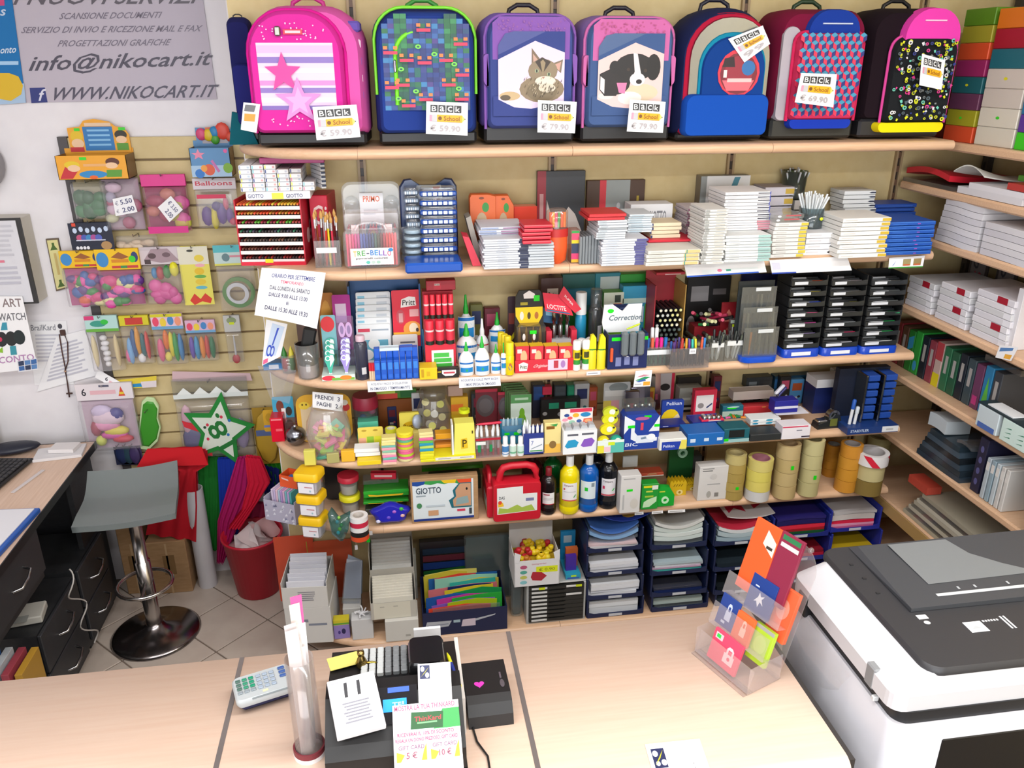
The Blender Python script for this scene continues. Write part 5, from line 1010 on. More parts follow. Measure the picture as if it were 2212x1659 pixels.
# smiley backing card and clear bowl of note pads
t,w,h=blister((652,768,850,1000),4,-.14,'yellow arched display card with smiley faces','e8b030',[('r',.08,.05,.92,.75,'e0c8a0'),('e',.15,.78,.1,.08,'f0d040'),('e',.9,.7,.08,.08,'c83a3a'),('e',.88,.8,.07,.06,'e8e4dc'),('e',.12,.8,.015,.02,'503010'),('e',.19,.8,.015,.02,'503010')],name='smiley_display',cat='display',rad=.04)
X,Y,w,h=fit(662,762,886,998,4);r0=w/2
t=E('note_bowl','round clear bowl full of bright note pads','bowl',(X,Y+r0*.8,S[4]))
LA([(r0*.62,0),(r0*.9,h*.2),(r0,h*.42),(r0*.92,h*.68),(r0*.7,h*.88),(r0*.66,h*.96),(r0*.64,h*.96),(r0*.69,h*.88),(r0*.98,h*.42),(r0*.88,h*.2),(r0*.6,.003)],'f0eeee:c',28).B('glass',t)
for k in range(32):
    c=['f08ab0','f07aa8','f0e060','e89a30','8ac840','f090b8','e8d850','60b8a0','f4a0c0','d8e060','e85a90'][k%11];a=2.4*k;rr=r0*.46*math.sqrt(((k%8)+.5)/8);zz=.012+.028*(k//8)
    t2=E('note_pad','bright square note pad heaped in the round clear bowl','note pad',(X+rr*math.cos(a),Y+r0*.8+rr*math.sin(a),S[4]+zz),(U(-.7,.9),U(-.6,.6),a),'note pads in the bowl')
    BX(-.023,.023,-.023,.023,0,.011,c,ch=.001).B('sheets',t2);q=MB();ops_to(q,[('r',.3,.3,.7,.6,'d89020')],lambda u,v,e:(-.023+.046*u,-.023+.046*v,.0112+e));q.B('print',t2)
note([(675,846),(741,853),(740,889),(675,880)],'white offer card propped on the note bowl',[txt(.08,.58,.68,.84,'PRENDI','4a4a60'),txt(.82,.58,.9,.84,'3','4a4a60'),txt(.14,.16,.62,.42,'PAGHI','4a4a60'),txt(.76,.14,.84,.4,'2','4a4a60')],('y',-.235),name='offer_card',cat='offer card')
for k,(a,b,y0,y1,c,lb)in enumerate([(657,682,974,990,'d8d060','olive note pad lying before the bowl'),(706,733,980,998,'b0a868','flat khaki note pad by the bowl'),(738,768,974,996,'f0b830','amber note pad at the bowl edge')]):
    carton((a,b,y0,y1),4,.02,c,lb,'note pad',name='loose_pad',Y=-.33+.004*k if k!=1 else-.325,rz=U(-.3,.3))
# jar with dark red lid
X,Y,w,h=fit(769,822,852,960,4,-.12);t=E('sweet_jar','plastic jar with a dark red lid and pink figures','jar',(X,Y,S[4]));LA([(w*.46,0),(w*.5,.01),(w*.5,h*.72)],'6a8aa0:k',18).B('body',t);LA([(w*.52,h*.72),(w*.52,h*.95),(w*.48,h)],'9a1c3a',18).B('lid',t)
for k in range(7):MB().ball((w*.25*math.cos(k*2.1),w*.25*math.sin(k*2.1),h*(.12+.08*k)),.014,.014,.012,['d0386a','3a4a8a','e05a80','2fae8a'][k%4],8).B('figure',t)
stack((772,816,908,930),4,2,.05,'5ac0a0','mint eraser slab in the short pile by the jar','mint slabs',name='eraser_slab',Y=-.2,cat='eraser')
# index flags, white boxes
blister((776,830,922,975),4,-.24,'yellow index flag card with hanging slots','ecd460:p',[('e',.25,.86,.1,.04,'b89a30'),('e',.7,.86,.1,.04,'b89a30'),('r',.02,.1,.3,.55,'f0b090'),('r',.35,.1,.62,.6,'9ac83a'),('r',.65,.1,.98,.6,'e0e030')],name='flag_card')
z_=stack((774,826,994,1004),4,1,.06,'f0d020','flat yellow pad under the plain white boxes','flat yellow pads',name='yellow_pad',cat='note pad')
stack((769,823,969,1000),z_,2,.05,'f4f4f4:p','plain white box in the pair on the yellow pad','plain white box pair',name='white_box',Y=-.325)
# columns of sticky pads
def pads(box,cols,lab,grp,d=.035,Y=None,rnd=False):
    X,Yf,w,h=fit(*box,4,Y);n=len(cols);hs=h/n
    for i,c in enumerate(cols):
        b=MB()
        if rnd:b.lathe([(w*.5,0),(w*.5,hs*.93)],c,16)
        else:b.box(-w/2,w/2,-d/2,d/2,0,hs*.95,c,ch=.001)
        tag(b.B('sticky_pad',None,(X+U(-.0015,.0015),Yf+d/2+U(-.0015,.0015),S[4]+i*hs),U(-.06,.06)),nth(lab,i,n),'note pad',grp)
pads((827,857,946,1004),['f0c8b0','f08aa8','70c0b0','f090b0','f0d8c0','90c8a8','f0a0b0','78c0b0','eee090','f0e4a0','eedc88'],'thin sticky pad in the rose and cream column','rose and cream pads')
pads((859,896,937,999),['e8dca0','e85a98','c0d840','f06a9a','f08098','d0d830','f0788a','e0d020','68b890','f07aa0','eedc28','f0e040'],'round sticky pad in the yellow and pink column','round pads',rnd=True,d=.07)
pads((908,938,934,998),['e8e020','e4dc1c','ece430','e0d820','2a9ab8','c0d860','2a98b8','6ac050','e06a9a','efe2a0','ecdc98'],'square sticky pad in the blue and lime column','blue and lime pads')
for k in range(2):carton((941,982,960-k*23,984-k*24),S[4]+.02+k*.034,.04,['f09a30','f0a820'][k],['lower orange note cube on the yellow ledge','upper orange note cube on the yellow ledge'][k],'note pad',Y=-.3,name='orange_cube')
X,Y,w,h=fit(938,1028,980,994,4);t=E('note_display','tall yellow note display with a pale price ledge','display',(X,Y+.07,S[4]));hz=ony(1004,914,Y+.01).z-S[4]
BX(-w/2,w/2,-.07,0,0,.018,'ece020').B('ledge',t);MB().prism([(-w*.02,.018),(w*.5,.018),(w*.48,hz),(w*.02,hz)],-.06,-.01,'ece468:p').B('panel',t);BX(-w*.06,-w*.02,-.064,-.01,.018,hz*.98,'f2f2ec').B('white_edge',t)
mark(t,[('p',[(.66,.28),(.82,.3),(.8,.58),(.66,.56)],'e8c020'),('t',.69,.32,.8,.54,'P','50400c'),('r',.92,.7,.95,.78,'504010')],face(w,hz,.061))
mark(t,[('r',.03,.2,.96,.8,'e8e4d8'),('r',.1,.4,.4,.6,'b0aca0'),('r',.62,.45,.9,.6,'b0aca0')],face(w,.018,.0705),'price_strip')
X,Y,w,h=fit(992,1016,886,916,S[4]+hz,-.27);roll(X,Y+.012,S[4]+hz,w/2,h,'d8e41c','c8d020','lime tape roll standing on the yellow note display',ri=w*.4)
X,Y,w,h=fit(833,858,927,946,S[4]+.072,-.26);tag(BX(-.02,.02,-.02,.02,0,.07,'d8d0c0:p',ch=.001).B('card_block',None,(X,Y+.01,S[4])),'pale block under the small lime roll','block');roll(X,Y+.01,S[4]+.072,w/2,h,'d8dc30','e8e4c8','small lime roll behind the sticky columns',ri=w*.36)
carton((818,906,862,896),4,.05,'8a4c1c','brown kraft note carton behind the sticky columns',Y=-.06)
carton((808,900,842,860),S[4]+fit(818,906,862,896,4,-.06)[3]+.001,.04,'4a8a30','green and red flag carton over the brown one',Y=-.055,ops=[('r',0,0,.55,.6,'e04a3a'),('r',0,.6,.5,1,'c8e060'),('r',.62,.1,.98,.8,'1f6a30')])
blister((866,908,888,965),4,-.19,'pale yellow note pad with lettered badge','ecdc5c:p',[('e',.55,.55,.4,.16,'e0b418'),txt(.2,.5,.9,.62,'Post-it','503c08')],name='yellow_notepad',th=.012,cat='note pad')
# clear jar with yellow contents
X,Y,w,h=fit(903,976,840,935,4,-.15);t=E('glass_jar','clear lidded jar with yellow and white tape tabs','jar',(X,Y+.02,S[4]));r0=w/2
LA([(r0*.8,0),(r0,h*.15),(r0,h*.55),(r0*.78,h*.76),(r0*.76,h*.8)],'e8e8e0:c',24).B('body',t);LA([(r0*.82,h*.8),(r0*.84,h*.86),(r0*.84,h*.94),(r0*.7,h)],'a8a49a:k',22).B('lid',t)
for k in range(8):LA([(.014,0),(.014,.012)],['e8e060','e0e0d8','d8d848','f0e8a0'][k%4],12,TR((r0*.5*math.cos(k*2.2),r0*.5*math.sin(k*2.2),.012+.016*k))@RO(1.1,4,'X')@RO(k,4,'Z')).B('tape_tab',t)
tag(LA([(.001,-.006),(.026,-.006),(.026,.006),(.001,.006)],'a8b4c8:g',20,RO(R(80),4,'X')).B('pale_disc',None,(ony(901,900,-.2).x,-.215,S[4]+.09),R(60)),'pale blue disc leaning on the clear jar','disc')
tag(BX(-.02,.02,-.02,.02,0,.062,'d8c870:p',ch=.001).B('yellow_block',None,(ony(898,930,-.22).x,-.225,S[4])),'yellow block supporting the pale disc','block')
# note tape packets behind
carton((975,1012,858,900),4,.04,'e8b830','orange and yellow note carton behind the tall yellow display',Y=-.13,ops=[('r',0,.6,.7,.8,'f08030'),('r',0,0,1,.5,'e0c020')])
carton((968,1000,834,858),S[4]+.001+fit(975,1012,858,900,4,-.13)[3],.04,'c8a898','pinkish carton on the orange and yellow one',Y=-.12)
for k in range(2):blister((1028+k*48,1075+k*30,840+k*6,930),4,-.09-.02*k,['maroon magnifier blister with grey discs','second maroon blister with grey discs'][k],'7a2434',[('e',.45,.55,.42,.3,'5a5458'),('e',.45,.55,.3,.2,'6a6468'),('r',0,.92,1,1,'c02a44')],name='disc_blister')
# correction pens in clear pack
def pen_pack(box,label,n,body,cap,box_c,Y=None,d=.045):
    X,Yf,w,h=fit(*box,4,Y);t=E('correction_pack',label,'display',(X,Yf+d,S[4]));BX(-w/2,w/2,-d,-d+.002,0,h*.72,box_c).B('front',t);BX(-w/2,w/2,-.002,0,0,h*.8,box_c).B('rear',t);BX(-w/2,w/2,-d,0,0,.003,box_c).B('bottom',t)
    for k in range(n):
        x=-w*.42+w*.84*(k%5)/4;yy=-d*.72+d*.4*(k//5);L=h*.95+.01*(k//5)
        q=E('correction_pen','slim correction pen standing in the '+label,'pen',(X+x,Yf+d+yy,S[4]+.004),(0,U(-.05,.05),0),'pens of the '+label)
        LA([(.0045,0),(.0045,L*.25)],cap,8).B('end',q);LA([(.0045,L*.25),(.0048,L*.7)],body,8).B('barrel',q);LA([(.005,L*.7),(.005,L*.88),(.001,L)],'eef0f2',8).B('tip',q)
    return t,X,Yf,w,h
t,X,Y,w,h=pen_pack((1028,1082,926,988),'clear pack with red banded pens',10,'d0d0d0','b82030','d8c8c8:k')
mark(t,[('r',.0,.6,1,.68,'b01c30'),('r',.02,.45,.4,.56,'e8e8e4'),('r',.08,.2,.2,.45,'1f8a50'),('r',.55,.2,.66,.45,'1f8a50')],face(w,h,.0455))
tag(LA([(.001,0),(.004,.012),(.005,.03),(.005,.085),(.003,.09)],'d02a48',9).B('red_marker',None,(X-w*.45,Y+.02,S[4]+h*1.08),(0,R(88),0)),'red correction pen lying over the clear pack','pen')
t,X,Y,w,h=pen_pack((1084,1131,904,968),'pale blue correction display',4,'cfe6f2','a8c8e0','2a90b8',Y=-.27)
q=MB();q.box(-w*.5,w*.5,-.047,-.0455,h*.3,h*1.0,'bfe0ee:k');ops_to(q,[('p',[(0,0),(1,0),(1,.5),(.8,.3),(.2,.3),(0,.5)],'1f88b0'),('r',.12,.12,.35,.25,GREEN),('r',.55,.1,.8,.25,GREEN),('e',.8,.3,.1,.12,'c8e8e0')],face(w,h*.7,.047,h*.3));q.B('header',t)
for k in range(3):bottle((1085+k*16.5,1100+k*16.5,946,987-k*.8),4,'f0f2f2:g','f4f4f4',['little white correction bottle with blue label','little white correction bottle with green label','little white correction bottle with pale label'][k],'straight',(.12,.55,['4a80b8:p','c8e0d0:p','d0e8dc:p'][k],200,340),[('r',.1,.1,.9,.3,['e8ecf4','6ab088','80b898'][k])],neck=.6,capr=.62,name='correction_bottle')
t,X,Y,w,h=pen_pack((1131,1174,918,982),'navy correction pen display',7,'d4d4ea','8a90c8','2a3a88')
q=MB();q.box(-w*.22,w*.48,-.048,-.0455,h*.1,h*.55,'eceef2:p');ops_to(q,[txt(.12,.5,.3,.85,'7','7a86b8'),('p',[(.1,.2),(.9,.5),(.9,.58),(.15,.28)],'8a98a8'),('r',.05,.04,.95,.14,'4a9a58')],face(w*.7,h*.45,.048,h*.1,-w*.22));q.B('card',t)
carton((1176,1211,914,978),4,.035,'ecd890:p','cream tape carton with a round brown tape picture',ops=[('r',0,0,1,.3,'f0bc50'),('e',.5,.28,.22,.13,'8a6a3a'),('r',.1,.8,.6,.9,'8a5a18'),('p',[(.3,.95),(.8,.98),(.7,.88)],'3a9a4a')])
# eraser display with header
X,Y,w,h=fit(1216,1288,930,980,4);t=E('eraser_display','white eraser display with blue and violet shells and a picture header','display',(X,Y+.07,S[4]));BX(-w/2,w/2,-.07,-.02,0,h,'eceef0:p').B('box',t)
mark(t,[('p',[(.05,.35),(.15,.6),(.35,.62),(.46,.5),(.4,.3),(.12,.26)],'2a9ac8'),('p',[(.52,.35),(.62,.62),(.85,.66),(.94,.52),(.85,.3),(.6,.28)],'8a5ac0'),('r',.12,.78,.44,.86,'5a5a66'),('r',.55,.8,.9,.88,'5a5a66')],face(w,h,.07))
hz=ony(1250,882,Y+.05).z-S[4]
BX(-w*.52,w*.45,-.022,-.018,h,hz,'eee4e0:p').B('header',t);mark(t,[('r',.3,.78,.98,1,'d83a58'),('e',.48,.6,.1,.13,'f0b030'),('e',.78,.62,.16,.14,'2a88c0'),('e',.2,.62,.08,.1,'2a4a90'),('e',.3,.45,.08,.1,'e05a60'),('e',.15,.35,.09,.1,'e89ab0'),('e',.36,.2,.1,.12,'9ac8b0'),('e',.58,.25,.08,.1,'3a5a98'),('p',[(.7,.1),(.98,.1),(.98,.4),(.72,.38)],'e0644a'),('e',.85,.24,.1,.1,'f0a878')],face(w*.97,hz-h,.022,h,-w*.52),'header_print')
for k in range(4):MB().prism([(-w*.45+k*w*.24,h),(-w*.45+k*w*.24+w*.2,h),(-w*.45+k*w*.24+w*.18,h+.012),(-w*.45+k*w*.24+.004,h+.014)],-.066+.004*k,-.026,'b8bcc0').B('eraser',t)
# green picture packs
for k in range(6):
    blister((1103-k*4,1147-k*4,852-k*5,938),4,-.17+.017*k,'green pear shaped eraser pack hanging in the row','d8e8dc:p' if k==0 else '5a7a4a:p',([('r',0,.78,1,1,'5a9a5a'),('e',.55,.3,.2,.22,'70b020'),('e',.55,.52,.13,.13,'78b828'),('r',.2,.86,.85,.92,'b8d8b8')]if k==0 else[('r',.1,.9,.9,.96,'90a880')]),name='pear_pack',group='green pear packs')
carton((1172,1192,836,856),S[4]+.1,.03,'d83050','small red sharpener box among the dark ones',Y=-.06)
for k,(a,b,c,lb)in enumerate([(1150,1176,'232a44','navy triangle ruler card by the back panel'),(1196,1222,'2a3036','charcoal sharpener box by the back panel'),(1224,1250,'1f7a5c','green sharpener box by the back panel')]):carton((a,b,832,900),4,.04,c,lb,Y=-.05,ops=[('r',.1,.55,.9,.95,['2a5090','4a5258','2a9a70'][k])])
carton((1168,1252,862,930),4,.03,'14181c','black display back of the sharpeners','display',Y=-.1,ops=[('r',.2,.6,.45,.85,'1f9a78'),('r',.6,.6,.9,.85,'1f9a78'),('e',.1,.4,.06,.08,'b8bcc0'),('e',.5,.35,.08,.1,'a8b0b8')])
for k in range(4):tag(MB().ball((0,0,.012),.014,.012,.012,'b8c0c4:k',10).B('clear_sharpener',None,(ony(1158+k*16,920,-.17).x,-.155,S[4]+.0)),'clear domed sharpener in front of the black display','sharpener','clear sharpeners')
# yellow correction tape blisters and cloud cards
blister((1300,1356,826,935),4,-.09,'grey cloud shaped card with white base','c8ccd0:p',[('e',.55,.86,.36,.13,'8a9498'),('r',.05,.62,.95,.78,'dfe3e6'),('r',0,.1,.3,.5,'e0d060'),('r',.3,.1,.6,.5,'e0a8b8')],name='cloud_card')
X,Y,w,h=fit(1290,1347,951,978,4);t=E('tape_tray','pastel tray of yellow and teal correction tapes','tray',(X,Y+.06,S[4]));BX(-w/2,w/2,-.06,-.058,0,h,'e4eee8:p').B('front',t);BX(-w/2,w/2,-.002,0,0,h*1.4,'d8e4e4:k').B('rear',t);BX(-w/2,w/2,-.058,0,0,.003,'e4eee8:p').B('bottom',t)
mark(t,[('r',0,0,.25,.6,'e8e040'),('r',.5,0,1,.8,'5abcae'),('r',.4,.6,.65,.85,'d0e830'),('r',.25,.1,.5,.5,'f0c8d0')],face(w,h,.06))
for k,(dx,dy,dz,c)in enumerate([(-.24,-.045,.02,'e8dc20'),(.24,-.045,.02,'2aa890'),(-.05,-.03,.06,'ece020'),(.05,-.012,.09,'d8d820'),(.1,-.004,.115,'c8d030')]):
    t2=E('correction_tape',['yellow correction tape standing in the pastel tray','teal correction tape standing in the pastel tray','large yellow correction tape lying atop the tray','olive yellow correction tape behind the large one','small lime correction tape at the top of the pile'][k],'correction tape',(X+dx*w,Y+.06+dy,S[4]+dz+.002));MB().prism(ell(0,.018,w*(.22 if k<2 else .3),.02,16),-.007,.007,c).B('shell',t2);MB().prism(ell(.004,.02,.011,.011,12),-.0085,.0085,'eef4e8').B('window',t2);MB().ball((w*.2,-.008,.026),.004,.002,.004,'202020',6).B('axle',t2)
# large blue corrector display
X,Y,w,h=fit(1346,1421,895,970,4);t=E('corrector_display','large blue and white corrector display with clear dome','display',(X,Y+.08,S[4]));MB().prism([(-w*.5,0),(w*.5,0),(w*.5,h*.9),(w*.42,h),(-w*.42,h),(-w*.5,h*.9)],-.08,-.02,'1f3f9c').B('box',t)
mark(t,[('p',[(.0,.45),(.2,.7),(.2,.3),(.4,.2),(.95,.22),(.95,.32),(.4,.38),(.3,.5),(.3,.8),(.0,.98)],'e8ecf4'),('p',[(.7,.5),(1,.5),(1,.95),(.85,.7)],'e8ecf4'),('r',.35,.18,.85,.4,'dfe6f2'),('e',.78,.34,.12,.09,'f0f4f8'),('p',[(.5,.28),(.65,.3),(.62,.36),(.48,.33)],'7a90a8'),('r',.1,.62,.3,.7,GREEN),('r',.85,.62,1,.7,GREEN),('r',.55,.9,.75,.96,GREEN),('r',.46,.55,.54,.76,'d84058'),('e',.5,.88,.2,.05,'b05a98'),txt(.04,.1,.4,.2,'BIC','dfe6f8',.2)],face(w,h,.08))
BX(-w*.42,w*.42,-.05,0,h,h+.03,'9aa09c:k').B('dome',t)
for k in range(4):MB().ball((-w*.3+w*.2*k,-.03,h+.012),.009,.009,.01,'c8ccc8:m',8).B('refill',t)
# silver pouches behind
for k in range(5):
    t2=E('foil_pouch','shiny lilac grey foil pouch heaped near the wall','pouch',(ony(1362+k*15,880,-.1).x,-.115+.02*k,S[4]+.0),(R(-8),0,R(-4+2*k)),'foil pouches');MB().puff(rrect(.06,.12+.012*k,.008),[(0,.96),(-.006,1),(-.014,.9)],['b8b4c0:m','a8a4b4:m','c8c4d0:m','989aa8:m','c0a8b8:m'][k]).B('pouch',t2);q=MB();ops_to(q,[('r',.2,.3,.8,.6,['c83a58','3a4a7a','2a8a6a','d0d0d8','b04a6a'][k])],lambda u,v,e:(-.025+.05*u,-.0145-e,.02+.08*v));q.B('print',t2)
# pelikan boxes
blister((1424,1470,862,930),4,-.2,'blue and yellow rubber card with a beige eraser picture','20409c',[('e',.42,.28,.44,.4,'e8c818'),('p',[(.35,.2),(.75,.5),(.86,.38),(.45,.1)],'e0d0b0'),txt(.2,.82,.9,.94,'Pelikan','d8e0f4'),('r',0,0,1,.06,'162a7a')],name='rubber_card',th=.012)
o,w_,h_,z_=carton((1424,1482,948,972),4,.06,'e6e6e0:p','white and blue rubber carton lying at the shelf front',ops=[('r',.08,.02,.78,.75,'2340a8'),('p',[(.72,.05),(1,.05),(1,.85),(.8,.85)],'e8dc60'),txt(.14,.25,.55,.5,'Pelikan','d8e0f8')])
carton((1421,1480,922,946),z_+.001,.06,'1f2c80','blue rubber carton with cream top stacked on another',Y=-.29,ops=[('r',.15,.3,.35,.7,'c8d0f0')],top=[('r',.05,.1,.95,.9,'d8d8b8')])
# red upright box with silver sharpeners, blue trays
carton((1494,1541,843,935),4,.03,'d02a48','upright red sharpener box with white picture panel',Y=-.2,ops=[('r',.08,.38,.85,.85,'e0dcdc'),('p',[(.55,.5),(.8,.62),(.82,.58),(.58,.46)],'2a3a68'),('e',.3,.55,.14,.08,'8a8484')])
o,w_,h_,zb=carton((1484,1563,936,962),4,.09,'1a68b8','wide azure sharpener tray at the shelf front','tray',ops=[('r',.08,.3,.22,.6,'cfe0f4'),('r',.45,.35,.58,.6,'cfe0f4'),('r',.8,.35,.95,.6,'cfe0f4')])
o,w_,h_,zc_=carton((1494,1560,918,940),zb+.001,.07,'1c2f88','navy tray stacked on the azure sharpener tray','tray',Y=-.29)
o,w_,h_,zd=carton((1514,1562,906,932),zc_+.001,.035,'e03050','red sharpener tray with a pale sticker','tray',Y=-.285,ops=[('r',.3,.55,.85,.8,'f0d8d0')])
for k in range(9):tag(LA([(.008,0),(.008,.008),(.006,.011)],'c8c8c4:m',10).B('metal_sharpener',None,(ony(1520+(k%4)*10,905,-.27).x,-.278+.009*(k//4),zd+.0005+.000*k)),'round metal sharpener on the red tray','sharpener','metal sharpeners')
carton((1464,1512,838,900),4,.05,'9a9c94','grey and black box of loose grey sharpeners',Y=-.08,ops=[('r',0,0,1,.3,'26282a'),('r',.1,.1,.8,.2,'d8dcd8'),('r',.1,.5,.5,.6,'c0c4bc'),('r',.5,.7,.9,.8,'6a6c66')])
carton((1412,1455,806,850),4,.02,'c8c0c0:p','pale pencil card with red edge by the back panel',Y=-.025,ops=[('r',.85,0,1,1,'d02848'),('e',.55,.6,.25,.1,'2c2828')],name='pencil_card',cat='card')
carton((1463,1513,815,850),4,.03,'201c1a','black carton beside the pale pencil card',Y=-.03)
for k in range(6):tag(MB().prism([(-.014,0),(.016,0),(.012,.018),(-.006,.022)],-.01,.01,['c83048','b8b0b0','d85068','a01c30','d8d4d4','c04a58'][k]).B('loose_eraser',None,(ony(1410+k*9,880,-.12).x,-.14+.012*(k%3),S[4])),'small red or grey eraser loose near the black carton','eraser','loose erasers')
# clip trays
o,w_,h_,z_=carton((1562,1617,926,955),4,.07,'17606c','teal clip tray with green and orange clips','tray',ops=[('r',.2,.35,.8,.9,'10181a'),('r',0,0,1,.25,'9ac4c4'),('r',0,.1,.2,.3,GREEN)])
for k in range(7):tag(MB().tube([(0,0,0),(.018,0,.002),(.02,.006,.002),(.002,.007,0)],.003,['e060a0','30a040','2fb848','d87a20','28903a','1f7a40','e08a28'][k],6).B('plastic_clip',None,(ony(1566+k*7,930,-.29).x,-.285+.005*(k%3),z_+.0035),R(30*k)),'bright plastic clip heaped on the teal tray','clip','plastic clips')
carton((1556,1600,877,935),4,.03,'1a6a80','petrol blue clip box with a green sticker',Y=-.17,ops=[('e',.45,.85,.25,.1,GREEN),('e',.5,.9,.3,.05,'c8e0e4'),('r',0,.2,1,.6,'b8d4cc')])
carton((1600,1660,878,935),4,.04,'c83038','long red clip box behind the white tray',Y=-.16,ops=[('e',.72,.9,.08,.05,'e8a050')])
o,w_,h_,z_=carton((1620,1686,938,952),4,.07,'2a2e30','low charcoal tray under the white clip boxes','tray')
stack((1620,1684,905,938),z_,2,.06,'eef2f2:p','white clip box with turquoise spots on the charcoal tray','white spotted clip boxes',name='clip_box',ops=[('e',.16,.6,.1,.3,'2a90b8'),('e',.62,.6,.12,.35,'2a98b8')],Y=-.3)
carton((1582,1668,862,876),S[4]+.09,.05,'c8bcb4:p','long pale ruler box over the clip boxes',Y=-.12)
carton((1585,1660,872,935),4,.03,'2c1c1c','dark brown carton behind the clip boxes',Y=-.115)
# white staple boxes with stapler
o,w_,h_,z_=carton((1688,1748,920,948),4,.06,'ece8ee:p','white staple carton with a red stripe',ops=[('r',0,.88,.9,.98,'d84a68'),('r',.5,.6,.7,.68,'8a8a98'),('r',.7,.1,1,.2,'3a3044')])
o,w_,h_,z2=carton((1676,1745,895,918),z_+.001,.07,'e8e6ee:p','white staple carton carrying the navy stapler box',Y=-.28)
o,w_,h_,z3=carton((1672,1722,866,892),z2+.001,.05,'1f2290','royal blue stapler box with a white stripe',Y=-.265,ops=[('r',0,.35,1,.55,'d8d8e8')])
t=E('stapler','white and navy stapler propped on the royal blue box','stapler',(ony(1683,868,-.25).x,-.235,z3+.004),(0,R(-50),0));BX(0,.05,-.008,.008,0,.008,'2a2a70',ch=.003).B('foot',t);BX(.002,.052,-.008,.008,.011,.024,'d0d0dc',ch=.004).B('arm',t);LA([(.005,-.009),(.005,.009)],'888898:m',10,TR((.006,0,.012))@RO(R(90),4,'X')).B('hinge',t)
for k in range(10):tag(MB().prism([(-.016,0),(.016,0),(.012,.02),(-.012,.024)],-.014,.014,random.choice(['a8b0b8:k','4a5058','d0d4d8','30363c','8a9098'])).B('punch_part',None,(ony(1600+k*15,850,-.08).x,-.055+.01*(k%2),S[4]+(.03 if k%2 else 0)+.001)),'small grey clip dispenser near the back panel','dispenser','grey clip dispensers')
carton((1610,1665,815,850),S[4]+.07,.05,'33383c','charcoal cassette carton high by the panel',Y=-.04,ops=[('r',.1,.2,.4,.6,'6a7074'),('r',.5,.3,.9,.7,'2a2c30')])
carton((1612,1666,850,900),4,.05,'3a3436','dull dark carton below the cassette carton',Y=-.04)
carton((1664,1742,812,900),4,.04,'17425a','deep petrol carton standing by the panel',Y=-.04,ops=[('r',0,.55,.3,.9,'1f5a90')])
# navy and white dispenser carton
X,Y,w,h=fit(1752,1824,836,905,4,-.17);t=E('stapler_carton','navy carton with a sloped white top','box',(X,Y+.08,S[4]));BX(-w/2,w/2,-.08,0,0,h,'16245e').B('body',t);MB().prism([(-w*.5,h),(w*.5,h),(w*.5,h+.034),(-w*.5,h+.034)],-.085,0,'e8e8ea:p').B('white_lid',t);mark(t,[('p',[(.5,.3),(.78,.5),(.74,.8),(.62,.75),(.56,.6)],'2a3a70'),('r',.58,.66,.78,.72,'c89a40')],face(w,.034,.0852,h),'lid_print');mark(t,[('r',.52,.1,.56,.85,'5a68a8')],face(w,h,.0803))
t=E('tape_dispenser','black and silver desk tape dispenser','tape dispenser',(onz(1789,925,S[4]).x,-.29,S[4]),R(4));MB().prism([(-.05,0),(.05,0),(.052,.012),(.04,.05),(.02,.058),(0,.03),(-.045,.022)],-.022,.022,'24282a:g').B('body',t);MB().ring(.024,.014,-.012,.012,'c8ccd0:m',18,TR((.022,0,.045))@RO(R(90),4,'X')).B('reel',t);BX(-.044,-.005,-.016,.016,.022,.032,'d8dcdc:m',ch=.003).B('blade_plate',t);BX(.0,.03,-.023,-.0225,.01,.04,'6a7030').B('label',t)
# blue marker tower at the end
X,Y,w,h=fit(1830,1938,922,936,4);t=E('marker_tower','tall navy marker tower with blue drawers and silver bars','display',(X,Y+.14,S[4]));H4=min(.262,ony(1884,796,Y+.1).z-S[4])
BX(-w/2,w/2,-.14,0,0,h,'1a3a78').B('base',t);BX(-w*.5,w*.5,-.03,0,h,H4,'10182c').B('back',t)
mark(t,[txt(.06,.3,.42,.7,'STAEDTLER','c8d8f0'),('r',.68,.1,1,.95,'e4e6e8'),('r',.76,.35,.9,.6,'b8b8b8')],face(w,h,.1403))
for sx in(-.14,.2):BX(sx*w-.004,sx*w+.004,-.10,-.03,h,H4*.97,'b8bcb8:m',ch=.002).B('silver_bar',t)
for i in range(2):
    for j in range(6):
        zz=h+.008+(H4-h-.01)*j/6;q=MB();q.box(w*(-.08+.34*i),w*(.16+.34*i-.02),-.09,-.03,zz,zz+(H4-h)/6*.72,'1f4aa0',ch=.002);q.B('drawer',t)
for k in range(2):
    t2=E('board_marker',['white marker with blue cap standing on the marker tower','plain white marker standing on the marker tower'][k],'marker',(X-w*.38+k*.02,Y+.035,S[4]+h+.001),(0,R(4),0));L=.10-.03*k;LA([(.006,0),(.006,L*.62)],'dfe3e8',10).B('barrel',t2);LA([(.0075,L*.62),(.0075,L*.96),(.005,L)],['1f56b0','c8d0d8'][k],10).B('cap',t2)

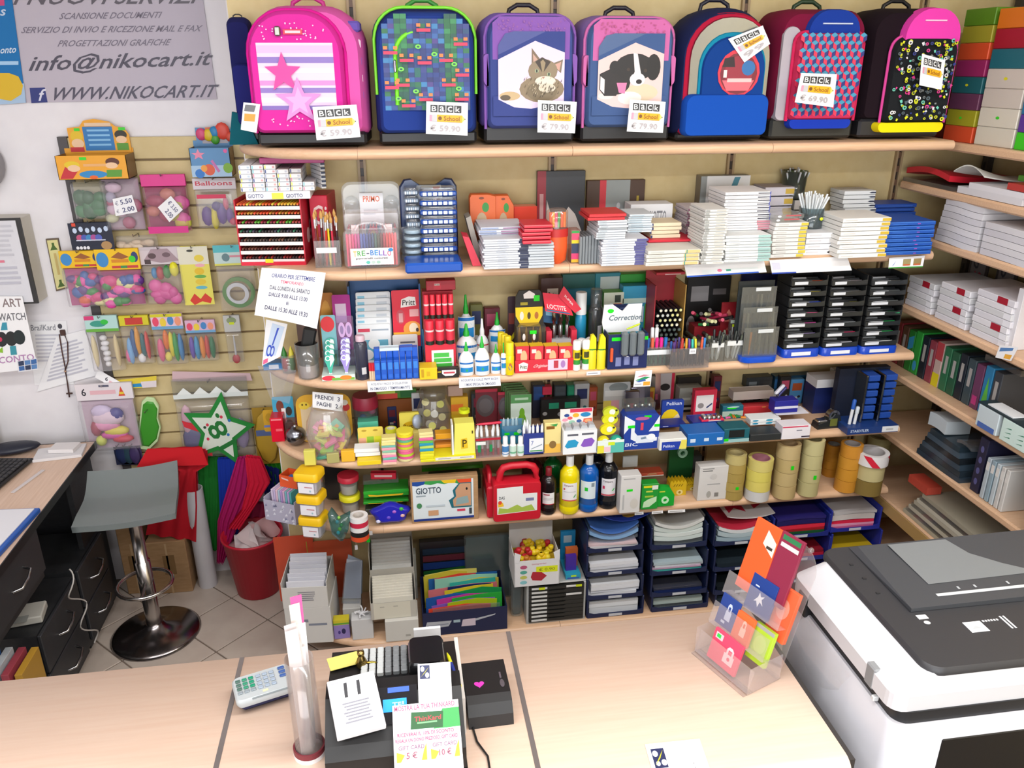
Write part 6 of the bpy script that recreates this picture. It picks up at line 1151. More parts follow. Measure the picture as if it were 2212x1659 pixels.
# crowded rear row of levels 3 and 4
CN=[('teal','1f6a70'),('maroon','6a1c2c'),('slate','4a545c'),('ochre','b08a28'),('navy','1c2a5c'),('pale grey','b8bcc0'),('black','1e1e20'),('rose','b84a68'),('olive','6a6a30'),('white','d8d8da'),('rust','a04a24'),('sky','4a88b8')]
for lv,Yr,spots in((4,-.055,[(845,1010),(902,940),(1034,1010),(1062,930),(1100,985),(1256,960),(1280,1000),(1400,1040),(1520,1010),(1545,1050),(1690,1020),(1716,1060),(1740,1000),(1800,1010),(1826,1040)]),(3,-.03,[(940,0),(1028,0),(1062,0),(1408,0),(1590,0),(1690,0),(1770,0),(1855,0)])):
    for k,(px,_)in enumerate(spots):
        nm,c=CN[(k*5+lv)%12];X=ony(px,860 if lv==4 else 640,Yr).x;h=.09+.05*((k*7)%4)/3+(.03 if lv==3 else 0);w=.034+.012*(k%3)
        o=BX(-w/2,w/2,-.03,0,0,h,c,ch=.002).B('rear_carton',None,(X,Yr+.02,S[lv]));tag(o,nm+' narrow carton against the panel behind the '+('correction tools' if lv==4 else 'glue and pens')+(', taller' if h>.12 else ', shorter'),'box','rear row cartons')
        mark(o,[('r',.15,.55,.85,.85,CN[(k*3+1)%12][1]),('r',.2,.2,.6,.3,'c8c8c8'),('e',.7,.3,.12,.05,CN[(k+7)%12][1])],face(w,h,.03))
# ================================================================ level 5: craft tubs, paint, tape
X,Y,w,h=fit(584,664,1078,1126,5);t=E('notebook_bin','lilac marbled bin of pastel notebooks','bin',(X,Y+.05,S[5]),R(-28));BX(-w/2,w/2,-.06,-.057,0,h*.9,'b8b4c8').B('front',t);BX(-w/2,-w/2+.003,-.057,.04,0,h,'c0bcd0').B('side',t);BX(w/2-.003,w/2,-.057,.04,0,h,'c0bcd0').B('side',t);BX(-w/2,w/2,.037,.04,0,h*1.1,'c0bcd0').B('rear',t);BX(-w/2,w/2,-.057,.037,0,.003,'c0bcd0').B('bottom',t)
q=MB();r_=random.Random(5)
for k in range(26):u,v=r_.random()*.9,r_.random()*.85;ops_to(q,[('p',[(u,v),(u+.1,v+.04),(u+.06,v+.15)],r_.choice(['e4e4ee','8a8aa8','d0d0e0']))],face(w,h*.9,.0602))
q.B('print',t)
for k in range(9):
    o=BX(-.004,.004,-.04,.03,0,h*1.25,['d8c8e0','c8b8dc','e0c0d0','b0c8d8','b89ad0','d8b0d0','7ab8c0','c0a8d8','58b0b0'][k],ch=.001).B('pastel_notebook',None,(X+(-.04+.0098*k)*math.cos(R(-28)),Y+.05+(-.04+.0098*k)*math.sin(R(-28)),S[5]+.004),R(-28));tag(o,'thin pastel notebook standing in the lilac bin','notebook','pastel notebooks in the bin')
zb_=S[5]+.004+h*1.25
X2,Y2,w2,h2=fit(612,656,1030,1072,zb_,Y+.03);t=E('orange_box','open orange box with a blue eraser inside','box',(X2,Y2+.03,zb_+.001),R(-28))
for a in((-w2/2,w2/2,-.03,-.027),(-w2/2,w2/2,.027,.03),(-w2/2,-w2/2+.003,-.027,.027),(w2/2-.003,w2/2,-.027,.027)):BX(*a,0,h2,'e85a28').B('wall_flap',t)
BX(-w2/2,w2/2,-.027,.027,0,.003,'d8d0cc').B('bottom',t);BX(-.015,.01,-.01,.012,.003,h2*.7,'2a78c0').B('blue_insert',t);mark(t,[('p',[(.1,.85),(.5,.75),(.55,.6),(.15,.7)],'f0c8c0')],face(w2,h2,.0302))
X,Y,w,h=fit(650,708,1022,1165,5)
for k in range(3):
    hs=h/3;t=E('paint_tub',['bottom','middle','top'][k]+' tub with yellow lid in the stacked trio','tub',(X,Y+w*.42,S[5]+k*hs),R(-18),'yellow-lidded tubs')
    MB().puff(rrect(w*.84,w*.76,.012,z=-w*.38),[(0,.88),(-hs*.62,1)],'dcd8e0:k',RO(R(-90),4,'X')).B('body',t);MB().puff(rrect(w*.76,w*.68,.012,z=-w*.34),[(-.003,.88),(-hs*.55,.98)],'e6e2ea',RO(R(-90),4,'X')).B('contents',t)
    MB().puff(rrect(w*.98,w*.88,.014,z=-w*.44),[(-hs*.62,1),(-hs*.88,1),(-hs*.95,.9)],'f0c010',RO(R(-90),4,'X')).B('lid',t);q=MB();q.box(-w*.3,w*.32,-w*.405,-w*.4,hs*.1,hs*.55,'eeeaf0:p');ops_to(q,[('r',.4,.55,.9,.65,'c88a90'),('e',.75,.25,.06,.1,'a8c8d0')],face(w*.62,hs*.45,w*.406,hs*.1,-w*.3));q.B('label',t)
# dark pouch, lid jars
t=E('dark_pouch','black shiny pouch behind the tubs','pouch',(ony(732,1090,-.1).x,-.09,S[5]),0);MB().puff(rrect(.1,.17,.02),[(0,.95),(-.01,1),(-.03,.85)],'2a2a2c:g').B('pouch',t)
tag(MB().puff(rrect(.08,.05,.015),[(0,.95),(-.008,1),(-.02,.9)],'9a9890').B('grey_pouch',None,(ony(700,1040,-.06).x,-.05,S[5])),'grey cloth pouch by the back panel','pouch')
X,Y,w,h=fit(737,780,1030,1120,5,-.22)
for k in range(2):
    hs=h/2;t=E('craft_jar',['clear jar with yellow lid under another jar','clear jar with red lid on the yellow-lidded jar'][k],'jar',(X,Y+.02,S[5]+k*hs*1.02));LA([(w*.4,0),(w*.46,.006),(w*.48,hs*.72)],'dcdcd8:k',18).B('body',t);LA([(w*.54,hs*.72),(w*.54,hs*.98),(w*.5,hs)],['e8e020','d82c44'][k],18).B('lid',t);LA([(w*.38,.004),(w*.42,hs*.5)],['b8b4b0','c8c8c0'][k],14).B('contents',t)
# teal triangle bag
X,Y,w,h=fit(712,762,1100,1172,5);t=E('organza_bag','teal pyramid bag with bright trinkets','bag',(X,Y+.02,S[5]));c_=[(-w*.5,h*.8),(-w*.3,h),(-.002,h*.7),(w*.5,h*.85),(w*.36,h*.3),(w*.1,0),(-w*.05,0),(-w*.4,h*.25)]
MB().puff(c_,[(.012,.8),(0,1),(-.02,.9),(-.032,.6)],'1f7a84:k').B('film',t)
for k in range(5):MB().ball((w*(-.1+.08*(k%3)),-.008,h*(.25+.11*k)),.007,.006,.008,['40c8d0','d8d830','30a848','28b8c0','90c840'][k],8).B('trinket',t)
X,Y,w,h=fit(757,798,1122,1172,5)
for k,(c,lb)in enumerate([('e05028','orange ribbon roll at the bottom of the striped pile'),('1c1a1c','black ribbon roll in the striped pile'),('eceaea','white ribbon roll above the black one'),('d02848','crimson ribbon roll in the striped pile'),('f0eeee','white ribbon roll topping the striped pile')]):hs=h/5;roll(X,Y+w/2,S[5]+k*hs,w/2,hs*.94,c,'d8d0c8',lb,name='ribbon_roll',ri=w*.32)
t=E('string_tag','white string tag with a green sticker hanging off the shelf','tag',(onz(793,1170,S[5]).x,-.342,S[5]));MB().tube([(0,.02,.002),(0,0,.004),(.0,-.004,-.03)],.0008,'d8d4d0',5).B('string',t);BX(-.006,.006,-.006,-.004,-.05,-.028,'1ac828').B('green_sticker',t);BX(.003,.017,-.006,-.004,-.02,-.004,'e8e6e6').B('white_flap',t)
t2=E('string_tag','small white string tag dangling beside the green sticker','tag',(onz(765,1172,S[5]).x,-.338,S[5]));MB().tube([(0,.02,.002),(0,-.003,.002),(0,-.006,-.06)],.0008,'d8d4d0',5).B('string',t2);BX(-.005,.005,-.0075,-.005,-.078,-.06,'e8e4ea').B('white_tag',t2)
# green packs, purple jelly pack
carton((785,862,1036,1058),S[5]+.105,.05,'c8ccc8:k','clear craft packet lying over the green boxes',Y=-.2)
o=carton((803,858,1034,1046),S[5]+.148,.02,'d82840','red craft packet lying tilted on the clear one',Y=-.2,ops=[('r',.15,.3,.85,.7,'f0c0c0')],rz=R(-8))
for k in range(2):
    o,w_,h_,z_=carton((786,884,1082-k*23,1102-k*23),S[5]+.05+k*.0275,.08,'2a9a2a',['lower','upper'][k]+' green grass box with a yellow stripe',Y=-.25,ops=[('p',[(.12,.2),(.3,.1),(.85,.1),(.88,.35),(.3,.32),(.1,.5)],'f0b820'),('r',0,.6,1,1,'30b030')])
carton((790,880,1098,1118),5,.08,'3a3e36','dark box under the green grass boxes',Y=-.24)
X,Y,w,h=fit(802,888,1100,1143,5);t=E('jelly_pack','shiny blue violet flower shaped pack','pack',(X,Y+.05,S[5]));c_=[(w*.5*math.cos(2*math.pi*i/24)*(1+.12*math.sin(5*2*math.pi*i/24)),h*.5+h*.48*math.sin(2*math.pi*i/24)*(1+.08*math.sin(5*2*math.pi*i/24)))for i in range(24)]
MB().puff(c_,[(0,.9),(-.012,1),(-.03,.9),(-.036,.7)],'2a2ab0:g',RO(R(-12),4,'X')).B('shell',t)
for k,(dx,dz,c)in enumerate([(.3,.4,'e8b8b0'),(-.32,.2,'d8d8f0'),(.1,.6,'b060d0'),(.28,.7,'3ab040'),(-.05,.35,'6a4ad0')]):MB().ball((dx*w,-.034,h*dz),.009,.004,.007,c,8,RO(R(-12),4,'X')).B('gem',t)
# cardboard modelling box, red cases
carton((890,1034,1031,1126),5,.035,'cardboard','cardboard craft box with a white lettered front panel',ops=[('r',.03,.05,.93,.94,'dfe8ec'),('p',[(.03,.94),(.9,.94),(.9,.86),(.7,.84),(.62,.88),(.5,.85),(.4,.88),(.3,.85),(.2,.88),(.1,.84),(.03,.86)],'3a9a4a'),('p',[(.03,.94),(.22,.94),(.2,.87),(.1,.84),(.03,.86)],'1f4a98'),('p',[(.45,.94),(.68,.94),(.66,.86),(.5,.87)],'e8c020'),('p',[(.68,.94),(.9,.94),(.9,.86),(.72,.85)],'e0502a'),txt(.08,.66,.45,.8,'GIOTTO','3a4a5a'),('r',.08,.6,.22,.63,'9aa8b0'),('p',[(.6,.3),(.9,.3),(.9,.86),(.72,.86),(.62,.7),(.64,.56),(.56,.48)],'1f6a78'),('p',[(.63,.33),(.89,.33),(.89,.84),(.73,.84),(.66,.7),(.67,.56),(.62,.48)],'c89a78'),('p',[(.66,.36),(.86,.4),(.84,.56),(.68,.52)],'90a8a8'),('e',.83,.72,.015,.03,'1c1c1c'),('e',.12,.4,.04,.06,'4a8a5a'),('r',.25,.16,.4,.28,'d0a078'),('r',.68,.22,.8,.27,'d83a58'),('r',.03,.05,.93,.1,'1f3a8a'),('r',.86,.14,.9,.28,'404850'),('r',.22,.36,.5,.4,'c0ccd4')],name='craft_box')
carton((912,1044,1008,1030),S[5]+.09,.06,'3f9a20:g','long lime green case near the shelf underside',Y=-.1,name='green_case',cat='case')
carton((930,1040,1030,1100),5,.06,'2c3a24','dark green carton under the lime case',Y=-.1)
def red_case(box,label,d,rz,front=True):
    X,Y,w,h=fit(*box,5);hb=h*.72;t=E('red_case',label,'case',(X,Y+d,S[5]),rz)
    MB().puff(rrect(w,hb,.012),[(0,.97),(-.004,1),(-d+.004,1),(-d,.97)],'c8182c').B('body',t)
    MB().tube([(-w*.34,-d*.5,hb-.005),(-w*.33,-d*.5,h*.86),(-w*.26,-d*.5,h*.95),(-w*.1,-d*.5,h*.98),(w*.22,-d*.5,h*.98),(w*.36,-d*.5,h*.94),(w*.42,-d*.5,h*.86),(w*.43,-d*.5,hb-.005)],.014,'d01c30',8).B('handle',t)
    mark(t,[('p',[(.08,.2),(.92,.25),(.92,.72),(.62,.72),(.62,.92),(.08,.9)],'e6e8e6'),('p',[(.1,.22),(.88,.26),(.8,.42),(.6,.36),(.5,.44),(.3,.34),(.12,.38)],'a8c050'),('r',.68,.52,.85,.6,'7a80a8'),txt(.12,.6,.24,.68,'DAS','4a4a50'),('p',[(.1,.4),(.22,.42),(.2,.52),(.1,.5)],'f0c030'),('e',.14,.52,.04,.05,'e05030')],face(w,hb,d),'label')
    return t
red_case((1066,1168,1012,1125),'red carry case with a pale label facing front',.07,0)
t=E('red_case','red carry case turned to show its narrow end','case',(onz(1064,1130,S[5]).x,-.335+.002,S[5]),R(0));
BX(-.015,.015,0,.16,0,.13,'d01830',ch=.006).B('body',t);MB().tube([(0,.04,.125),(0,.045,.155),(0,.06,.165),(0,.1,.165),(0,.115,.155),(0,.12,.125)],.009,'d01c30',8).B('handle',t)
q=MB();ops_to(q,[('r',.25,.12,.9,.6,'e0e2de'),('p',[(.25,.12),(.9,.12),(.8,.26),(.5,.2),(.3,.3)],'a8b850'),('r',.4,.4,.7,.5,'8a88a8')],lambda u,v,e:(-.015-e,.15-.15*u,.13*v));q.B('label',t)
# paint bottles
def paint(box,c,cap,label,lc='eceaea:p',Y=None,a0=215,a1=305,ops=(),v=(.26,.58),**k):
    return bottle(box,5,c,cap,label,'round',(v[0],v[1],lc,a0,a1)if lc else None,ops or[('r',.1,.8,.6,.9,'b05060'),('r',.1,.5,.9,.54,'b8b8b8'),('r',.1,.4,.8,.44,'b8b8b8'),('r',0,0,1,.06,'c83a4a')],Y=Y,name='paint_bottle',capr=.34,neck=.84,**k)
paint((1170,1204,1017,1113),'1c1416:g','7a1420','small black paint bottle with dark red cap',v=(.24,.5))
paint((1176,1216,986,1105),'0f6a2c:g','0c5a28','green paint bottle behind the small black one',None,-.19)
paint((1212,1254,994,1113),'ecd810:g','f2f2f0','yellow paint bottle with white cap',ops=[txt(.1,.8,.7,.92,'Tempera','7a2a38',.2),('r',.1,.5,.9,.54,'c8c8c8'),('r',.1,.62,.2,.72,'d04a58'),('r',0,0,1,.06,'d04a50'),('p',[(.72,.2),(.85,.34),(.95,.36),(.8,.2)],'28a840')])
paint((1254,1295,991,1108),'0f5ab0:g','eef0f2','blue paint bottle with white cap','d8e4ea:p',a0=205,a1=300,ops=[('r',.3,.45,.5,.66,'20c030'),('r',.7,.7,.9,.92,'8a98a0')])
paint((1296,1336,986,1101),'14161c:g','eceef0','black paint bottle with white cap','e4e0e2:p',ops=[txt(.1,.76,.75,.9,'Tempera','4a3a44',.2),('r',.1,.4,.25,.58,'d0305a'),('r',0,.02,1,.1,'d04a58'),('p',[(.7,.3),(.85,.44),(.95,.45),(.8,.3)],'2ac040')])
paint((1262,1312,980,1080),'10203c:g','18284a','midnight blue paint bottle in the rear',None,-.16)
paint((1130,1176,990,1090),'5a2024:g','3a1418','dark brown paint bottle in the rear',None,-.15)
# white carton, scotch packs
carton((1338,1381,1028,1108),5,.05,'d8d6d4:p','tall white tape carton with a green sticker',ops=[('r',.3,.58,.6,.64,GREEN),('r',.12,.9,.7,.93,'a8a8a8'),('r',.12,.1,.2,.5,'b8b8b8'),('e',.7,.25,.2,.14,'d0ccc4')])
carton((1344,1376,1008,1026),S[5]+fit(1338,1381,1028,1108,5)[3]+.001,.006,'c8cac8:p','raised flap of the tall white tape carton','flap',Y=-.22,name='carton_flap')
carton((1384,1420,1046,1100),5,.04,'1f9a34','green invisible tape carton with a scissors picture',ops=[('p',[(.1,.08),(.5,.1),(.9,.3),(.9,.5),(.4,.4),(.15,.3)],'c8e8c0'),('r',.1,.86,.95,.94,'e0d820'),('r',.25,.68,.65,.74,'c8d850'),('r',.2,.48,.7,.55,'a8c840'),('r',.6,.78,.95,.94,'e4e8e0')])
X,Y,w,h=fit(1417,1457,1052,1096,5);t=E('tape_blister','green rounded tape pack with a clear roll','blister pack',(X,Y+.03,S[5]));MB().puff([(-w*.5,0),(w*.5,0),(w*.5,h*.55),(w*.2,h*.95),(-w*.3,h),(-w*.5,h*.8)],[(0,.95),(-.006,1),(-.025,.95)],'22ac3a:g').B('shell',t);MB().ring(w*.2,w*.1,0,.004,'c8f0c8',16,TR((-.002,-.025,h*.34))@RO(R(90),4,'X')).B('roll_ring',t);mark(t,[('r',.15,.72,.45,.78,'c8d840')],face(w,h,.0255))
carton((1376,1432,1022,1044),S[5]+.082,.05,'d05a40','red and tan hook card tray over the green tape carton',Y=-.25,ops=[('r',0,0,1,.3,'f0ece4'),('r',0,.3,1,.5,'d84028'),('p',[(.35,.5),(.75,.5),(.7,.95),(.45,.98)],'d09a70')])
for k in range(2):
    pts=[];X,Y,w,h=fit(1440+k*30,1475+k*26,1030+k*4,1092,5,-.25+.03*k);t=E('tape_strip_box',['yellow zigzag carton of small tapes','second yellow zigzag carton of small tapes'][k],'box',(X,Y,S[5]));out=[(-w*.5,0),(w*.5,0)]+[(w*(.5-.1*i),h*(.78+(.16 if i%2 else 0)))for i in range(11)];MB().prism(out,-.02,.02,'d8b418').B('body',t);mark(t,[('p',[(.2+.15*i,.55),(.3+.15*i,.7),(.34+.15*i,.7),(.24+.15*i,.55)],'5a4008')for i in range(4)]+[('e',.6,.2,.2,.16,'e8d890'),('e',.6,.2,.08,.07,'9a7a18')],face(w,h,.0202))
X,Y,w,h=fit(1448,1480,1004,1035,S[5]+.14,-.12);t=E('green_tape_pack','dark green tape pack with a pale roll at the back','blister pack',(X,Y,S[5]));BX(-.05,.05,-.02,0,0,.17,'1c5a2a').B('card',t);MB().ring(.02,.01,0,.012,'a8d8b8',16,TR((0,-.02,.12))@RO(R(90),4,'X')).B('pale_roll',t)
carton((1506,1567,1008,1080),5,.05,'dad8d6:p','white tape carton with small grey line drawings',ops=[('r',.1,.92,.5,.95,'9a9a9a'),('r',.1,.86,.45,.89,'7a7a7a'),('r',.3,.46,.75,.49,'b0b0b0'),('e',.38,.18,.08,.1,'b0aea8'),('r',.58,.1,.72,.22,'8a8884'),('e',.5,.7,.12,.08,'d0cecc')])
tag(LA([(.02,0),(.022,.04),(.014,.07)],'a8a49c:k',14).B('clear_dome',None,(ony(1530,1000,-.2).x,-.2,S[5])),'clear dome dispenser behind the white tape carton','dispenser')
carton((1470,1510,985,1060),5,.05,'4a4c4a','dull grey tape carton in the rear',Y=-.1)
# tape stacks: (x0,x1,base,top,colours bottom-up,core,label)
def tapes(a,b,yt,yb,cols,core,label,Y=None,stick=None,jit=.0015):
    X,Yf,w,h=fit(a,b,yt,yb,5,Y);w*=.93;hs=h/len(cols);r=w/2;top=None
    for k,c in enumerate(cols):
        lb=nth(label,k,len(cols))if isinstance(label,str)else label[k]
        top=roll(X+U(-jit,jit),Yf+r+U(-jit,jit),S[5]+k*hs,r,hs*.97,c,core,lb,None if not isinstance(label,str)else 'rolls: '+label)
        if stick and k in stick:
            q=MB();q.box(-.006,.006,-r-.001,-r-.0003,hs*.3,hs*.6,GREEN,RO(-top.rotation_euler.z,4,'Z'));q.B('price_sticker',top)
    return X,Yf+r,S[5]+h
tapes(1567,1612,988,1082,['ae9650','b49c54','b09852','b69e58','c8b878'],'d8c890','olive tan parcel tape roll in the tall stack by the white carton',stick=(1,))
tapes(1617,1671,1000,1086,['d8d8d8','e6d870','e4d86a','ddd07a'],'b87a88',['silver-white masking tape roll at the bottom of its stack','lower yellow masking tape roll','upper yellow masking tape roll','yellow masking tape roll with a pink core on top'])
tapes(1677,1727,968,1080,['c8b07c','cab480','c6b07a','ccb684'],'b89a70','beige parcel tape roll in the four-high stack',stick=(2,))
tapes(1731,1776,958,1074,['c4bc88','c8c08c','cac28e','ccc490'],'a89a70','pale greenish parcel tape roll in the four-high stack',stick=(1,))
tapes(1778,1812,966,1064,['cc8a28','d0902c','d2922e','ce8c2a'],'a8a49c','amber parcel tape roll in the narrower amber stack',Y=-.225)
tapes(1814,1859,968,1066,['d09030','d2942e','d49632','d29030'],'a8a09c','amber parcel tape roll in the wider amber stack')
X,Y,zt_=tapes(1858,1916,1012,1074,['857038','c8bc88'],'a89a78',['dark olive parcel tape roll under two others','cream parcel tape roll under the warning tape'])
w=fit(1858,1918,1012,1074,5)[2];t=roll(X,Y,zt_+.001,w*.51,.045,'e8e6e6','b8b4b4','red and white striped warning tape roll')
q=MB();t.rotation_euler=(0,0,0);r0=w*.51+.0006
for a0 in(205,300):q.sheet(lambda u,v:(r0*math.cos(R(a0+28*u+38*(1-v))),r0*math.sin(R(a0+28*u+38*(1-v))),.045*v*.96+.001),6,4,'d8223c')
q.B('red_stripe',t)
tapes(1872,1918,952,1060,['b8b078','bcb47c','c0b880'],'c8c090','pale khaki tape roll in the rear stack by the corner',Y=-.10)
for k,(a,b)in enumerate([(1371,1390),(1408,1432),(1443,1480)]):note([(a,1107-k*2.5),(b,1105-k*2.5),(b,1111-k*2.5),(a,1113-k*2.5)],['tiny white price strip under the green tape carton','small white price strip under the rounded tape pack','longer white price strip near the zigzag cartons'][k],[('r',.1,.3,.85,.6,'b0b0b0')],('y',-.34),name='shelf_strip')
# ================================================================ level 6: envelopes, folders, letter trays
def sagged(X,Y,z,w,d,th,col,label,group,sag=0,name='paper_pack',cat='paper',rz=0,nx=10,bow=0,ops=None):
    """a soft pack of sheets: sags in the middle (sag<0) across x, front edge towards -y"""
    f=lambda u,dz:sag*(1-(2*u-1)**2)
    m=MB()
    top=lambda u,v:(-w/2+u*w,-d/2+v*d,th+f(u,0)-min(0,sag)+bow*v)
    bot=lambda u,v:(w/2-u*w,-d/2+v*d,f(1-u,0)-min(0,sag)+bow*v)
    m.sheet(top,nx,2,col);m.sheet(bot,nx,2,col)
    vs=[top(i/nx,0)for i in range(nx+1)]+[(top(i/nx,0)[0],-d/2,top(i/nx,0)[2]-th)for i in range(nx+1)]
    m.add(vs,[(i,nx+1+i,nx+2+i,i+1)for i in range(nx)],col)
    vs=[(p[0],d/2,p[2]+bow)for p in vs];m.add(vs,[(i,i+1,nx+2+i,nx+1+i)for i in range(nx)],col)
    for u in(0,1):a,b=top(u,0),top(u,1);m.add([a,b,(b[0],b[1],b[2]-th),(a[0],a[1],a[2]-th)],[(0,1,2,3)],col)
    o=m.B(name,None,(X,Y,z),rz);tag(o,label,cat,group)
    if ops:q=MB();ops_to(q,ops,lambda u,v,e:Vector(top(u,v))+Vector((0,0,e)));q.B('print',o)
    return o
NV='14224a'
def tray(X,Yf,z,w,d,hh,label,group,lipcol=NV,lab=True,name='letter_tray'):
    t=E(name,label,'letter tray',(X,Yf+d,z),0,group)
    BX(-w/2,w/2,-d,0,0,.004,lipcol).B('plate',t)
    for sx in(-1,1):BX(sx*w/2-.004,sx*w/2+.004,-d,0,0,hh,lipcol,ch=.002).B('side',t)
    MB().prism([(-w/2,0),(w/2,0),(w/2,.026),(w*.36,.016),(-w*.36,.016),(-w/2,.026)],-d-.003,-d,lipcol).B('lip',t)
    if lab:BX(-w*.12,w*.12,-d-.0045,-d-.0032,.003,.014,'c8ccd4:p').B('label_strip',t)
    return t
def tower(a,b,ys,Y,spec,nm,d=.26):
    for i,yy in enumerate(ys):
        p0,p1=ony(a,yy,Y),ony(b,yy,Y);w=p1.x-p0.x;X=(p0.x+p1.x)/2;z=p0.z
        zn=ony(a,ys[i-1],Y).z if i else z+.1
        if z<.1:continue
        z=max(z,S[6]+.001)
        tray(X,Y,z,w,d,min(.1,zn-z-.003),'navy letter tray holding '+spec[i][0],'letter trays with '+nm,lipcol=spec[i][3]if len(spec[i])>3 else NV)
        zz=z+.005
        for k,(c,th,sag)in enumerate(spec[i][1]):
            sagged(X+U(-.004,.004),Y+d/2+.002+U(-.003,.003),zz,w*.88,d*.9,th,c,nth('pack of '+spec[i][2]+' in the tray of '+spec[i][0],k,len(spec[i][1])),'packs of '+spec[i][0],sag,rz=U(-.03,.03));zz+=th+.001
ys=[1195,1246,1297,1349]
WP=[('e6e8ee:p',.014,0),('dfe2ea:p',.012,0),('e8eaf0:p',.015,0)]
tower(1268,1386,ys,-.31,[('shiny blue envelopes',[('d8d8dc:p',.012,0),('e2c8cc:p',.008,0),('a8c4e0:c',.012,-.018),('8ab4e0',.014,-.03),('b8d0ea:c',.01,-.036),('4a78c8',.006,-.042)],'glossy envelopes'),('printed white forms',WP,'white forms'),('plain white forms',WP+[('e6e8ec:p',.012,0)],'white forms'),('the lowest white forms',[('dfe3e8:p',.03,0),('e4e8ec:p',.028,0)],'white forms')],'white forms')
tower(1406,1524,[1188,1244,1290,1340],-.31,[('clear punched pockets',[('cfe2de:c',.016,-.006),('d8e6e4',.018,-.01),('e0eae8',.016,-.014),('d0dcd8',.018,-.02),('dcdedc',.012,-.03),('e8eae8:c',.006,-.034)],'clear pockets'),('teal edged dividers',[('4ab8b0',.01,0),('c8a8c0',.006,0),('e0e6ec',.012,0),('b8ccd4',.012,0)],'dividers'),('dark blue folders',[('1c2c60',.014,0),('283868:c',.012,0)],'blue folders'),('pale grey pockets',[('a8bcb8:c',.014,0),('b8c8c4',.02,0)],'grey pockets')],'pockets and dividers')
tower(1542,1656,[1180,1235,1285,1335],-.31,[('pale blue wallets',[('a8c0cc',.016,-.012),('b8ccd4',.018,-.02),('dfe6ea',.014,-.026),('c83048',.004,-.03)],'pale wallets'),('charcoal wallets',[('2a343c:g',.02,0)],'charcoal wallets'),('black wallets',[('22282c:g',.02,0)],'black wallets'),('grey wallets',[('3a444c:g',.02,0)],'grey wallets')],'wallets')
tower(1668,1786,[1166,1216,1262,1312],-.31,[('red and navy card folders',[('1f5a34',.014,0),('a82028',.01,0),('e83048',.016,0),('201c60',.022,.004),('2a2470',.012,.006)],'card folders','1c2a80'),('crimson folders',[('c02038',.016,0),('8a1828',.012,0)],'crimson folders','1c2a80'),('deep crimson folders',[('901c30',.016,0)],'crimson folders','1c2a80'),('maroon folders',[('701828',.016,0)],'maroon folders','1c2a80')],'card folders')
tower(1792,1896,[1150,1200,1245,1295],-.31,[('pink and grey card folders',[('d86a98',.008,0),('f0a0c0',.01,0),('e8284c',.014,0),('d8d0cc',.022,.004),('c8c4c4',.012,.006)],'pink card folders','1f2c96'),('yellow folders',[('c8a820',.012,0)],'yellow folders','1f2c96'),('plain navy folders',[('202a60',.012,0)],'navy folders','1f2c96'),('grey folders',[('5a6070',.012,0)],'grey folders','1f2c96')],'pink card folders')
X=ony(1336,1140,-.2).x
sagged(ony(1336,1130,-.2).x,-.2,ony(1336,1150,-.31).z+.04,.2,.2,.003,'2a46b0','blue envelope packet with a yellow band atop the trays',None,-.03,name='envelope_packet',cat='envelope',ops=[('r',.1,.6,.95,.95,'e8e020'),('e',.6,.2,.14,.1,'d0a848')],rz=.05)
sagged(ony(1600,1135,-.2).x,-.2,ony(1600,1160,-.31).z+.062,.2,.16,.003,'e8e4e6','white packet with red tabs atop the pale wallets',None,-.015,name='envelope_packet',cat='envelope',ops=[('p',[(.1,.2),(.3,.5),(.5,.3),(.5,.6),(.1,.6)],'d0284a'),('p',[(.7,.4),(.98,.6),(.98,.8),(.7,.6)],'d83050')])
# drawer unit
X,Y,w,h=fit(1137,1262,1258,1370,6,-.31);t=E('drawer_cabinet','grey desktop cabinet with shallow black drawers','cabinet',(X,Y+.26,S[6]));hz=ony(1200,1258,Y).z-S[6]
BX(-w/2,w/2,-.26,0,hz-.008,hz,'b0b2b0',ch=.003).B('top',t);BX(-w/2,w/2,-.26,0,0,.008,'b0b2b0').B('bottom',t)
for sx in(-1,1):BX(sx*(w/2-.005)-.005,sx*(w/2-.005)+.005,-.26,0,.008,hz-.008,'b8bab8',ch=.002).B('side',t)
n=9;hs=(hz-.018)/n
for k in range(n):
    q=MB();z=.009+k*hs;q.prism([(-w*.46,z),(w*.46,z),(w*.46,z+hs*.9),(w*.16,z+hs*.9),(w*.12,z+hs*.6),(-w*.12,z+hs*.6),(-w*.16,z+hs*.9),(-w*.46,z+hs*.9)],-.265,-.02,'2a2a28',None);dr=q.B('drawer',t)
    q=MB();q.box(-w*.42,-w*.16,-.2665,-.2655,z+hs*.25,z+hs*.7,'dfe0de:p')
    q.B('label_strip',dr)
    if k in(6,8):q=MB();q.box(w*.16,w*.42,-.2665,-.2655,z+hs*.25,z+hs*.7,'e4e4e2:p');q.B('label_strip',dr)
    if k==8:q=MB();q.box(-w*.3,-w*.2,-.2675,-.2667,z+hs*.2,z+hs*.75,'d8e818');q.B('lime_dot',dr);q=MB();q.box(w*.32,w*.42,-.2675,-.2667,z+hs*.2,z+hs*.75,'d8e818');q.B('lime_dot',dr)
zt_=S[6]+hz
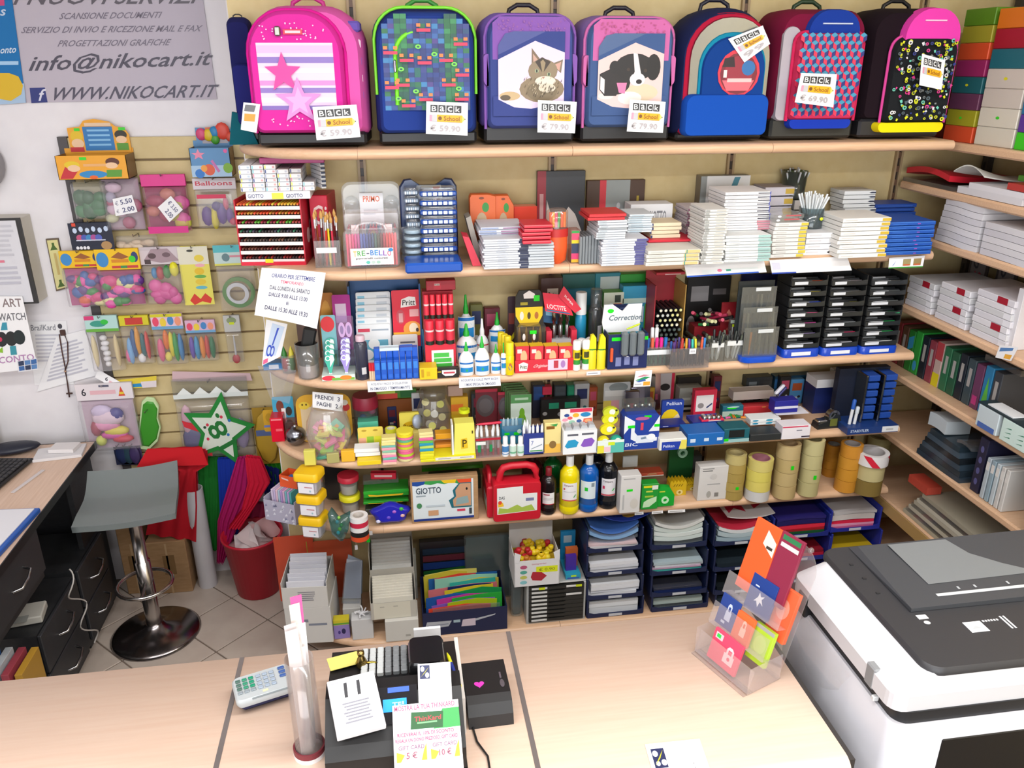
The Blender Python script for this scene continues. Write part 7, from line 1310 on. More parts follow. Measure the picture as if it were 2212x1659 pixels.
# carton of yellow duck sharpeners and little blue display
X,Y,w,h=fit(1112,1208,1212,1268,zt_,-.325);Y=-.32;t=E('sharpener_carton','open white carton heaped with yellow and red toy sharpeners','box',(X,Y+.15,zt_+.001))
BX(-w/2,w/2,-.15,-.148,0,h,'e8e8ea:p').B('front',t);BX(-w/2,w/2,-.002,0,0,h*1.7,'d8d8d8:p').B('rear_flap',t);BX(-w/2,w/2,-.148,0,0,.002,'d8d8d8:p').B('bottom',t)
for sx in(-1,1):BX(sx*w/2-.001,sx*w/2+.001,-.15,0,0,h*1.15,'e4e4e6:p').B('side',t);MB().prism([(sx*w*.5,h*.95),(sx*w*.5,h*1.35),(sx*w*.36,h*1.25),(sx*w*.4,h*.95)],-.151,-.149,'ececee:p').B('corner_flap',t)
mark(t,[txt(.38,.8,.7,.88,'temperini','d88a98'),('r',.48,.5,.96,.74,'e6f020'),txt(.54,.56,.9,.68,'\u20ac 0.90','9a9a20'),('p',[(.36,.35),(.4,.55),(.6,.52),(.72,.36),(.6,.18),(.4,.22)],'b82838')]+[('e',.2,.16+.2*k,.08,.07,['8ac8d0','c8cc60','5ab0a0','c05a80'][k])for k in range(4)],face(w,h,.15))
for k in range(18):
    c=['e8c818','ecd020','d02030','e8c010','c87a28','e8d028','b81c28'][k%7]
    t2=E('toy_sharpener','toy animal sharpener heaped in the open white carton','sharpener',(X-w*.36+w*.72*((k*5)%9)/8,Y+.03+.05*(k//6)+.01*(k%2),zt_+.003+(h*.72)),(0,0,U(0,6)),'toy sharpeners in the carton');MB().ball((0,0,.014),.016,.013,.014,c,10).B('body',t2);LA([(.009,0),(.011,.004),(.011,.014),(.007,.016)],c,10,TR((.008,0,.02))).B('head',t2)
BX(-w*.48,w*.48,-.146,-.003,.002,h*.72,'c8a820').B('hidden_layer',t)
X,Y,w,h=fit(1222,1254,1240,1256,zt_,-.3);t=E('blue_mini_display','little blue stepped display with violet and orange erasers','display',(X,Y+.12,zt_+.001));BX(-w/2,w/2,-.12,0,0,.02,'2aa0c0').B('base',t);BX(-w/2,w/2,-.01,0,.02,.15,'1f90c8').B('header',t);BX(-w*.4,w*.3,-.09,-.07,.02,.085,'4a2aa0').B('violet_box',t);BX(-w*.3,w*.5,-.06,-.04,.02,.1,'d06a30').B('orange_box',t);mark(t,[('r',.2,.6,.75,.85,'b8d0dc')],face(w,.13,.0103,.02));mark(t,[('r',.35,.55,.7,.9,'c8f020'),('r',.1,.1,.9,.4,'3a58b8')],face(w,.02,.1203),'base_print')
# navy crate of bright dividers, clear folder, dark paper rack
X,Y,w,h=fit(915,1096,1318,1378,6,-.325);t=E('divider_crate','navy crate of bright plastic dividers','crate',(X,Y+.2,S[6]));BX(-w/2,w/2,-.2,-.196,0,h,'1a2248').B('front',t);BX(-w/2,w/2,-.004,0,0,h*1.3,'1a2248').B('rear',t);BX(-w/2,w/2,-.196,-.004,0,.004,'1a2248').B('bottom',t)
for sx in(-1,1):BX(sx*(w/2-.002)-.002,sx*(w/2-.002)+.002,-.196,-.004,0,h,'1a2248').B('side',t)
mark(t,[('p',[(.02,.32),(.3,.36),(.34,.6),(.05,.62)],'b8bcc4'),('p',[(.05,.4),(.3,.45),(.3,.5),(.05,.46)],'8a90a0'),('p',[(.45,.3),(.62,.3),(.62,.62),(.47,.6)],'d8c8d4'),('p',[(.62,.5),(.85,.68),(.86,.74),(.62,.6)],'b8bcc4'),('r',.36,.5,.44,.62,'a8c0c8')],face(w,h,.2003))
DC=['a8b8c0:c','f04a30','b0c820','8a60c0','30b040','d040a0','2a60b0','1f9a50','e8d030','20306a','e07a80','3ab8a8','e0cc50','9ad8c0','e84a3a','2a6ab0','d8c840','ece070']
for k,c in enumerate(DC):
    ww=w*U(.5,.92);hh=h*U(.95,1.12)+.0035*k;xx=U(-1,1)*(w*.94-ww)/2
    o=MB().prism([(-ww/2,0),(ww/2,0),(ww/2,hh),(ww*.1,hh+U(0,.012)),(-ww/2,hh-.008)],-.001,.001,c).B('plastic_divider',None,(X+xx,Y+.014+.0098*k,S[6]+.005),(0,U(-.04,.04),0));tag(o,'bright plastic divider standing in the navy crate','divider','plastic dividers in the crate')
carton((912,1010,1168,1300),6,.03,'1c1c24:g','dark glossy folder rack with coloured spines','folder rack',Y=-.09,name='folder_rack',ops=[('r',.06,.78-.0,.98,.88,'16304a'),('r',.06,.66,.98,.76,'6a2a3a'),('p',[(.06,.52),(.98,.54),(.98,.64),(.06,.64)],'1f3f88'),('p',[(.06,.4),(.98,.48),(.98,.54),(.06,.5)],'1f6a34'),('p',[(.06,.36),(.98,.4),(.98,.44),(.06,.38)],'8a7a28'),('r',.06,.26,.98,.33,'3a3a78'),('r',.06,.16,.98,.24,'5a2a2a')])
t=E('clear_folder','grey translucent folder leaning on the back panel','folder',(ony(1056,1250,-.13).x,-.12,S[6]));hz_=ony(1056,1150,-.08).z-S[6]
MB().prism(rrect(.19,hz_,.008),-.004,.004,'a8b8b8:k',RO(R(-6),4,'X')).B('cover',t);MB().prism(rrect(.18,hz_*.96,.006),.0042,.0062,'7a8a8a',RO(R(-6),4,'X')).B('inner_sheet',t)
t=E('clear_wallet','bulging clear wallet beside the navy crate','wallet',(ony(1112,1330,-.2).x,-.2,S[6]));MB().puff(rrect(.05,.2,.02),[(0,.9),(-.02,1),(-.06,.95)],'c0d0d0:c').B('film',t);MB().puff(rrect(.035,.16,.012),[(-.01,.95),(-.05,.9)],'17424a').B('contents',t)
# index card boxes
X,Y,w,h=fit(832,908,1342,1384,6);t0=carton((834,906,1340,1384),6,.12,'d8d6cf:p','pale carton under the index card boxes',ops=[('r',.6,.2,.75,.3,'b0aea8'),('r',.86,.15,.92,.32,'6a6a64')])
zc_=t0[3]
X,Y,w,h=fit(803,900,1290,1342,zc_,-.325)
for k in range(2):
    Yk=-.32+.12*k;zk=zc_+.001+k*.0;hk=h*(1.0+.75*k);t=E('card_box',['open grey card box with cream cards','taller open grey card box behind the cream cards'][k],'card box',(X,Yk+.11,zk));BX(-w/2,w/2,-.11,-.108,0,hk*.75,'c4c0b6:p').B('front',t);BX(-w/2,w/2,-.002,0,0,hk*1.5,'b8b4aa:p').B('rear',t);BX(-w/2,w/2,-.108,-.002,0,.002,'b8b4aa:p').B('bottom',t)
    for sx in(-1,1):BX(sx*w/2-.001,sx*w/2+.001,-.108,-.002,0,hk*1.3,'c4c0b6:p').B('side',t)
    for j in range(9):tag(BX(-w*.45,w*.45,-.0035,.0035,0,hk*(.85+.05*j),'e8e4d6:p' if k==0 else 'dcdcd8:p').B('index_card_pack',None,(X,Yk+.012+.0102*j,zk+.003),(R(-2)if k==0 else 0,0,0)),['cream card pack standing in the open grey box','white card pack standing in the taller grey box'][k],'cards',['cream card packs','white card packs'][k])
q=MB();ops_to(q,[('r',.06,.02,.88,.98,'e0dccb'),('r',.2,.7,.3,.76,'b8b4a8'),('r',.5,.7,.6,.76,'b8b4a8')],face(w,h*.75,.1103));q.B('label',bpy.data.objects['card_box'])
carton((830,888,1155,1200),S[6]+.25,.04,'5a8a6a','green patterned pad over the card boxes','pad',Y=-.09,name='patterned_pad',ops=[('p',[(.05+.09*(i%10),.1+.25*(i//10)),(.1+.09*(i%10),.2+.25*(i//10)),(.12+.09*(i%10),.16+.25*(i//10))],'9ac0a0')for i in range(30)])
carton((825,905,1200,1330),6,.05,'cfd2cc:p','white stationery carton by the back panel',Y=-.08)
# envelopes box
X,Y,w,h=fit(622,728,1264,1330,S[6]+.07,-.27)
carton((628,728,1312,1376),6,.2,'dcdad6:p','white carton under the envelope box',Y=-.3,ops=[('r',.16,.6,.5,.68,'8a90a0'),('r',.5,.5,.9,.56,'8a90a0')],rz=R(-4))
zz=S[6]+fit(628,728,1312,1376,6,-.3)[3]+.001
X,Y,w,h=fit(618,716,1268,1330,zz,-.3);t=E('envelope_box','open white carton stuffed with white envelopes','box',(X,Y+.1,zz),R(-4))
BX(-w/2,w/2,-.1,-.097,0,h,'dedcd8:p').B('front',t);BX(-w/2,w/2,.087,.09,0,h*1.1,'d0cec8:p').B('rear',t);BX(-w/2,w/2,-.097,.087,0,.003,'d0cec8:p').B('bottom',t)
for sx in(-1,1):BX(sx*w/2-.0015,sx*w/2+.0015,-.097,.087,0,h*1.2,'d4d2cc:p').B('side',t)
mark(t,lines(.35,.75,.3,.78,5,'9a98a0'),face(w,h,.1003))
for k in range(8):
    o=BX(-w*.42,w*.42,-.002,.002,0,h*(1.1+.06*k),['e8e8f0:p','dfe0ea:p','e4e4ee:p'][k%3],ch=.0005).B('envelope',None,(X+.004*U(-1,1),Y+.016+.018*k,zz+.004),(R(-3),0,R(-4)));tag(o,'white envelope standing in the stuffed carton','envelope','white envelopes')
q=MB();
for k in range(3):
    o=MB().prism([(-.035,0),(.035,.01),(.03,.19-.02*k),(-.03,.17)],-.002,.002,['b0b8c8:c','c0c8d6','a8b4c4'][k]).B('silver_mailer',None,(onz(762,1330,S[6]).x+.004*k,-.2+.03*k,S[6]+.09),(R(-10),R(5),R(-12)));tag(o,'grey-blue padded mailer leaning by the envelope carton','mailer','padded mailers')
tag(BX(-.035,.035,-.055,.055,0,.088,'cfcdc8:p',ch=.002).B('plain_carton',None,(onz(764,1335,S[6]).x,-.17,S[6])),'plain pale carton under the padded mailers','box')
blister((607,690,1156,1300),6,-.015,'large orange card against the panel behind the envelopes','e0583a',[('r',.82,.6,.84,.9,'b8b040')],name='orange_card',cat='card')
t,w,h=blister((690,770,1165,1300),6,-.02,'smaller orange card beside the large one','d8603e',[],name='orange_card',cat='card')
X,Y,w,h=fit(723,757,1340,1379,6);t=E('cube_box','small violet cube box with yellow and green top','box',(X,Y+.035,S[6]));BX(-w/2,w/2,-.035,0,0,h*.75,'9a86c8').B('body',t);BX(-w/2,w/2,-.035,0,h*.75,h,'d8c830').B('top_band',t);mark(t,[('e',.62,.4,.13,.15,'28245a'),('e',.34,.35,.08,.1,'4a3a8a'),('r',0,.78,1,.86,'60a840')],face(w,h,.0352))
X,Y,w,h=fit(762,808,1338,1381,6);o,w_,h_,z_=carton((762,808,1338,1381),6,.05,'d6d6d6:p','small white box carrying a bunch of white ribbon');t=E('ribbon_bow','loose white ribbon bow on the small white box','ribbon',(X,Y+.025,z_+.0005))
for k in range(9):a=k*.7;MB().tube([(0,0,.004),(.015*math.cos(a),.015*math.sin(a),.012+.004*(k%3)),(.028*math.cos(a+.3),.028*math.sin(a+.3),.006+.01*(k%3))],.003,'eeeef0',6).B('ribbon_loop',t)
# ================================================================ white wall beside the shelving: banner, slat wall, party goods
def wallP(y):return lambda x,z:ony(x,z,y)
def banner(px,label,col,marks,texts,Y,name,cat,th=.002):
    """sheet on the wall with print given in picture points of the same wall plane"""
    P4=[ony(x,y,Y)for x,y in px];C=sum(P4,Vector())/len(P4)
    t=E(name,label,cat,C);m=MB();vs=[p-C for p in P4];n=len(vs)
    m.add(vs+[v+Vector((0,th,0))for v in vs],[tuple(range(n-1,-1,-1)),tuple(range(n,2*n))]+[(i,(i+1)%n,n+(i+1)%n,n+i)for i in range(n)],col);m.B('sheet',t)
    if marks:
        m=MB();e=.0004
        for pts,c in marks:e+=.0002;m.poly([ony(x,y,Y)-C-Vector((0,e,0))for x,y in pts],c)
        m.B('print',t)
    for(x0,y0,x1,y1,hgt,s,c,sh)in texts:
        vs,fs=text_geo(s);m=MB();a=ony(x0,y0,Y);b=ony(x1,y1,Y);up_=(ony(x0+hgt*.21,y0-hgt,Y)-a)
        m.add([a+(b-a)*u+(up_+(b-a).normalized()*sh*up_.length)*v-C-Vector((0,.0009,0))for u,v in vs],fs,c);m.B('lettering',t)
    return t
Yb=WL-.006
banner([(-60,-60),(430,-60),(469,214),(40,222),(-60,224)],'pale lilac services banner with grey italic lettering','c4bcc8:p',[([(64,190),(97,189),(103,221),(68,223)],'24307a')],
       [(28,11,418,8,34,'I NUOVI SERVIZI','5a545e',.25),(127,42,344,39,14,'SCANSIONE DOCUMENTI','787080',.25),(45,72,432,68,14,'SERVIZIO DI INVIO E RICEZIONE MAIL E FAX','787080',.25),(124,101,364,98,14,'PROGETTAZIONI GRAFICHE','787080',.25),(57,163,446,150,44,'info@nikocart.it','4a4656',.22),(106,217,460,210,28,'WWW.NIKOCART.IT','4e4a5c',.22),(81,218,93,218,26,'f','dcdcec',.05)],Yb,'services_banner','banner')
banner([(-60,-60),(18,-60),(56,222),(-60,230)],'blue poster with a yellow round sticker beside the banner','2a78b8:p',[([(-60,190),(52,180),(56,222),(-60,230)],'a8c4e0'),([(-60,-60),(6,-60),(10,12),(-60,14)],'d0407a'),([(-60,133),(40,132),(40,140),(-60,141)],'a8d0f0'),([(-30,165),(-10,158),(20,158),(40,165),(50,185),(46,204),(24,218),(-10,212),(-30,195)],'e0b818')],[(0,34,11,34,14,'s','c8d8ec',0),(0,116,34,114,13,'onto','d8e6f4',0),(4,203,32,202,17,'80\u20ac','e87a20',0)],Yb-.004,'blue_poster','poster')
# slat wall
SY=WL-.022;p0=ony(137,298,SY);xl=p0.x;zt_=p0.z;XR=-.395
t=E('slat_display','cream slatted display panel hung with party goods','slat wall',(0,SY,0));PW=.0885;nS=16
for k in range(nS):BX(xl+.012,XR,0,.016,zt_-PW*(k+1)+.008,zt_-PW*k,'cream_panel',ch=.002).B('slat',t)
BX(xl+.012,XR,.012,.021,zt_-PW*nS,zt_-.002,'8a7048').B('backing',t)
BX(xl-.022,xl+.012,-.004,.021,zt_-PW*nS,zt_+.004,'4c484a').B('edge_trim',t)
YH=SY-.045
def hook(X,z,label='steel peg on the slat wall behind a hanging pack'):
    m=MB();m.tube([(X,SY-.001,z-.01),(X,SY-.006,z+.004),(X,YH-.03,z+.006),(X,YH-.034,z+.014)],.0022,'c8c8cc:m',6);tag(m.B('display_peg'),label,'peg','pegs on the slat wall')
def bag(px,label,film='f2f0f4:c',head=None,hops=(),items=(),card=None,th=.035,Y=None,group=None,name='party_bag',foot=None,rz=0):
    """hanging pack: px = picture box; head = (height share, colour); items = (u, v, ru, rv, colour)"""
    a,b,yt,yb=px;Y=YH if Y is None else Y
    p=ony((a+b)/2,yb,Y);w=ony(b,(yt+yb)/2,Y).x-ony(a,(yt+yb)/2,Y).x;h=ony((a+b)/2,yt,Y).z-p.z
    t=E(name,label,'party pack',(p.x,Y,p.z),0,group)
    hh=head[0]if head else 0
    if film:MB().puff(rrect(w,h*(1-hh),.006),[(.004,.97),(0,1),(-th*.7,.93),(-th,.8)],film).B('film',t)
    if card:BX(-w*.46,w*.46,.004,.005,.004,h*(1-hh),card).B('backing_card',t)
    for(u,v,ru,rv,c)in items:
        MB().ball(((u-.5)*w,-th*.4+U(-.004,.004),v*h),ru*w,min(th*.42,max(ru*w,rv*h)),rv*h,c,10,).B('content',t)
    if head:
        q=MB();q.box(-w*.5,w*.5,-.008,.006,h*(1-hh),h,head[1],ch=.001);q.B('header_card',t)
        if hops:mark(t,hops,face(w,h*hh,.0082,h*(1-hh)),'header_print')
    if foot:mark(t,foot,face(w*.9,h,th+.0005,0))
    hook(p.x,p.z+h*.96)
    return t,w,h
r_=random.Random(11)
def blobs(n,cols,u0=.12,u1=.88,v0=.08,v1=.5,ru=.16,rv=.1):return[(r_.uniform(u0,u1),r_.uniform(v0,v1),ru*r_.uniform(.7,1.2),rv*r_.uniform(.7,1.2),r_.choice(cols))for _ in range(n)]
bag((168,243,392,474),'clear bag of dark green confetti',items=blobs(14,['1f6a38','17592e','2a7a44'],.2,.8,.2,.65,.22,.2),card='e6ddb8:p')
t,w,h=bag((234,319,384,498),'clear bag of pinkish streamers with a white price sticker',card='c8b0bc:p',items=blobs(9,['d8b8cc','b05a78','e0d0da','a8a0b8','c8c8a0'],.15,.85,.15,.85,.2,.12))
note([(243,430),(285,421),(297,458),(250,467)],'white price sticker on the pinkish streamers bag',[txt(.08,.58,.24,.84,'\u20ac','a8a8b8'),txt(.34,.58,.92,.86,'5.50','404070'),txt(.08,.14,.2,.36,'\u20ac','a8a8b8'),txt(.36,.12,.92,.4,'2.00','404070')],('y',YH-.037),name='price_sticker',cat='sticker')
t,w,h=bag((322,418,376,500),'pink packet of lime and pink balloons with a tilted sticker',film='f0b0cc:c',card='cc7a98:p',head=(.2,'e23a90'),items=blobs(12,['b8c83a','d85aa0','c88a70','a03a5a','e070b0','d0d050'],.15,.85,.15,.7,.2,.13),foot=[('r',0,0,1,.12,'d82a88')])
note([(369,423),(395,453),(366,480),(341,448)],'diamond-turned white price sticker on the pink packet',[txt(.16,.58,.86,.82,'\u20ac 3.50','404070'),txt(.4,.16,.9,.42,'2.00','404070')],('y',YH-.037),name='price_sticker',cat='sticker')
bag((430,522,384,492),'clear pack of purple and yellow long balloons',head=(.22,'e4dce0:p'),hops=[txt(.06,.35,.92,.75,'Balloons','c83048')],items=[(.25,.25,.14,.2,'5a2a88'),(.42,.2,.1,.22,'e0d020'),(.6,.3,.13,.22,'5c2c90'),(.78,.25,.1,.16,'6a3098'),(.5,.45,.12,.1,'4a2478'),(.85,.14,.1,.08,'d02a58'),(.72,.5,.07,.14,'d83060')],foot=[('r',.05,.62,.8,.7,'d83058')])
bag((158,252,480,538),'dark card with rows of glowing round lights',film=None,card='16203c',head=None,th=.01,Y=YH-.01,foot=[('r',-.05,0,1.05,1,'141c34')]+[('e',.1+.16*k,.72+.05*(k%2),.055,.1,'c8d8f0')for k in range(6)]+[('e',.2+.12*k,.45,.09,.12,['c0507a','4a58b0','3a88c0','a84a90','5060b8'][k%5])for k in range(5)]+[('e',.1+.09*k,.08,.04,.06,'e8e8ee')for k in range(4)]+[('e',.85,.15,.14,.16,'b08a58'),('r',.05,.88,.15,1,'e04a30'),('r',.1,.34,.85,.38,'d8dcec')],name='light_card')
YL=[('e',.16,.5,.14,.36,'3a8ac8'),('p',[(.36,.6),(.55,.85),(.78,.6),(.6,.5)],'9a5a28'),('r',.36,.35,.75,.5,'d88a18'),('r',.35,.08,.95,.2,'c83a38'),('e',.9,.6,.08,.25,'2a3a70'),('r',.55,.08,.7,.2,'3a8a50')]
BC=['e84aa8','e04098','ec5ab0','2a5aa8','2f8a3a','e05a28','e8e0a0','5a2a80','d83080']
bag((151,238,540,661),'yellow-headed bag of pink balloons beside the dark light card',head=(.3,'f0c010'),hops=YL,card='c85a94:p',items=blobs(26,BC,.18,.9,.06,.55,.16,.09))
bag((226,320,536,660),'yellow-headed bag of mixed balloons with a green dot',head=(.36,'f2c410'),hops=YL+[('e',.84,.5,.08,.16,'40d028')],card='b85488:p',items=blobs(26,BC,.1,.9,.06,.5,.16,.09),Y=YH-.012)
bag((320,408,532,656),'bag of pink crepe with a spotted header and toy balls',head=(.3,'d8ccd0:p'),hops=[('p',[(.1,.3),(.3,.9),(.7,.9),(.95,.2),(.5,.1)],'a89098'),('e',.3,.5,.1,.16,'5a4448'),('e',.65,.55,.1,.14,'705860'),('r',.1,.05,.25,.3,'4a3a3c')],items=[(.3,.56,.08,.1,'2a8ac0'),(.45,.56,.1,.12,'b83038'),(.62,.58,.1,.12,'2f8a3a'),(.8,.62,.12,.13,'e8e020')]+blobs(10,['e050a0','e85aa8','d84498'],.25,.8,.08,.35,.2,.11))
bag((401,466,531,657),'yellow card with a row of shapes and a red butterfly',film=None,card='ece05c',th=.008,Y=YH-.006,foot=[('r',-.05,0,1.05,1,'e8de60'),('r',-.05,.7,1.05,1,'e6e2cc'),('e',.7,.8,.18,.06,'e8d048'),('e',.7,.68,.18,.03,'f0b0b8'),('e',.65,.58,.18,.06,'e8c028'),('e',.66,.49,.22,.03,'6ab04a'),('e',.65,.4,.2,.05,'e8c83a'),('e',.65,.3,.22,.03,'68b8c8'),('p',[(.15,.08),(.35,.2),(.55,.1),(.75,.2),(.98,.1),(.9,.02),(.6,.06),(.3,.0)],'d83a28'),('e',.4,.93,.12,.02,'3a3a30')],name='butterfly_card')
t,w,h=bag((478,562,528,670),'bag with a green and white neon hoop',head=(.3,'cfe4e0:p'),hops=[('r',0,.65,1,1,'58c0c8'),('e',.3,.4,.1,.2,'6a8a90'),('r',.4,.4,.9,.5,'d88a9a'),('e',.88,.4,.1,.16,'38c828'),('r',0,0,1,.1,'e0dc60')],items=())
MB().ring(w*.42,w*.32,-.006,.006,'4a8a34',26,TR((.006,-.02,h*.3))@RO(R(90),4,'X')).B('hoop',t);MB().ring(w*.3,w*.2,-.005,.005,'d8dce0',22,TR((0,-.02,h*.28))@RO(R(90),4,'X')).B('inner_hoop',t)
bag((255,345,508,542),'crumpled clear bag of beige shells above the spotted header',items=blobs(9,['d8c0a0','c8ae90','e0ccb0'],.1,.9,.3,.6,.12,.2),th=.02,Y=YH+.01)
bag((205,275,680,800),'candle pack with twisted white candle and green header',head=(.28,'b8dcd8:p'),hops=[('r',.0,.75,.3,1,'d83a78'),('e',.4,.5,.25,.2,'3a9a88'),('e',.6,.6,.12,.16,'30c040'),('r',0,0,1,.18,'6ab040')],items=[(.5,.62,.12,.05,'e8e8ea'),(.52,.52,.14,.05,'f0f0f2'),(.48,.43,.14,.05,'e4e4e8'),(.53,.34,.13,.05,'eeeef0'),(.5,.24,.13,.05,'e6e6ea'),(.5,.14,.1,.05,'ececee'),(.16,.38,.09,.3,'e8d8a8'),(.86,.38,.09,.3,'e4d09a')])
HD=[('e',.15,.5,.1,.3,'e84a6a'),('e',.38,.45,.1,.3,'f0d040'),('e',.62,.55,.1,.3,'4a8ac8'),('e',.85,.5,.1,.3,'f09a7a'),('r',0,0,1,.2,'70a8d0')]
bag((275,338,680,785),'balloon pack with a fanned blue design and yellow top',head=(.2,'d8cc28'),hops=[('r',.2,.1,.8,.8,'c83a30')],items=[(.25,.3,.12,.28,'78b0e0'),(.4,.45,.12,.3,'2a5a90'),(.55,.5,.1,.3,'e8a030'),(.7,.4,.1,.26,'1f6a70'),(.85,.4,.08,.3,'e05048'),(.15,.2,.1,.14,'e86a9a'),(.6,.14,.14,.1,'f0f0f0')])
bag((342,410,676,785),'balloon pack with rainbow header and folded balloons',head=(.3,'e8c8d8:p'),hops=HD+[('r',0,.8,1,1,'d8d028')],items=[(.2,.3,.12,.24,'e86a90'),(.4,.5,.1,.2,'f07a28'),(.55,.4,.1,.26,'e8d828'),(.68,.35,.1,.3,'30a040'),(.85,.35,.09,.28,'3a88c0'),(.4,.16,.12,.1,'f0e060')])
bag((412,476,690,778),'balloon pack with pastel header and striped balloons',head=(.3,'e0b8d0:p'),hops=HD,items=[(.15,.35,.1,.28,'6a4ab0'),(.32,.35,.1,.3,'3a98c8'),(.5,.35,.1,.28,'f09028'),(.66,.35,.09,.3,'d84a3a'),(.84,.35,.1,.28,'1f7a48')])
t,w,h=bag((495,530,680,782),'clear tube with a slim metal tool and grey header',film='e8e8e8:c',head=(.34,'c8c8c4:p'),hops=[('e',.5,.7,.3,.2,'8a9a70'),('r',.35,.45,.65,.6,'d0e020')],items=[(.5,.3,.07,.3,'d8d8dc'),(.5,.08,.25,.1,'c04048')],th=.015)
# big bags low down
t,w,h=bag((190,312,826,968),'large clear bag of rainbow party shapes with a white six header',card='dcc4d4:p',head=(.24,'e8e0e4:p'),hops=[txt(.1,.3,.18,.75,'6','30303c'),('r',.25,.35,.7,.6,'e8b8c0'),('p',[(.74,.2),(.8,.8),(.86,.2)],'d84a38'),('r',.76,.3,.84,.45,'e8c83a'),('r',.42,.8,.6,.92,'5a5a70')],items=[(.5,.5,.3,.12,'e8d0e0'),(.45,.4,.25,.1,'f0a0c8'),(.6,.3,.24,.08,'e8d850'),(.55,.24,.26,.07,'e05ab0'),(.4,.6,.2,.1,'d8c8e8'),(.65,.55,.14,.1,'3a3a90'),(.25,.35,.1,.12,'a03050'),(.7,.18,.2,.06,'d83a50'),(.3,.16,.1,.08,'d8e060')],th=.05)
note([(212,798),(268,830),(260,846),(205,815)],'white header strip with a six tucked behind the large bag',[txt(.34,.3,.44,.75,'6','30303c'),('r',.5,.3,.9,.55,'e8b8c0')],('y',YH+.005),name='header_strip',cat='header card')
note([(245,822),(338,812),(338,836),(262,840)],'yellow and blue header card behind the large bag',[('r',0,.1,.6,.45,'2a90c8'),('r',.6,0,1,.6,'e8dce0')],('y',YH+.012),col='e8d040',name='header_strip',cat='header card')
P=[ony(x,y,YH+.02)for x,y in((308,870),(318,862),(332,864),(342,880),(340,902),(346,922),(340,950),(322,968),(306,966),(300,940))];C=sum(P,Vector())/len(P)
t=E('frog_balloon','flat green frog shaped foil balloon with pale rim','balloon',C);MB().puff([(p.x-C.x,p.z-C.z)for p in P][::-1],[(.008,1.08),(.0,1.1),(-.004,1.05)],'cfe8b0').B('rim',t);MB().puff([(p.x-C.x,p.z-C.z)for p in P][::-1],[(-.002,.95),(-.01,.85)],'3f9a28').B('body',t);hook(C.x,C.z+.06)
for k in range(3):o=bag((250+k*16,288+k*12,955,1006),['deep blue foil packet under the rainbow bag','dark slate foil packet under the rainbow bag','violet foil packet under the rainbow bag'][k],film=None,card=['2a3050','30445a','4a3a6a'][k],th=.012,items=[(.5,.5,.4,.4,['24305a','2c4858','483868'][k])],Y=YH+.02)
# star banner pack
t,w,h=bag((396,556,815,985),'green star shaped banner pack with a mirrored eighteen',head=(.26,'d0d4d2:k'),hops=[('p',[(.05+.22*k,.3),(.15+.22*k,.62),(.25+.22*k,.3)],'eef2ee')for k in range(4)]+[('r',0,.1,1,.3,'e4eae6')],items=[(.2,.25,.16,.2,'5a5a88'),(.14,.5,.08,.2,'d8a8b8'),(.5,.1,.3,.07,'1f7a2c'),(.85,.3,.1,.2,'8a7aa0')],th=.03)
P=lambda u,v,e:(-w/2+u*w,-.032-e,v*h)
q=MB();q.prism([(-w/2+a*w,b*h)for a,b in star(.56,.37,.5,.5,78)],-.036,-.031,'1f8a36');q.prism([(-w/2+a*w,b*h)for a,b in star(.56,.37,.38,.5,78)],-.039,-.036,'e2ecdc');q.B('star',t)
q=MB();P=lambda u,v,e:(-w/2+u*w,-.0392-e,v*h)
g=text_geo('18.');ca,sa=math.cos(R(115)),math.sin(R(115))
def rp(a,b):a,b=(a-.5)*.46,(b-.5)*.26;return P(.56+ca*a-sa*b,.36+(sa*a+ca*b)*.95,.0004)
q.add([rp(a,b)for a,b in g[0]],g[1],'1f7a34');ops_to(q,[('e',.42,.46,.02,.02,'d83a50'),('e',.44,.36,.02,.02,'d83a50'),('e',.72,.5,.02,.02,'2a78c0'),('e',.4,.28,.02,.02,'d83a50'),('e',.38,.43,.02,.018,'284a30'),('e',.68,.32,.02,.02,'2a78c0'),('e',.62,.55,.02,.02,'d83a50')],P);q.B('numerals',t)
q=MB();ops_to(q,[('p',[(.08,.52),(.4,.42),(.42,.05),(.32,.06),(.3,.36),(.1,.44)],'d8323e')],lambda u,v,e:(-w/2+u*w,-.0305-e,v*h));q.B('red_edge',t)
note([(372,802),(540,806),(545,822),(372,824)],'pinkish header strip above the star pack',(),('y',YH+.015),col='d8b8bc:p',name='header_strip',cat='header card')
bag((556,612,880,1004),'yellow padded packet near the shelving',film=None,card='b08a28',th=.02,items=[(.5,.5,.45,.45,'c09a30')],foot=[('r',.1,.55,.9,.65,'5a6a98')],Y=YH)
# display boxes at the top
def show_box(px,label,c1,fops,header,hops,d,name):
    a,b,yt,yb=px;Y=SY-d-.004;p=ony((a+b)/2,yb,Y);w=ony(b,yb,Y).x-ony(a,yb,Y).x;h=ony((a+b)/2,yt,Y).z-p.z
    t=E(name,label,'display box',(p.x,Y+d,p.z));BX(-w/2,w/2,-d,-d+.002,0,h,c1).B('front',t);BX(-w/2,w/2,-d,0,0,.002,'4a4642').B('bottom',t);BX(-w/2,w/2,-.002,0,0,h*1.2,c1).B('rear',t)
    for sx in(-1,1):BX(sx*(w/2-.001)-.001,sx*(w/2-.001)+.001,-d,0,0,h,'8a6a40').B('side',t)
    mark(t,fops,face(w,h,d))
    MB().prism([(u*w-w/2,v*h)for u,v in header],-.006,-.002,c1).B('header',t);mark(t,hops,face(w,h,.0062),'header_print')
    hook(p.x-w*.3,p.z+.012);hook(p.x+w*.3,p.z+.012)
    return t
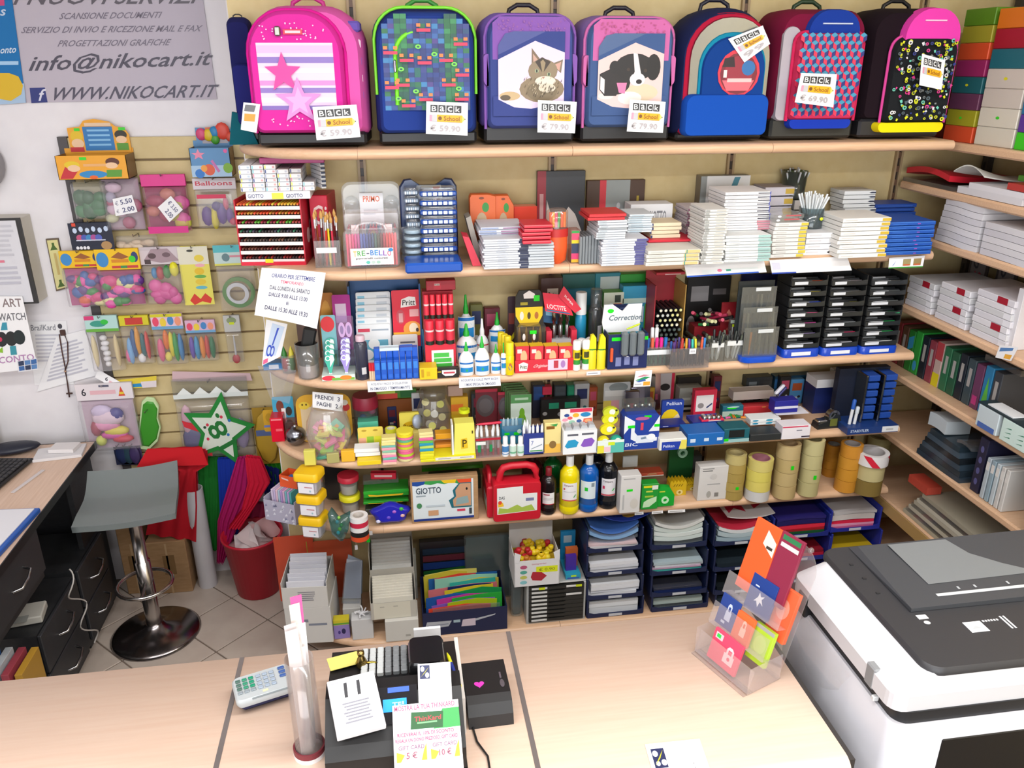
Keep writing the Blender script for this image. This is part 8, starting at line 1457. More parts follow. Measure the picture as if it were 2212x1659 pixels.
KID=lambda s:[('p',[(.02,.05),(.2,.05),(.3,.4),(.12,.55)],'c82a34'),('e',.22,.62,.11,.16,'e8c820'),('e',.24,.48,.09,.14,'f0c8a0'),('e',.8,.72,.1,.18,'5a2a1c'),('e',.78,.58,.09,.13,'f0c8a0'),('p',[(.68,.1),(.9,.1),(.92,.4),(.7,.4)],'5a9a30'),('e',.5,.22,.2,.16,'2a8ac8'),('e',.5,.1,.06,.08,'e8641c'),('r',.38,.55,.7,.66,'eab070'),('r',.34,.82,.44,.94,'38d828')]
show_box((128,280,336,388),'orange bubble display box with two cartoon children','f0a828',KID(0),[(.1,1.0),(.98,1.0),(.98,1.75),(.92,2.05),(.8,2.1),(.72,2.3),(.5,2.42),(.35,2.35),(.28,2.1),(.1,2.05)],[('r',.32,1.1,.75,2.1,'2a78b8')]+[('r',.38,1.3+.2*k,.7,1.38+.2*k,'88c0e8')for k in range(4)]+[('e',.22,1.7,.09,.25,'e8c020'),('e',.22,1.4,.09,.2,'f0c8a0'),('r',.1,1.05,.3,1.25,'c82a34'),('e',.86,1.75,.09,.2,'30281c'),('e',.86,1.55,.08,.16,'f0c8a0'),('r',.78,1.1,.95,1.4,'5a9a30'),('r',.2,1.92,.28,2.04,'38d828'),('r',.84,1.94,.94,2.06,'38d828'),('r',.36,2.12,.74,2.26,'e8c8a8')],.11,'bubble_display')
show_box((416,502,320,382),'blue balloon display box with a balloon bunch on top','5a90c0',[('r',0,0,1,.4,'a8c8e4'),('e',.2,.12,.12,.16,'2a78c8'),('e',.45,.25,.14,.2,'e05a38'),('e',.32,.3,.08,.12,'f0a040'),('e',.92,.3,.12,.18,'7ab028'),('s',.22,.78,.18,.2,'e88aa8'),('p',[(.5,.55),(.56,.6),(.72,.2),(.66,.15)],'c870b0'),('e',.9,.9,.05,.07,'e05aa0')],[(.1,1.0),(1.0,1.0),(1.02,1.6),(.1,1.65)],[('r',.25,1.1,.9,1.35,'b0a8b0'),('p',[(.35,1.45),(.75,1.5),(.8,1.7),(.35,1.65)],'d86a3a'),('r',.2,1.42,.34,1.5,'38d028')],.09,'balloon_display')
bd=bpy.data.objects['balloon_display'];
for k,(u,v,c,rr)in enumerate([(.22,2.0,'d84a7a',.02),(.4,1.95,'e0c028',.02),(.55,2.1,'2a88c0',.019),(.75,2.15,'e04a38',.028),(.55,1.75,'4aa030',.017),(.92,1.85,'d8503a',.016)]):MB().ball((-.07+u*.15,-.012,v*.075-.01*k*0),rr,.008,rr*1.15,c,12).B('balloon_top',bd)
# items on the wall by the desk
p=ony(0,352,WL);t=E('ventilator','round grey wall-mounted ventilator at the wall','ventilator',(onz(0,352,1.9).x*0+p.x-.075,WL-.05,p.z),(R(90),0,0));LA([(.09,-.05),(.1,-.03),(.1,.02),(.085,.035),(.001,.04)],'9a9698',26).B('housing',t);MB().ring(.07,.06,.034,.04,'807c80',24).B('rim',t)
P0=ony(44,470,WL-.09);P1=ony(56,655,WL-.09);t=E('paper_cabinet','shallow white wall cabinet with a black edge and taped papers','cabinet',(P0.x,WL,P1.z));hC=P0.z-P1.z
BX(-.45,0,-.09,-.001,0,hC,'d8d2c4',ch=.002).B('body',t);BX(-.45,0,-.1,-.0905,0,hC,'2c2c2c').B('edge_frame',t);BX(-.45,-.015,-.104,-.1003,.008,hC-.008,'dcdce2:p').B('door',t)
mark(t,lines(.72,.98,.55,.95,7,'c8c8d0')+lines(.75,.95,.2,.45,4,'c0c0cc')+[('r',.8,.5,.84,.53,'e07a90')],face(.435,hC-.016,.1044,.008,-.45),'papers')
note([(99,516),(126,514),(148,622),(122,629)],'narrow framed bookmark with green hats on the wall',[('r',.08,.03,.92,.97,'e4dc9a'),('p',[(.2,.78),(.8,.78),(.6,.86),(.6,.92),(.4,.92),(.4,.86)],'4a6a28'),('p',[(.2,.06),(.8,.06),(.6,.14),(.6,.2),(.4,.2),(.4,.14)],'4a6a28'),('r',.4,.3,.6,.72,'d0b870')],('y',WL-.006),col='6a5a4a',name='bookmark_plaque',cat='plaque',th=.006)
note([(-60,640),(48,640),(82,795),(-60,812)],'white shop flyer with watches and pink lettering',[txt(.58,.86,.96,.97,'ART','8a7a7a'),txt(.48,.68,.98,.78,'WATCH','6a6a70'),('e',.5,.44,.1,.1,'24242a'),('e',.66,.44,.1,.1,'202426'),('e',.8,.45,.1,.1,'1c2a2c'),('p',[(.5,.56),(.62,.56),(.62,.66),(.54,.66)],'3a98b0'),('p',[(.62,.22),(.72,.22),(.72,.34),(.62,.34)],'3a98a8'),('p',[(.4,.28),(.5,.26),(.5,.34)],'8ac030'),txt(.35,.12,.98,.21,'SCONTO','b888b8'),('e',.48,.44,.03,.03,'d0305a')],('y',WL-.115),name='shop_flyer',cat='flyer')
note([(37,780),(80,774),(82,798),(40,804)],'small photo strip stuck at the foot of the flyer',[('r',.05+.32*k,.1+.45*j,.33+.32*k,.5+.45*j,['3a6aa8','2a3a5a','5a88c0'][(k+j)%3])for k in range(3)for j in range(2)],('y',WL-.118),col='e4e4ea:p',name='photo_strip',cat='photo')
note([(60,695),(143,693),(160,830),(75,832)],'white form with grey heading pinned on the wall',[txt(.06,.86,.7,.95,'BrailKard','8a8c94'),('e',.82,.92,.06,.04,'4a4a52')]+lines(.15,.9,.35,.8,8,'d0d0da'),('y',WL-.004),name='pinned_form',cat='form')
note([(122,728),(184,712),(216,808),(80,846)],'tilted white price list pinned over the form',lines(.12,.85,.12,.85,10,'c8c8d4'),('y',WL-.008),name='pinned_list',cat='form',curl=.004)
p=ony(128,722,WL-.016);t=E('cord_pendant','brown cord pendant with a small cross on the wall','pendant',p);P=[(0,0,0)]+[tuple(ony(x,y,WL-.016)-p)for x,y in((134,760),(140,790),(141,800),(147,780),(146,740),(140,724))];MB().tube(P,.0025,'5a3a34',6).B('cord',t);MB().tube([tuple(ony(x,y,WL-.016)-p)for x,y in((141,800),(146,830),(150,858))],.003,'4a302c',6).B('tail',t);c_=ony(150,850,WL-.017)-p;BX(c_.x-.012,c_.x+.012,c_.y-.002,c_.y+.002,c_.z-.003,c_.z+.003,'4a3430').B('cross_bar',t);MB().ball(tuple(ony(141,802,WL-.016)-p),.005,.004,.005,'b89070',8).B('bead',t)
tag(BX(-.01,.01,-.012,0,-.012,.012,'4a3028',ch=.002).B('pendant_peg',None,p+Vector((.012,.014,.004))),'small dark peg holding the cord pendant','peg')
def cloth(pts,label,c,Y,name='folded_fabric',amp=.012,folds=9,th=.02,group=None,cat='fabric'):
    """hanging cloth from an outline of picture points: left and right borders top to bottom"""
    L,Rr=pts;n=12;mL=[ony(x,y,Y)for x,y in L];mR=[ony(x,y,Y)for x,y in Rr];C=(mL[-1]+mR[-1])/2
    def along(P,v):k=v*(len(P)-1);i=min(int(k),len(P)-2);return P[i].lerp(P[i+1],k-i)
    def f(u,v,s):q=along(mL,v).lerp(along(mR,v),u)-C;return(q.x,s*th/2-amp*math.sin(u*folds*math.pi+v*2)*(.4+v*.6),q.z)
    t=E(name,label,cat,C,0,group);m=MB();m.sheet(lambda u,v:f(u,v,-1),28,n,c);m.sheet(lambda u,v:f(1-u,v,1),28,n,c);m.B('cloth',t);return t
cloth(([(318,972),(330,1000),(376,1015),(330,1080),(318,1150)],[(446,966),(448,1002),(425,1015),(428,1090),(426,1165)]),'red nonwoven bag hanging under the star pack','c8202e:f',WL-.12,'red_fabric_bag',.008,6,.03,cat='bag')
note([(318,970),(436,966),(450,1004),(296,1008)],'flat red fabric folded over the peg above the bag',(),('y',WL-.16),col='d8242e:f',name='red_fabric_fold',cat='fabric',th=.006)
cloth(([(428,985),(432,1080),(438,1190)],[(482,985),(486,1080),(480,1185)]),'green crepe sheet hanging beside the red bag','1f7a2c:f',WL-.05,amp=.006)
cloth(([(556,988),(575,1010),(600,1060)],[(605,985),(612,1010),(606,1050)]),'green crepe sheet end under the yellow packet','2a8a20:f',WL-.04)
cloth(([(470,990),(476,1100),(470,1200)],[(520,988),(530,1100),(500,1200)]),'royal blue crepe sheet between green and magenta','1a3aa8:f',WL-.085,amp=.006)
cloth(([(560,1000),(566,1060)],[(604,1010),(602,1075)]),'navy crepe sheet behind the magenta bundle','1c2a78:f',WL-.05)
cloth(([(512,990),(490,1060),(472,1120),(470,1212)],[(545,985),(548,1050),(516,1130),(484,1214)]),'magenta crepe bundle folded like an umbrella','b81e6a:f',WL-.13,amp=.01,th=.03)
cloth(([(530,985),(536,1040),(522,1100),(492,1140)],[(562,988),(584,1040),(566,1070),(520,1140)]),'scarlet crepe bundle folded over the magenta one','d81e3e:f',WL-.175,amp=.006,th=.025)
cloth(([(528,1090),(520,1150),(500,1215)],[(606,1080),(606,1130),(600,1200)]),'dull pink crepe sheet spreading behind the basket','b03058:f',WL-.03)
b=onz(457,1256,0);tp=ony(447,1076,.34);t=E('paper_tube','tall white cardboard tube standing on the tiles','tube',(b.x-.01,.40,0));MB().ring(.041,.036,0,.5,'d8d6da:p',24).B('tube',t)
t=E('waste_basket','red plastic waste basket with papers','basket',(-.60,.33,0));LA([(.088,0),(.095,.004),(.128,.285),(.134,.287),(.134,.297),(.124,.295),(.09,.01),(.001,.008)],'d0223a',32,sy=1).B('bin',t)
for k in range(4):o=MB().sheet(lambda u,v:(-.05+.1*u,-.05+.1*v,.02*math.sin(u*5+k)*math.cos(v*4)),6,6,['e8dcdc:p','e2d0d0:p','eee8e8:p','d8b0b0:p'][k]).B('crumpled_paper',None,(-.63+.03*k,.32+.012*k,.265+.012*k),(R(30+15*k),R(-20+12*k),k));tag(o,'crumpled paper sheet thrown in the red basket','paper','papers in the basket')
LA([(.001,.2),(.1,.2),(.11,.235),(.001,.238)],'d8b8b8:p',16).B('paper_fill',bpy.data.objects['waste_basket'])
tag(BX(-.085,.085,-.06,.06,0,.27,'cardboard',ch=.003).B('cardboard_carton',None,(-.98,.41,0)),'brown cardboard carton on the tiles behind the stool','box')
tag(BX(-.05,.05,-.05,.05,0,.36,'cardboard',ch=.003).B('cardboard_carton',None,(-1.13,.42,0)),'tall narrow cardboard carton beside the desk end','box')
for nm,y_ in(('cardboard_carton',-.0605),('cardboard_carton.001',-.0505)):q=MB();q.box(-.02,.03,y_,y_+.0004,.1,.2,'8a6a44');q.box(-.004,.004,y_,y_+.0004,0,.26,'c8a880');q.B('packing_tape',bpy.data.objects[nm])
# bar stool
bx,by=-.985,.069;t=E('bar_stool','grey moulded bar stool on a chrome disc base','stool',(bx,by,0),R(8))
LA([(.176,0),(.178,.006),(.165,.016),(.1,.026),(.045,.045),(.034,.06)],'9a9494:m',40).B('base',t)
LA([(.03,.055),(.03,.36),(.024,.362),(.024,.6),(.05,.622)],'c8c4c2:m',20).B('column',t)
MB().tube([(.105*math.cos(2*math.pi*i/26),-.03+.105*math.sin(2*math.pi*i/26),.27)for i in range(26)],.008,'d8d6d4:m',8,closed=True).B('foot_ring',t);MB().tube([(0,-.13,.27),(0,0,.27)],.007,'d0cecc:m',8).B('ring_bracket',t)
def seat(u,v):
    x=(u-.5)*.36*(1-.06*v);y=-.16+.33*v;z=.655+.012*math.cos((u-.5)*3.1)*-1
    z+=-.03*max(0,.25-v)*4*.4+(.055*((v-.62)/.38)**1.6 if v>.62 else 0)-.012*math.sin(v*3)
    return(x,y,z)
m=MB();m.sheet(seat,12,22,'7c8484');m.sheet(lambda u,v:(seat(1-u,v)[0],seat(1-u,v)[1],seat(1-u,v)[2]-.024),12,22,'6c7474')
ed=[seat(i/12,0)for i in range(13)]+[seat(1,j/22)for j in range(1,23)]+[seat(1-i/12,1)for i in range(1,13)]+[seat(0,1-j/22)for j in range(1,22)];N=len(ed)
m.add(ed+[(a,b,c-.024)for a,b,c in ed],[(i,N+i,N+(i+1)%N,(i+1)%N)for i in range(N)],'7c8484',True);m.B('seat',t)
t=E('office_desk','beech topped desk with black panels and drawers','desk',(0,0,0));XD=-1.2
BX(-2.3,XD,-.75,.406,.722,.75,'desk_wood').B('desk_top',t);BX(XD,XD+.004,-.75,.41,.720,.751,'1c1c1e').B('edge_band',t);BX(-2.3,XD,.406,.41,.72,.751,'1c1c1e').B('edge_band',t)
BX(XD-.05,XD-.03,.16,.40,0,.72,'dark_laminate').B('side_panel',t);BX(-2.3,XD-.05,.36,.38,.1,.72,'dark_laminate').B('rear_panel',t)
def pedestal(y0,y1,zs,label):
    p=BX(XD-.45,XD-.02,y0,y1,zs[0]-.03,zs[-1],'dark_laminate').B(label,t)
    for a,b in zip(zs[:-1],zs[1:]):
        q=MB();q.box(XD-.02,XD-.006,y0+.004,y1-.004,a+.004,b-.004,'34363a',ch=.003);yc=(y0+y1)/2;zc=(a+b)/2
        q.B('drawer_front',p);q=MB();q.tube([(XD-.006,yc-.05,zc-.012),(XD+.02,yc-.04,zc-.006),(XD+.026,yc,zc+.006),(XD+.02,yc+.04,zc+.016),(XD-.006,yc+.05,zc+.02)],.005,'b8b8ba:m',8);q.B('handle',p)
pedestal(-.62,-.22,[.54,.72],'hanging_drawer');pedestal(-.38,-.02,[.04,.2,.37],'near_pedestal');pedestal(.0,.3,[.04,.2,.38],'far_pedestal')
# things on the desk
t=E('computer_keyboard','black computer keyboard on the desk','keyboard',(-1.475,.06,.75),R(82));BX(-.2,.2,-.07,.07,.004,.018,'1b1b1d',ch=.005).B('case',t)
q=None
for r__ in range(6):
    for k in range(14):q=MB();q.box(-.19+.0265*k,-.19+.0265*k+.023,-.06+.02*r__,-.06+.02*r__+.017,.018,.025,'26262a',ch=.002);q.B('key',t)
t=E('desk_mouse','black rounded handset lying beyond the keyboard','handset',(-1.50,.34,.757),R(12));MB().ball((0,0,.016),.11,.05,.022,'1c2030',16).B('body',t)
tag(BX(-.09,.09,-.055,.055,0,.012,'e6e4e6:p',ch=.001).B('note_block',None,(-1.30,.30,.7505),R(8)),'white note block near the desk corner','paper')
tag(BX(-.05,.05,-.035,.035,0,.016,'ece8e8:p',ch=.001).B('note_block',None,(-1.285,.315,.7635),R(-6)),'small white pad on top of the note block','paper')
tag(BX(-.007,.007,-.09,.09,0,.003,'dcd4d4:p').B('paper_slip',None,(-1.335,.07,.751),R(-14)),'narrow white slip beside the keyboard','paper')
t=E('ring_binder','blue ring binder with a white sheet at the desk edge','binder',(-1.31,-.33,.75),R(-4));BX(-.12,.1,-.16,.16,0,.018,'1f58b0',ch=.003).B('cover',t);BX(-.11,.085,-.15,.15,.018,.021,'e6e6ec:p').B('sheet',t)
t=E('desk_screen','low cream partition panel with a black post behind the desk','partition',(-1.62,.43,.75));BX(-.4,.0,-.01,.01,-.3,.13,'d8cc9a').B('panel',t);BX(0,.03,-.015,.015,-.7,.2,'1e1e20',ch=.003).B('post',t)
# leaflets low by the pedestal
for k,(c,lb)in enumerate([('3a78c0','blue leaflet bundle in the floor rack'),('d8e0e6','white leaflet bundle in the floor rack'),('b04a58','red leaflet bundle in the floor rack'),('c89a38','mustard envelope in the floor rack')]):tag(BX(-.012,.012,-.07,.07,0,.2-.012*k,c,ch=.001).B('leaflet_bundle',None,(-1.31+.035*k,-.53+.01*k,.201)),lb,'leaflet')
tag(BX(-.1,.12,-.1,.1,.0,.2,'24262a',ch=.004).B('leaflet_rack',None,(-1.29,-.52,0)),'black floor rack carrying leaflet bundles','rack')
tag(BX(-.07,.07,-.05,.05,0,.03,'d8d8d0',ch=.004).B('white_router',None,(-1.3,-.27,.372),R(10)),'flat white plastic box on the near pedestal','router')
q=MB();ops_to(q,[('r',.3,.3,.7,.7,'a8aca8')],topface(.14,.1,.0305));q.B('print',bpy.data.objects['white_router'])
P=[(XD+.045+.012*math.sin(k*.5),-.2+.03*math.cos(k*.42)+.003*k,.5-.012*k)for k in range(34)];tag(MB().tube(P,.003,'c8c4c0',6).B('white_cable'),'curly white cable hanging by the drawers','cable')
# ================================================================ on the counter
# payment terminal
a_,b_=onz(520,1510,.985),onz(632,1475,.985);ang=math.atan2(b_.y-a_.y,b_.x-a_.x)
t=E('payment_terminal','grey payment keypad with green and blue keys on a navy base','payment terminal',(-.238,-1.452,ZC),(R(0),0,ang))
w,d=.122,.078
BX(-w*.42,w*.46,-d*.36,d*.36,0,.024,'1c2048',ch=.006).B('base',t)
m=MB();m.puff(rrect(w,d,.012,z=-d/2),[(-.02,.96),(-.026,1),(-.036,1),(-.04,.94)],'b4babc',RO(R(-90),4,'X'));m.B('shell',t);zk=.0402
for r__ in range(4):
    for k in range(3):q=MB();q.box(-.012+.014*k,-.002+.014*k,-.02+.0125*r__,-.0115+.0125*r__,zk,zk+.003,'9aa8b8',ch=.001);q.B('key',t)
for r__ in range(4):
    for k in range(3):q=MB();q.box(-.054+.0135*k,-.044+.0135*k,-.02+.0125*r__,-.0115+.0125*r__,zk,zk+.003,['4a6a60','2f8a6a','128a66'][k]if r__ else '8a949a',ch=.001);q.B('key',t)
for r__ in range(3):q=MB();q.box(.036,.05,-.004+.0125*r__,.0045+.0125*r__,zk,zk+.003,'3a5a98',ch=.001);q.B('key',t)
q=MB();q.box(-.03,.05,-d*.5-.001,-d*.5+.008,.034,.0385,'70787a',ch=.002);q.B('card_slot',t);q=MB();q.box(-.005,.006,-.031,-.026,zk,zk+.001,'e8e4b0');q.B('status_light',t)
# clear tube with receipts
X0,Y0=-.128,-1.625
t=E('receipt_tube','clear plastic tube standing full of paper receipts','tube',(X0,Y0,ZC));LA([(.027,0),(.027,.235),(.0255,.235),(.0255,.002),(.001,.002)],'d8ccc8:c',28).B('tube',t);MB().ring(.0315,.0275,.0,.01,'eae6e6',28).B('white_ring',t);MB().ring(.0312,.0276,.01,.022,'7a2a34',28).B('red_band',t)
for k in range(14):
    c=['eee6e6:p','e8dcd8:p','f2eeee:p','e0d8d8:p','ece8e8:p'][k%5];L=U(.2,.30);a=.35;ww=U(.016,.024)
    if k==0:c,L='f060a0',.345
    if k==1:L=.33
    o=MB().sheet(lambda u,v:(-ww/2+ww*u,.010*v*v,L*v),2,8,c).B('paper_receipt',None,(X0+U(-.004,.004),Y0+.014-.0021*k,ZC+.012),(0,R(U(-1,2)),a));tag(o,'narrow paper receipt standing in the clear tube' if k else 'pink paper slip rising highest from the clear tube','receipt','receipts in the tube' if k else None)
# cash register (customer side)
RX0,RX1=-.088,.178;w=RX1-RX0;t=E('cash_register','black cash register with a lit blue customer display','cash register',((RX0+RX1)/2,-1.60,ZC))
pr=[(-.112,0),(-.118,.012),(-.116,.06),(-.095,.078),(-.02,.125),(.02,.128),(.04,.105),(.165,.085),(.17,0)]   # y,z side profile
n=len(pr);vs=[(-w/2,a,b)for a,b in pr]+[(w/2,a,b)for a,b in pr];m=MB();m.add(vs,[(i,n+i,n+(i+1)%n,(i+1)%n)for i in range(n)],'0a0a0c',False);m.add(vs,[tuple(range(n)),tuple(range(2*n-1,n-1,-1))],'0a0a0c');m.B('body',t)
BX(-w/2-.002,w/2+.002,-.12,.172,0,.008,'0e0e10').B('drawer_base',t)
for r__ in range(5):
    for k in range(8):q=MB();x=-w*.18+.0165*k-.02;y=.055+.02*r__;z=.1035-.016*(y-.04)/.1;q.box(x,x+.0135,y,y+.016,z,z+.012,'c0c4c4' if k<3 else '7a7e80',ch=.002);q.B('key',t)
MB().puff(rrect(.075,.09,.012,z=-.045),[(0,1),(-.045,1),(-.055,.9)],'101012:g',TR((w*.26,.08,.085))@RO(R(-90),4,'X')).B('printer_cover',t);BX(w*.12,w*.14,.05,.11,.09,.135,'c8ccd0:m').B('paper_cutter',t)
sl=math.atan2(.047,.075)
XF=TR((0,-.042,.1112))@RO(sl,4,'X')
BX(-.03,.045,-.035,.036,.0,.004,'0c0c14:g',XF).B('display_glass',t)
q=MB();q.box(-.022,.024,-.012,.012,.004,.005,'1888f0:e',XF);q.B('lit_screen',t);q=MB();q.box(-.012,.03,.024,.034,.004,.0055,'2a5ac0',XF);q.B('blue_badge',t)
q=MB();ops_to(q,[txt(.0,.3,.6,.75,'TF','d8f0ff'),('r',.66,.5,.74,.8,'d8f0ff')],lambda u,v,e:XF@Vector((-.004+.03*u,-.01+.02*v,.0052+e)));q.B('screen_text',t)
q=MB();ops_to(q,[txt(0,0,1,1,'CUSTOM','6a6a6c',.2)],lambda u,v,e:(-w*.42+.05*u,-.119-e,.03+.008*v));q.B('brand_lettering',t)
BX(w*.5,w*.5+.008,-.02,.17,.0,.09,'d8d2cc:p').B('paper_flank',t)
# things lying on the register
def on_slope(name,label,cat,cx,cy,ww,hh,th,col,ops,rz=0,lift=.001,slope=sl,oz=None,par=None):
    z=ZC+.1015+(cy+1.6575)*math.tan(sl)if oz is None else oz
    o=BX(-ww/2,ww/2,-hh/2,hh/2,0,th,col,ch=min(.001,th*.3)).B(name,None,(cx,cy,z+lift),(slope,0,rz));tag(o,label,cat)
    if ops:q=MB();ops_to(q,ops,lambda u,v,e:(-ww/2+u*ww,-hh/2+v*hh,th+e));q.B('print',o)
    return o
on_slope('day_calendar','white tear-off calendar pad showing eleven','calendar',-.028,-1.647,.092,.115,.014,'e8e8ec:p',[txt(.3,.64,.64,.9,'11','26262c',.1),('r',.08,.92,.24,.94,'b0b0b8'),('r',.62,.92,.84,.95,'b0b0b8')]+[('r',.22+.03*(k%3),.52-.055*k,.78-.04*(k%2),.545-.055*k,'8a8a94')for k in range(7)]+[('r',.12,.06,.9,.08,'c0c0c8')],R(12),.016,R(22))
on_slope('business_card','white business card with a checked emblem on the register','card',.126,-1.618,.066,.09,.002,'eeeef2:p',[('r',.06,.66,.36,.96,'28305a'),('e',.14,.88,.06,.06,'e0e4f0'),('e',.28,.74,.06,.06,'e0e4f0'),('p',[(.08,.7),(.2,.8),(.34,.92),(.22,.8)],'d8d030'),('r',.06,.4,.5,.44,'b0b0bc'),('r',.06,.32,.56,.36,'b0b0bc'),('r',.7,.4,.9,.44,'b0b0bc'),('r',.75,.32,.92,.36,'b0b0bc')],R(-2),.002)
Yf=-1.728;F=lambda u,v,e:(u,v,e)
on_slope('offer_flyer','white flyer with a green loyalty card picture','flyer',.105,-1.716,.128,.15,.0012,'f0eaf0:p',[txt(.03,.92,.94,.985,'MOSTRA LA TUA THINKARD','b04a78'),('r',.15,.66,1.0,.9,'cfe0e8'),('p',[(.6,.66),(1,.66),(1,.9),(.75,.9)],'3aa050'),('p',[(.26,.68),(.74,.67),(.76,.87),(.28,.89)],'1f5a2c'),txt(.32,.77,.72,.83,'ThinKard','d03a48',.1),('r',.36,.74,.66,.76,'7ab080'),txt(.06,.6,.9,.645,"RICEVERAI IL 10% DI SCONTO",'b04a78'),txt(.03,.53,.95,.575,'REGALA UN DONO PREZIOSO. GIFT CARD','b04a78'),('r',.04,.3,.48,.5,'e8e4dc'),('r',.54,.3,.96,.5,'e8e4dc'),txt(.07,.44,.45,.49,'GIFT CARD','8a5a80'),txt(.57,.44,.93,.49,'GIFT CARD','8a5a80'),txt(.18,.33,.34,.41,'5 \u20ac','9a4a68'),txt(.66,.33,.84,.41,'10 \u20ac','9a4a68'),('p',[(.04,.3),(.1,.3),(.16,.38),(.04,.42)],'d8c030'),('p',[(.4,.3),(.48,.3),(.48,.5),(.44,.42)],'d8c030'),('p',[(.54,.3),(.6,.3),(.66,.38),(.54,.42)],'d8c030'),('p',[(.88,.3),(.96,.3),(.96,.5),(.92,.42)],'c8b830')],0,.004,R(30),ZC+.078)
t=E('ballpoint_pen','blue ballpoint pen with yellow ends on the register','pen',(.158,-1.50,ZC+.108),(R(98),0,R(12)));LA([(.001,0),(.004,.012),(.004,.03)],'e0dc20',10).B('tip',t);LA([(.0042,.03),(.0045,.08)],'24348a',10).B('barrel',t);LA([(.0045,.08),(.0045,.092),(.003,.095)],'e4e020',10).B('button',t)
tag(BX(-.035,.03,-.025,.025,0,.001,'e8dc78:p').B('yellow_note',None,(-.058,-1.48,ZC+.097),(R(-9),0,R(14))),'yellow paper note tucked beside the register keys','note')
t=E('cat_figurine','small bronze cat figurine on the register','figurine',(-.022,-1.505,ZC+.103));LA([(.012,0),(.013,.006),(.008,.018),(.005,.024)],'9a8450:m',12).B('body',t);MB().ball((0,0,.029),.008,.007,.007,'a8905a:m',10).B('head',t)
for sx in(-1,1):LA([(.0025,.033),(.0003,.041)],'8a7444:m',6,TR((sx*.005,0,0))).B('ear',t)
MB().tube([(.012,.0,.004),(.022,.0,.004),(.03,-.004,.005)],.003,'c8b050:m',6).B('tail',t)
tag(BX(-.03,.03,-.004,.004,0,.1,'e0e0e2:p',ch=.001).B('paper_stack',None,(.12,-1.40,ZC)),'white paper slips standing behind the register','paper')
# black scanner box
t=E('scanner_box','black table scanner box with a pink heart sticker','scanner',(.238,-1.54,ZC),R(1));pr=[(-.072,0),(-.066,.025),(-.05,.044),(-.03,.05),(.07,.05),(.07,0)];w=.094
n=len(pr);vs=[(-w/2,a,b)for a,b in pr]+[(w/2,a,b)for a,b in pr];m=MB();m.add(vs,[(i,n+i,n+(i+1)%n,(i+1)%n)for i in range(n)]+[tuple(range(n)),tuple(range(2*n-1,n-1,-1))],'121112');m.B('case',t)
q=MB();q.poly([(-.016+a,.0+b,.0505)for a,b in heart(0,0,.011)],'d038b0');q.B('heart_sticker',t);q=MB();q.box(.03,.034,.012,.03,.05,.0508,'c8c8cc:m');q.B('logo_bar',t);q=MB();q.poly([(.033+a,-.004+b,.0505)for a,b in ell(0,0,.005,.012,14)],'b8bcbc:m');q.B('logo_oval',t)
tag(MB().tube([(.2,-1.61,ZC+.004),(.205,-1.65,ZC+.004),(.222,-1.69,ZC+.004),(.222,-1.74,ZC+.004),(.21,-1.79,ZC+.004)],.0022,'1a1a1c',6).B('power_cable'),'thin black cable running off the counter','cable')
# receipt card on the counter
note([(1393,1608),(1511,1596),(1534,1662),(1412,1676)],'white card with a checked emblem lying on the counter',[('r',.07,.2,.3,.82,'28305a'),('e',.13,.66,.05,.1,'e0e4f0'),('e',.25,.36,.05,.1,'e0e4f0'),('e',.14,.34,.04,.08,'c8ccd8'),('p',[(.08,.28),(.17,.5),(.28,.76),(.2,.5)],'d8d030'),txt(.14,.06,.5,.14,'SHOPPER PICCOLA','b8b8c0'),txt(.74,.2,.9,.28,'\u20ac 0.05','c0c0c8'),txt(.74,.06,.9,.14,'\u20ac 0.10','c0c0c8')],('z',ZC+.0012),name='price_slip',cat='card')
# acrylic gift card stand
t=E('gift_card_stand','clear acrylic tiered stand of gift cards','card stand',(.815,-1.51,ZC),R(-68));w=.165;TL=R(-17)
MB().prism(rrect(w,.31,.06,8,0,0,.01),-.001,.001,'e6dcdc:c',TR((0,.045,0))@RO(TL,4,'X')).B('back_plate',t)
BX(-w/2,w/2,-.06,.055,0,.002,'e6dcdc:c').B('foot_plate',t)
for sx in(-1,1):MB().prism([(0,.002),(.0012,.002),(.0012,.07),(0,.07)],-.05,.05,'e6dcdc:c',TR((sx*w/2,0,0))).B('cheek',t)
for k in range(3):X4=TR((0,-.05+.035*k,.004+.07*k))@RO(TL,4,'X');BX(-w/2,w/2,-.001,.001,0,.055,'e8dede:c',X4).B('pocket_front',t);BX(-w/2,w/2,0,.03,0,.002,'e8dede:c',X4).B('pocket_floor',t)
for sx in(-.3,.3):LA([(.006,-.004),(.006,.004),(.003,.006)],'d8d4d4:k',12,TR((sx*w,.135,.29))@RO(R(90),4,'X')).B('screw',t)
LOCK=lambda c:[('r',.4,.25,.7,.55,c),('p',[(.44,.55),(.44,.72),(.5,.8),(.6,.8),(.66,.72),(.66,.55),(.6,.55),(.6,.7),(.5,.7),(.5,.55)],c)]
base=t.matrix_basis
def gift(k,x,z,ww,hh,c,label,ops,dy=0,n=1,grp=None):
    loc=TR((.815,-1.51,ZC))@RO(R(-68),4,'Z')@TR((x,-.046+.035*k+dy,.008+.07*k+z))@RO(TL,4,'X')
    o=BX(-ww/2,ww/2,0,.004*n,0,hh,c,ch=.0005).B('gift_card',None);o.matrix_world=loc;tag(o,label,'gift card',grp)
    q=MB();ops_to(q,ops,lambda u,v,e:(-ww/2+u*ww,-e,v*hh));q.B('print',o)
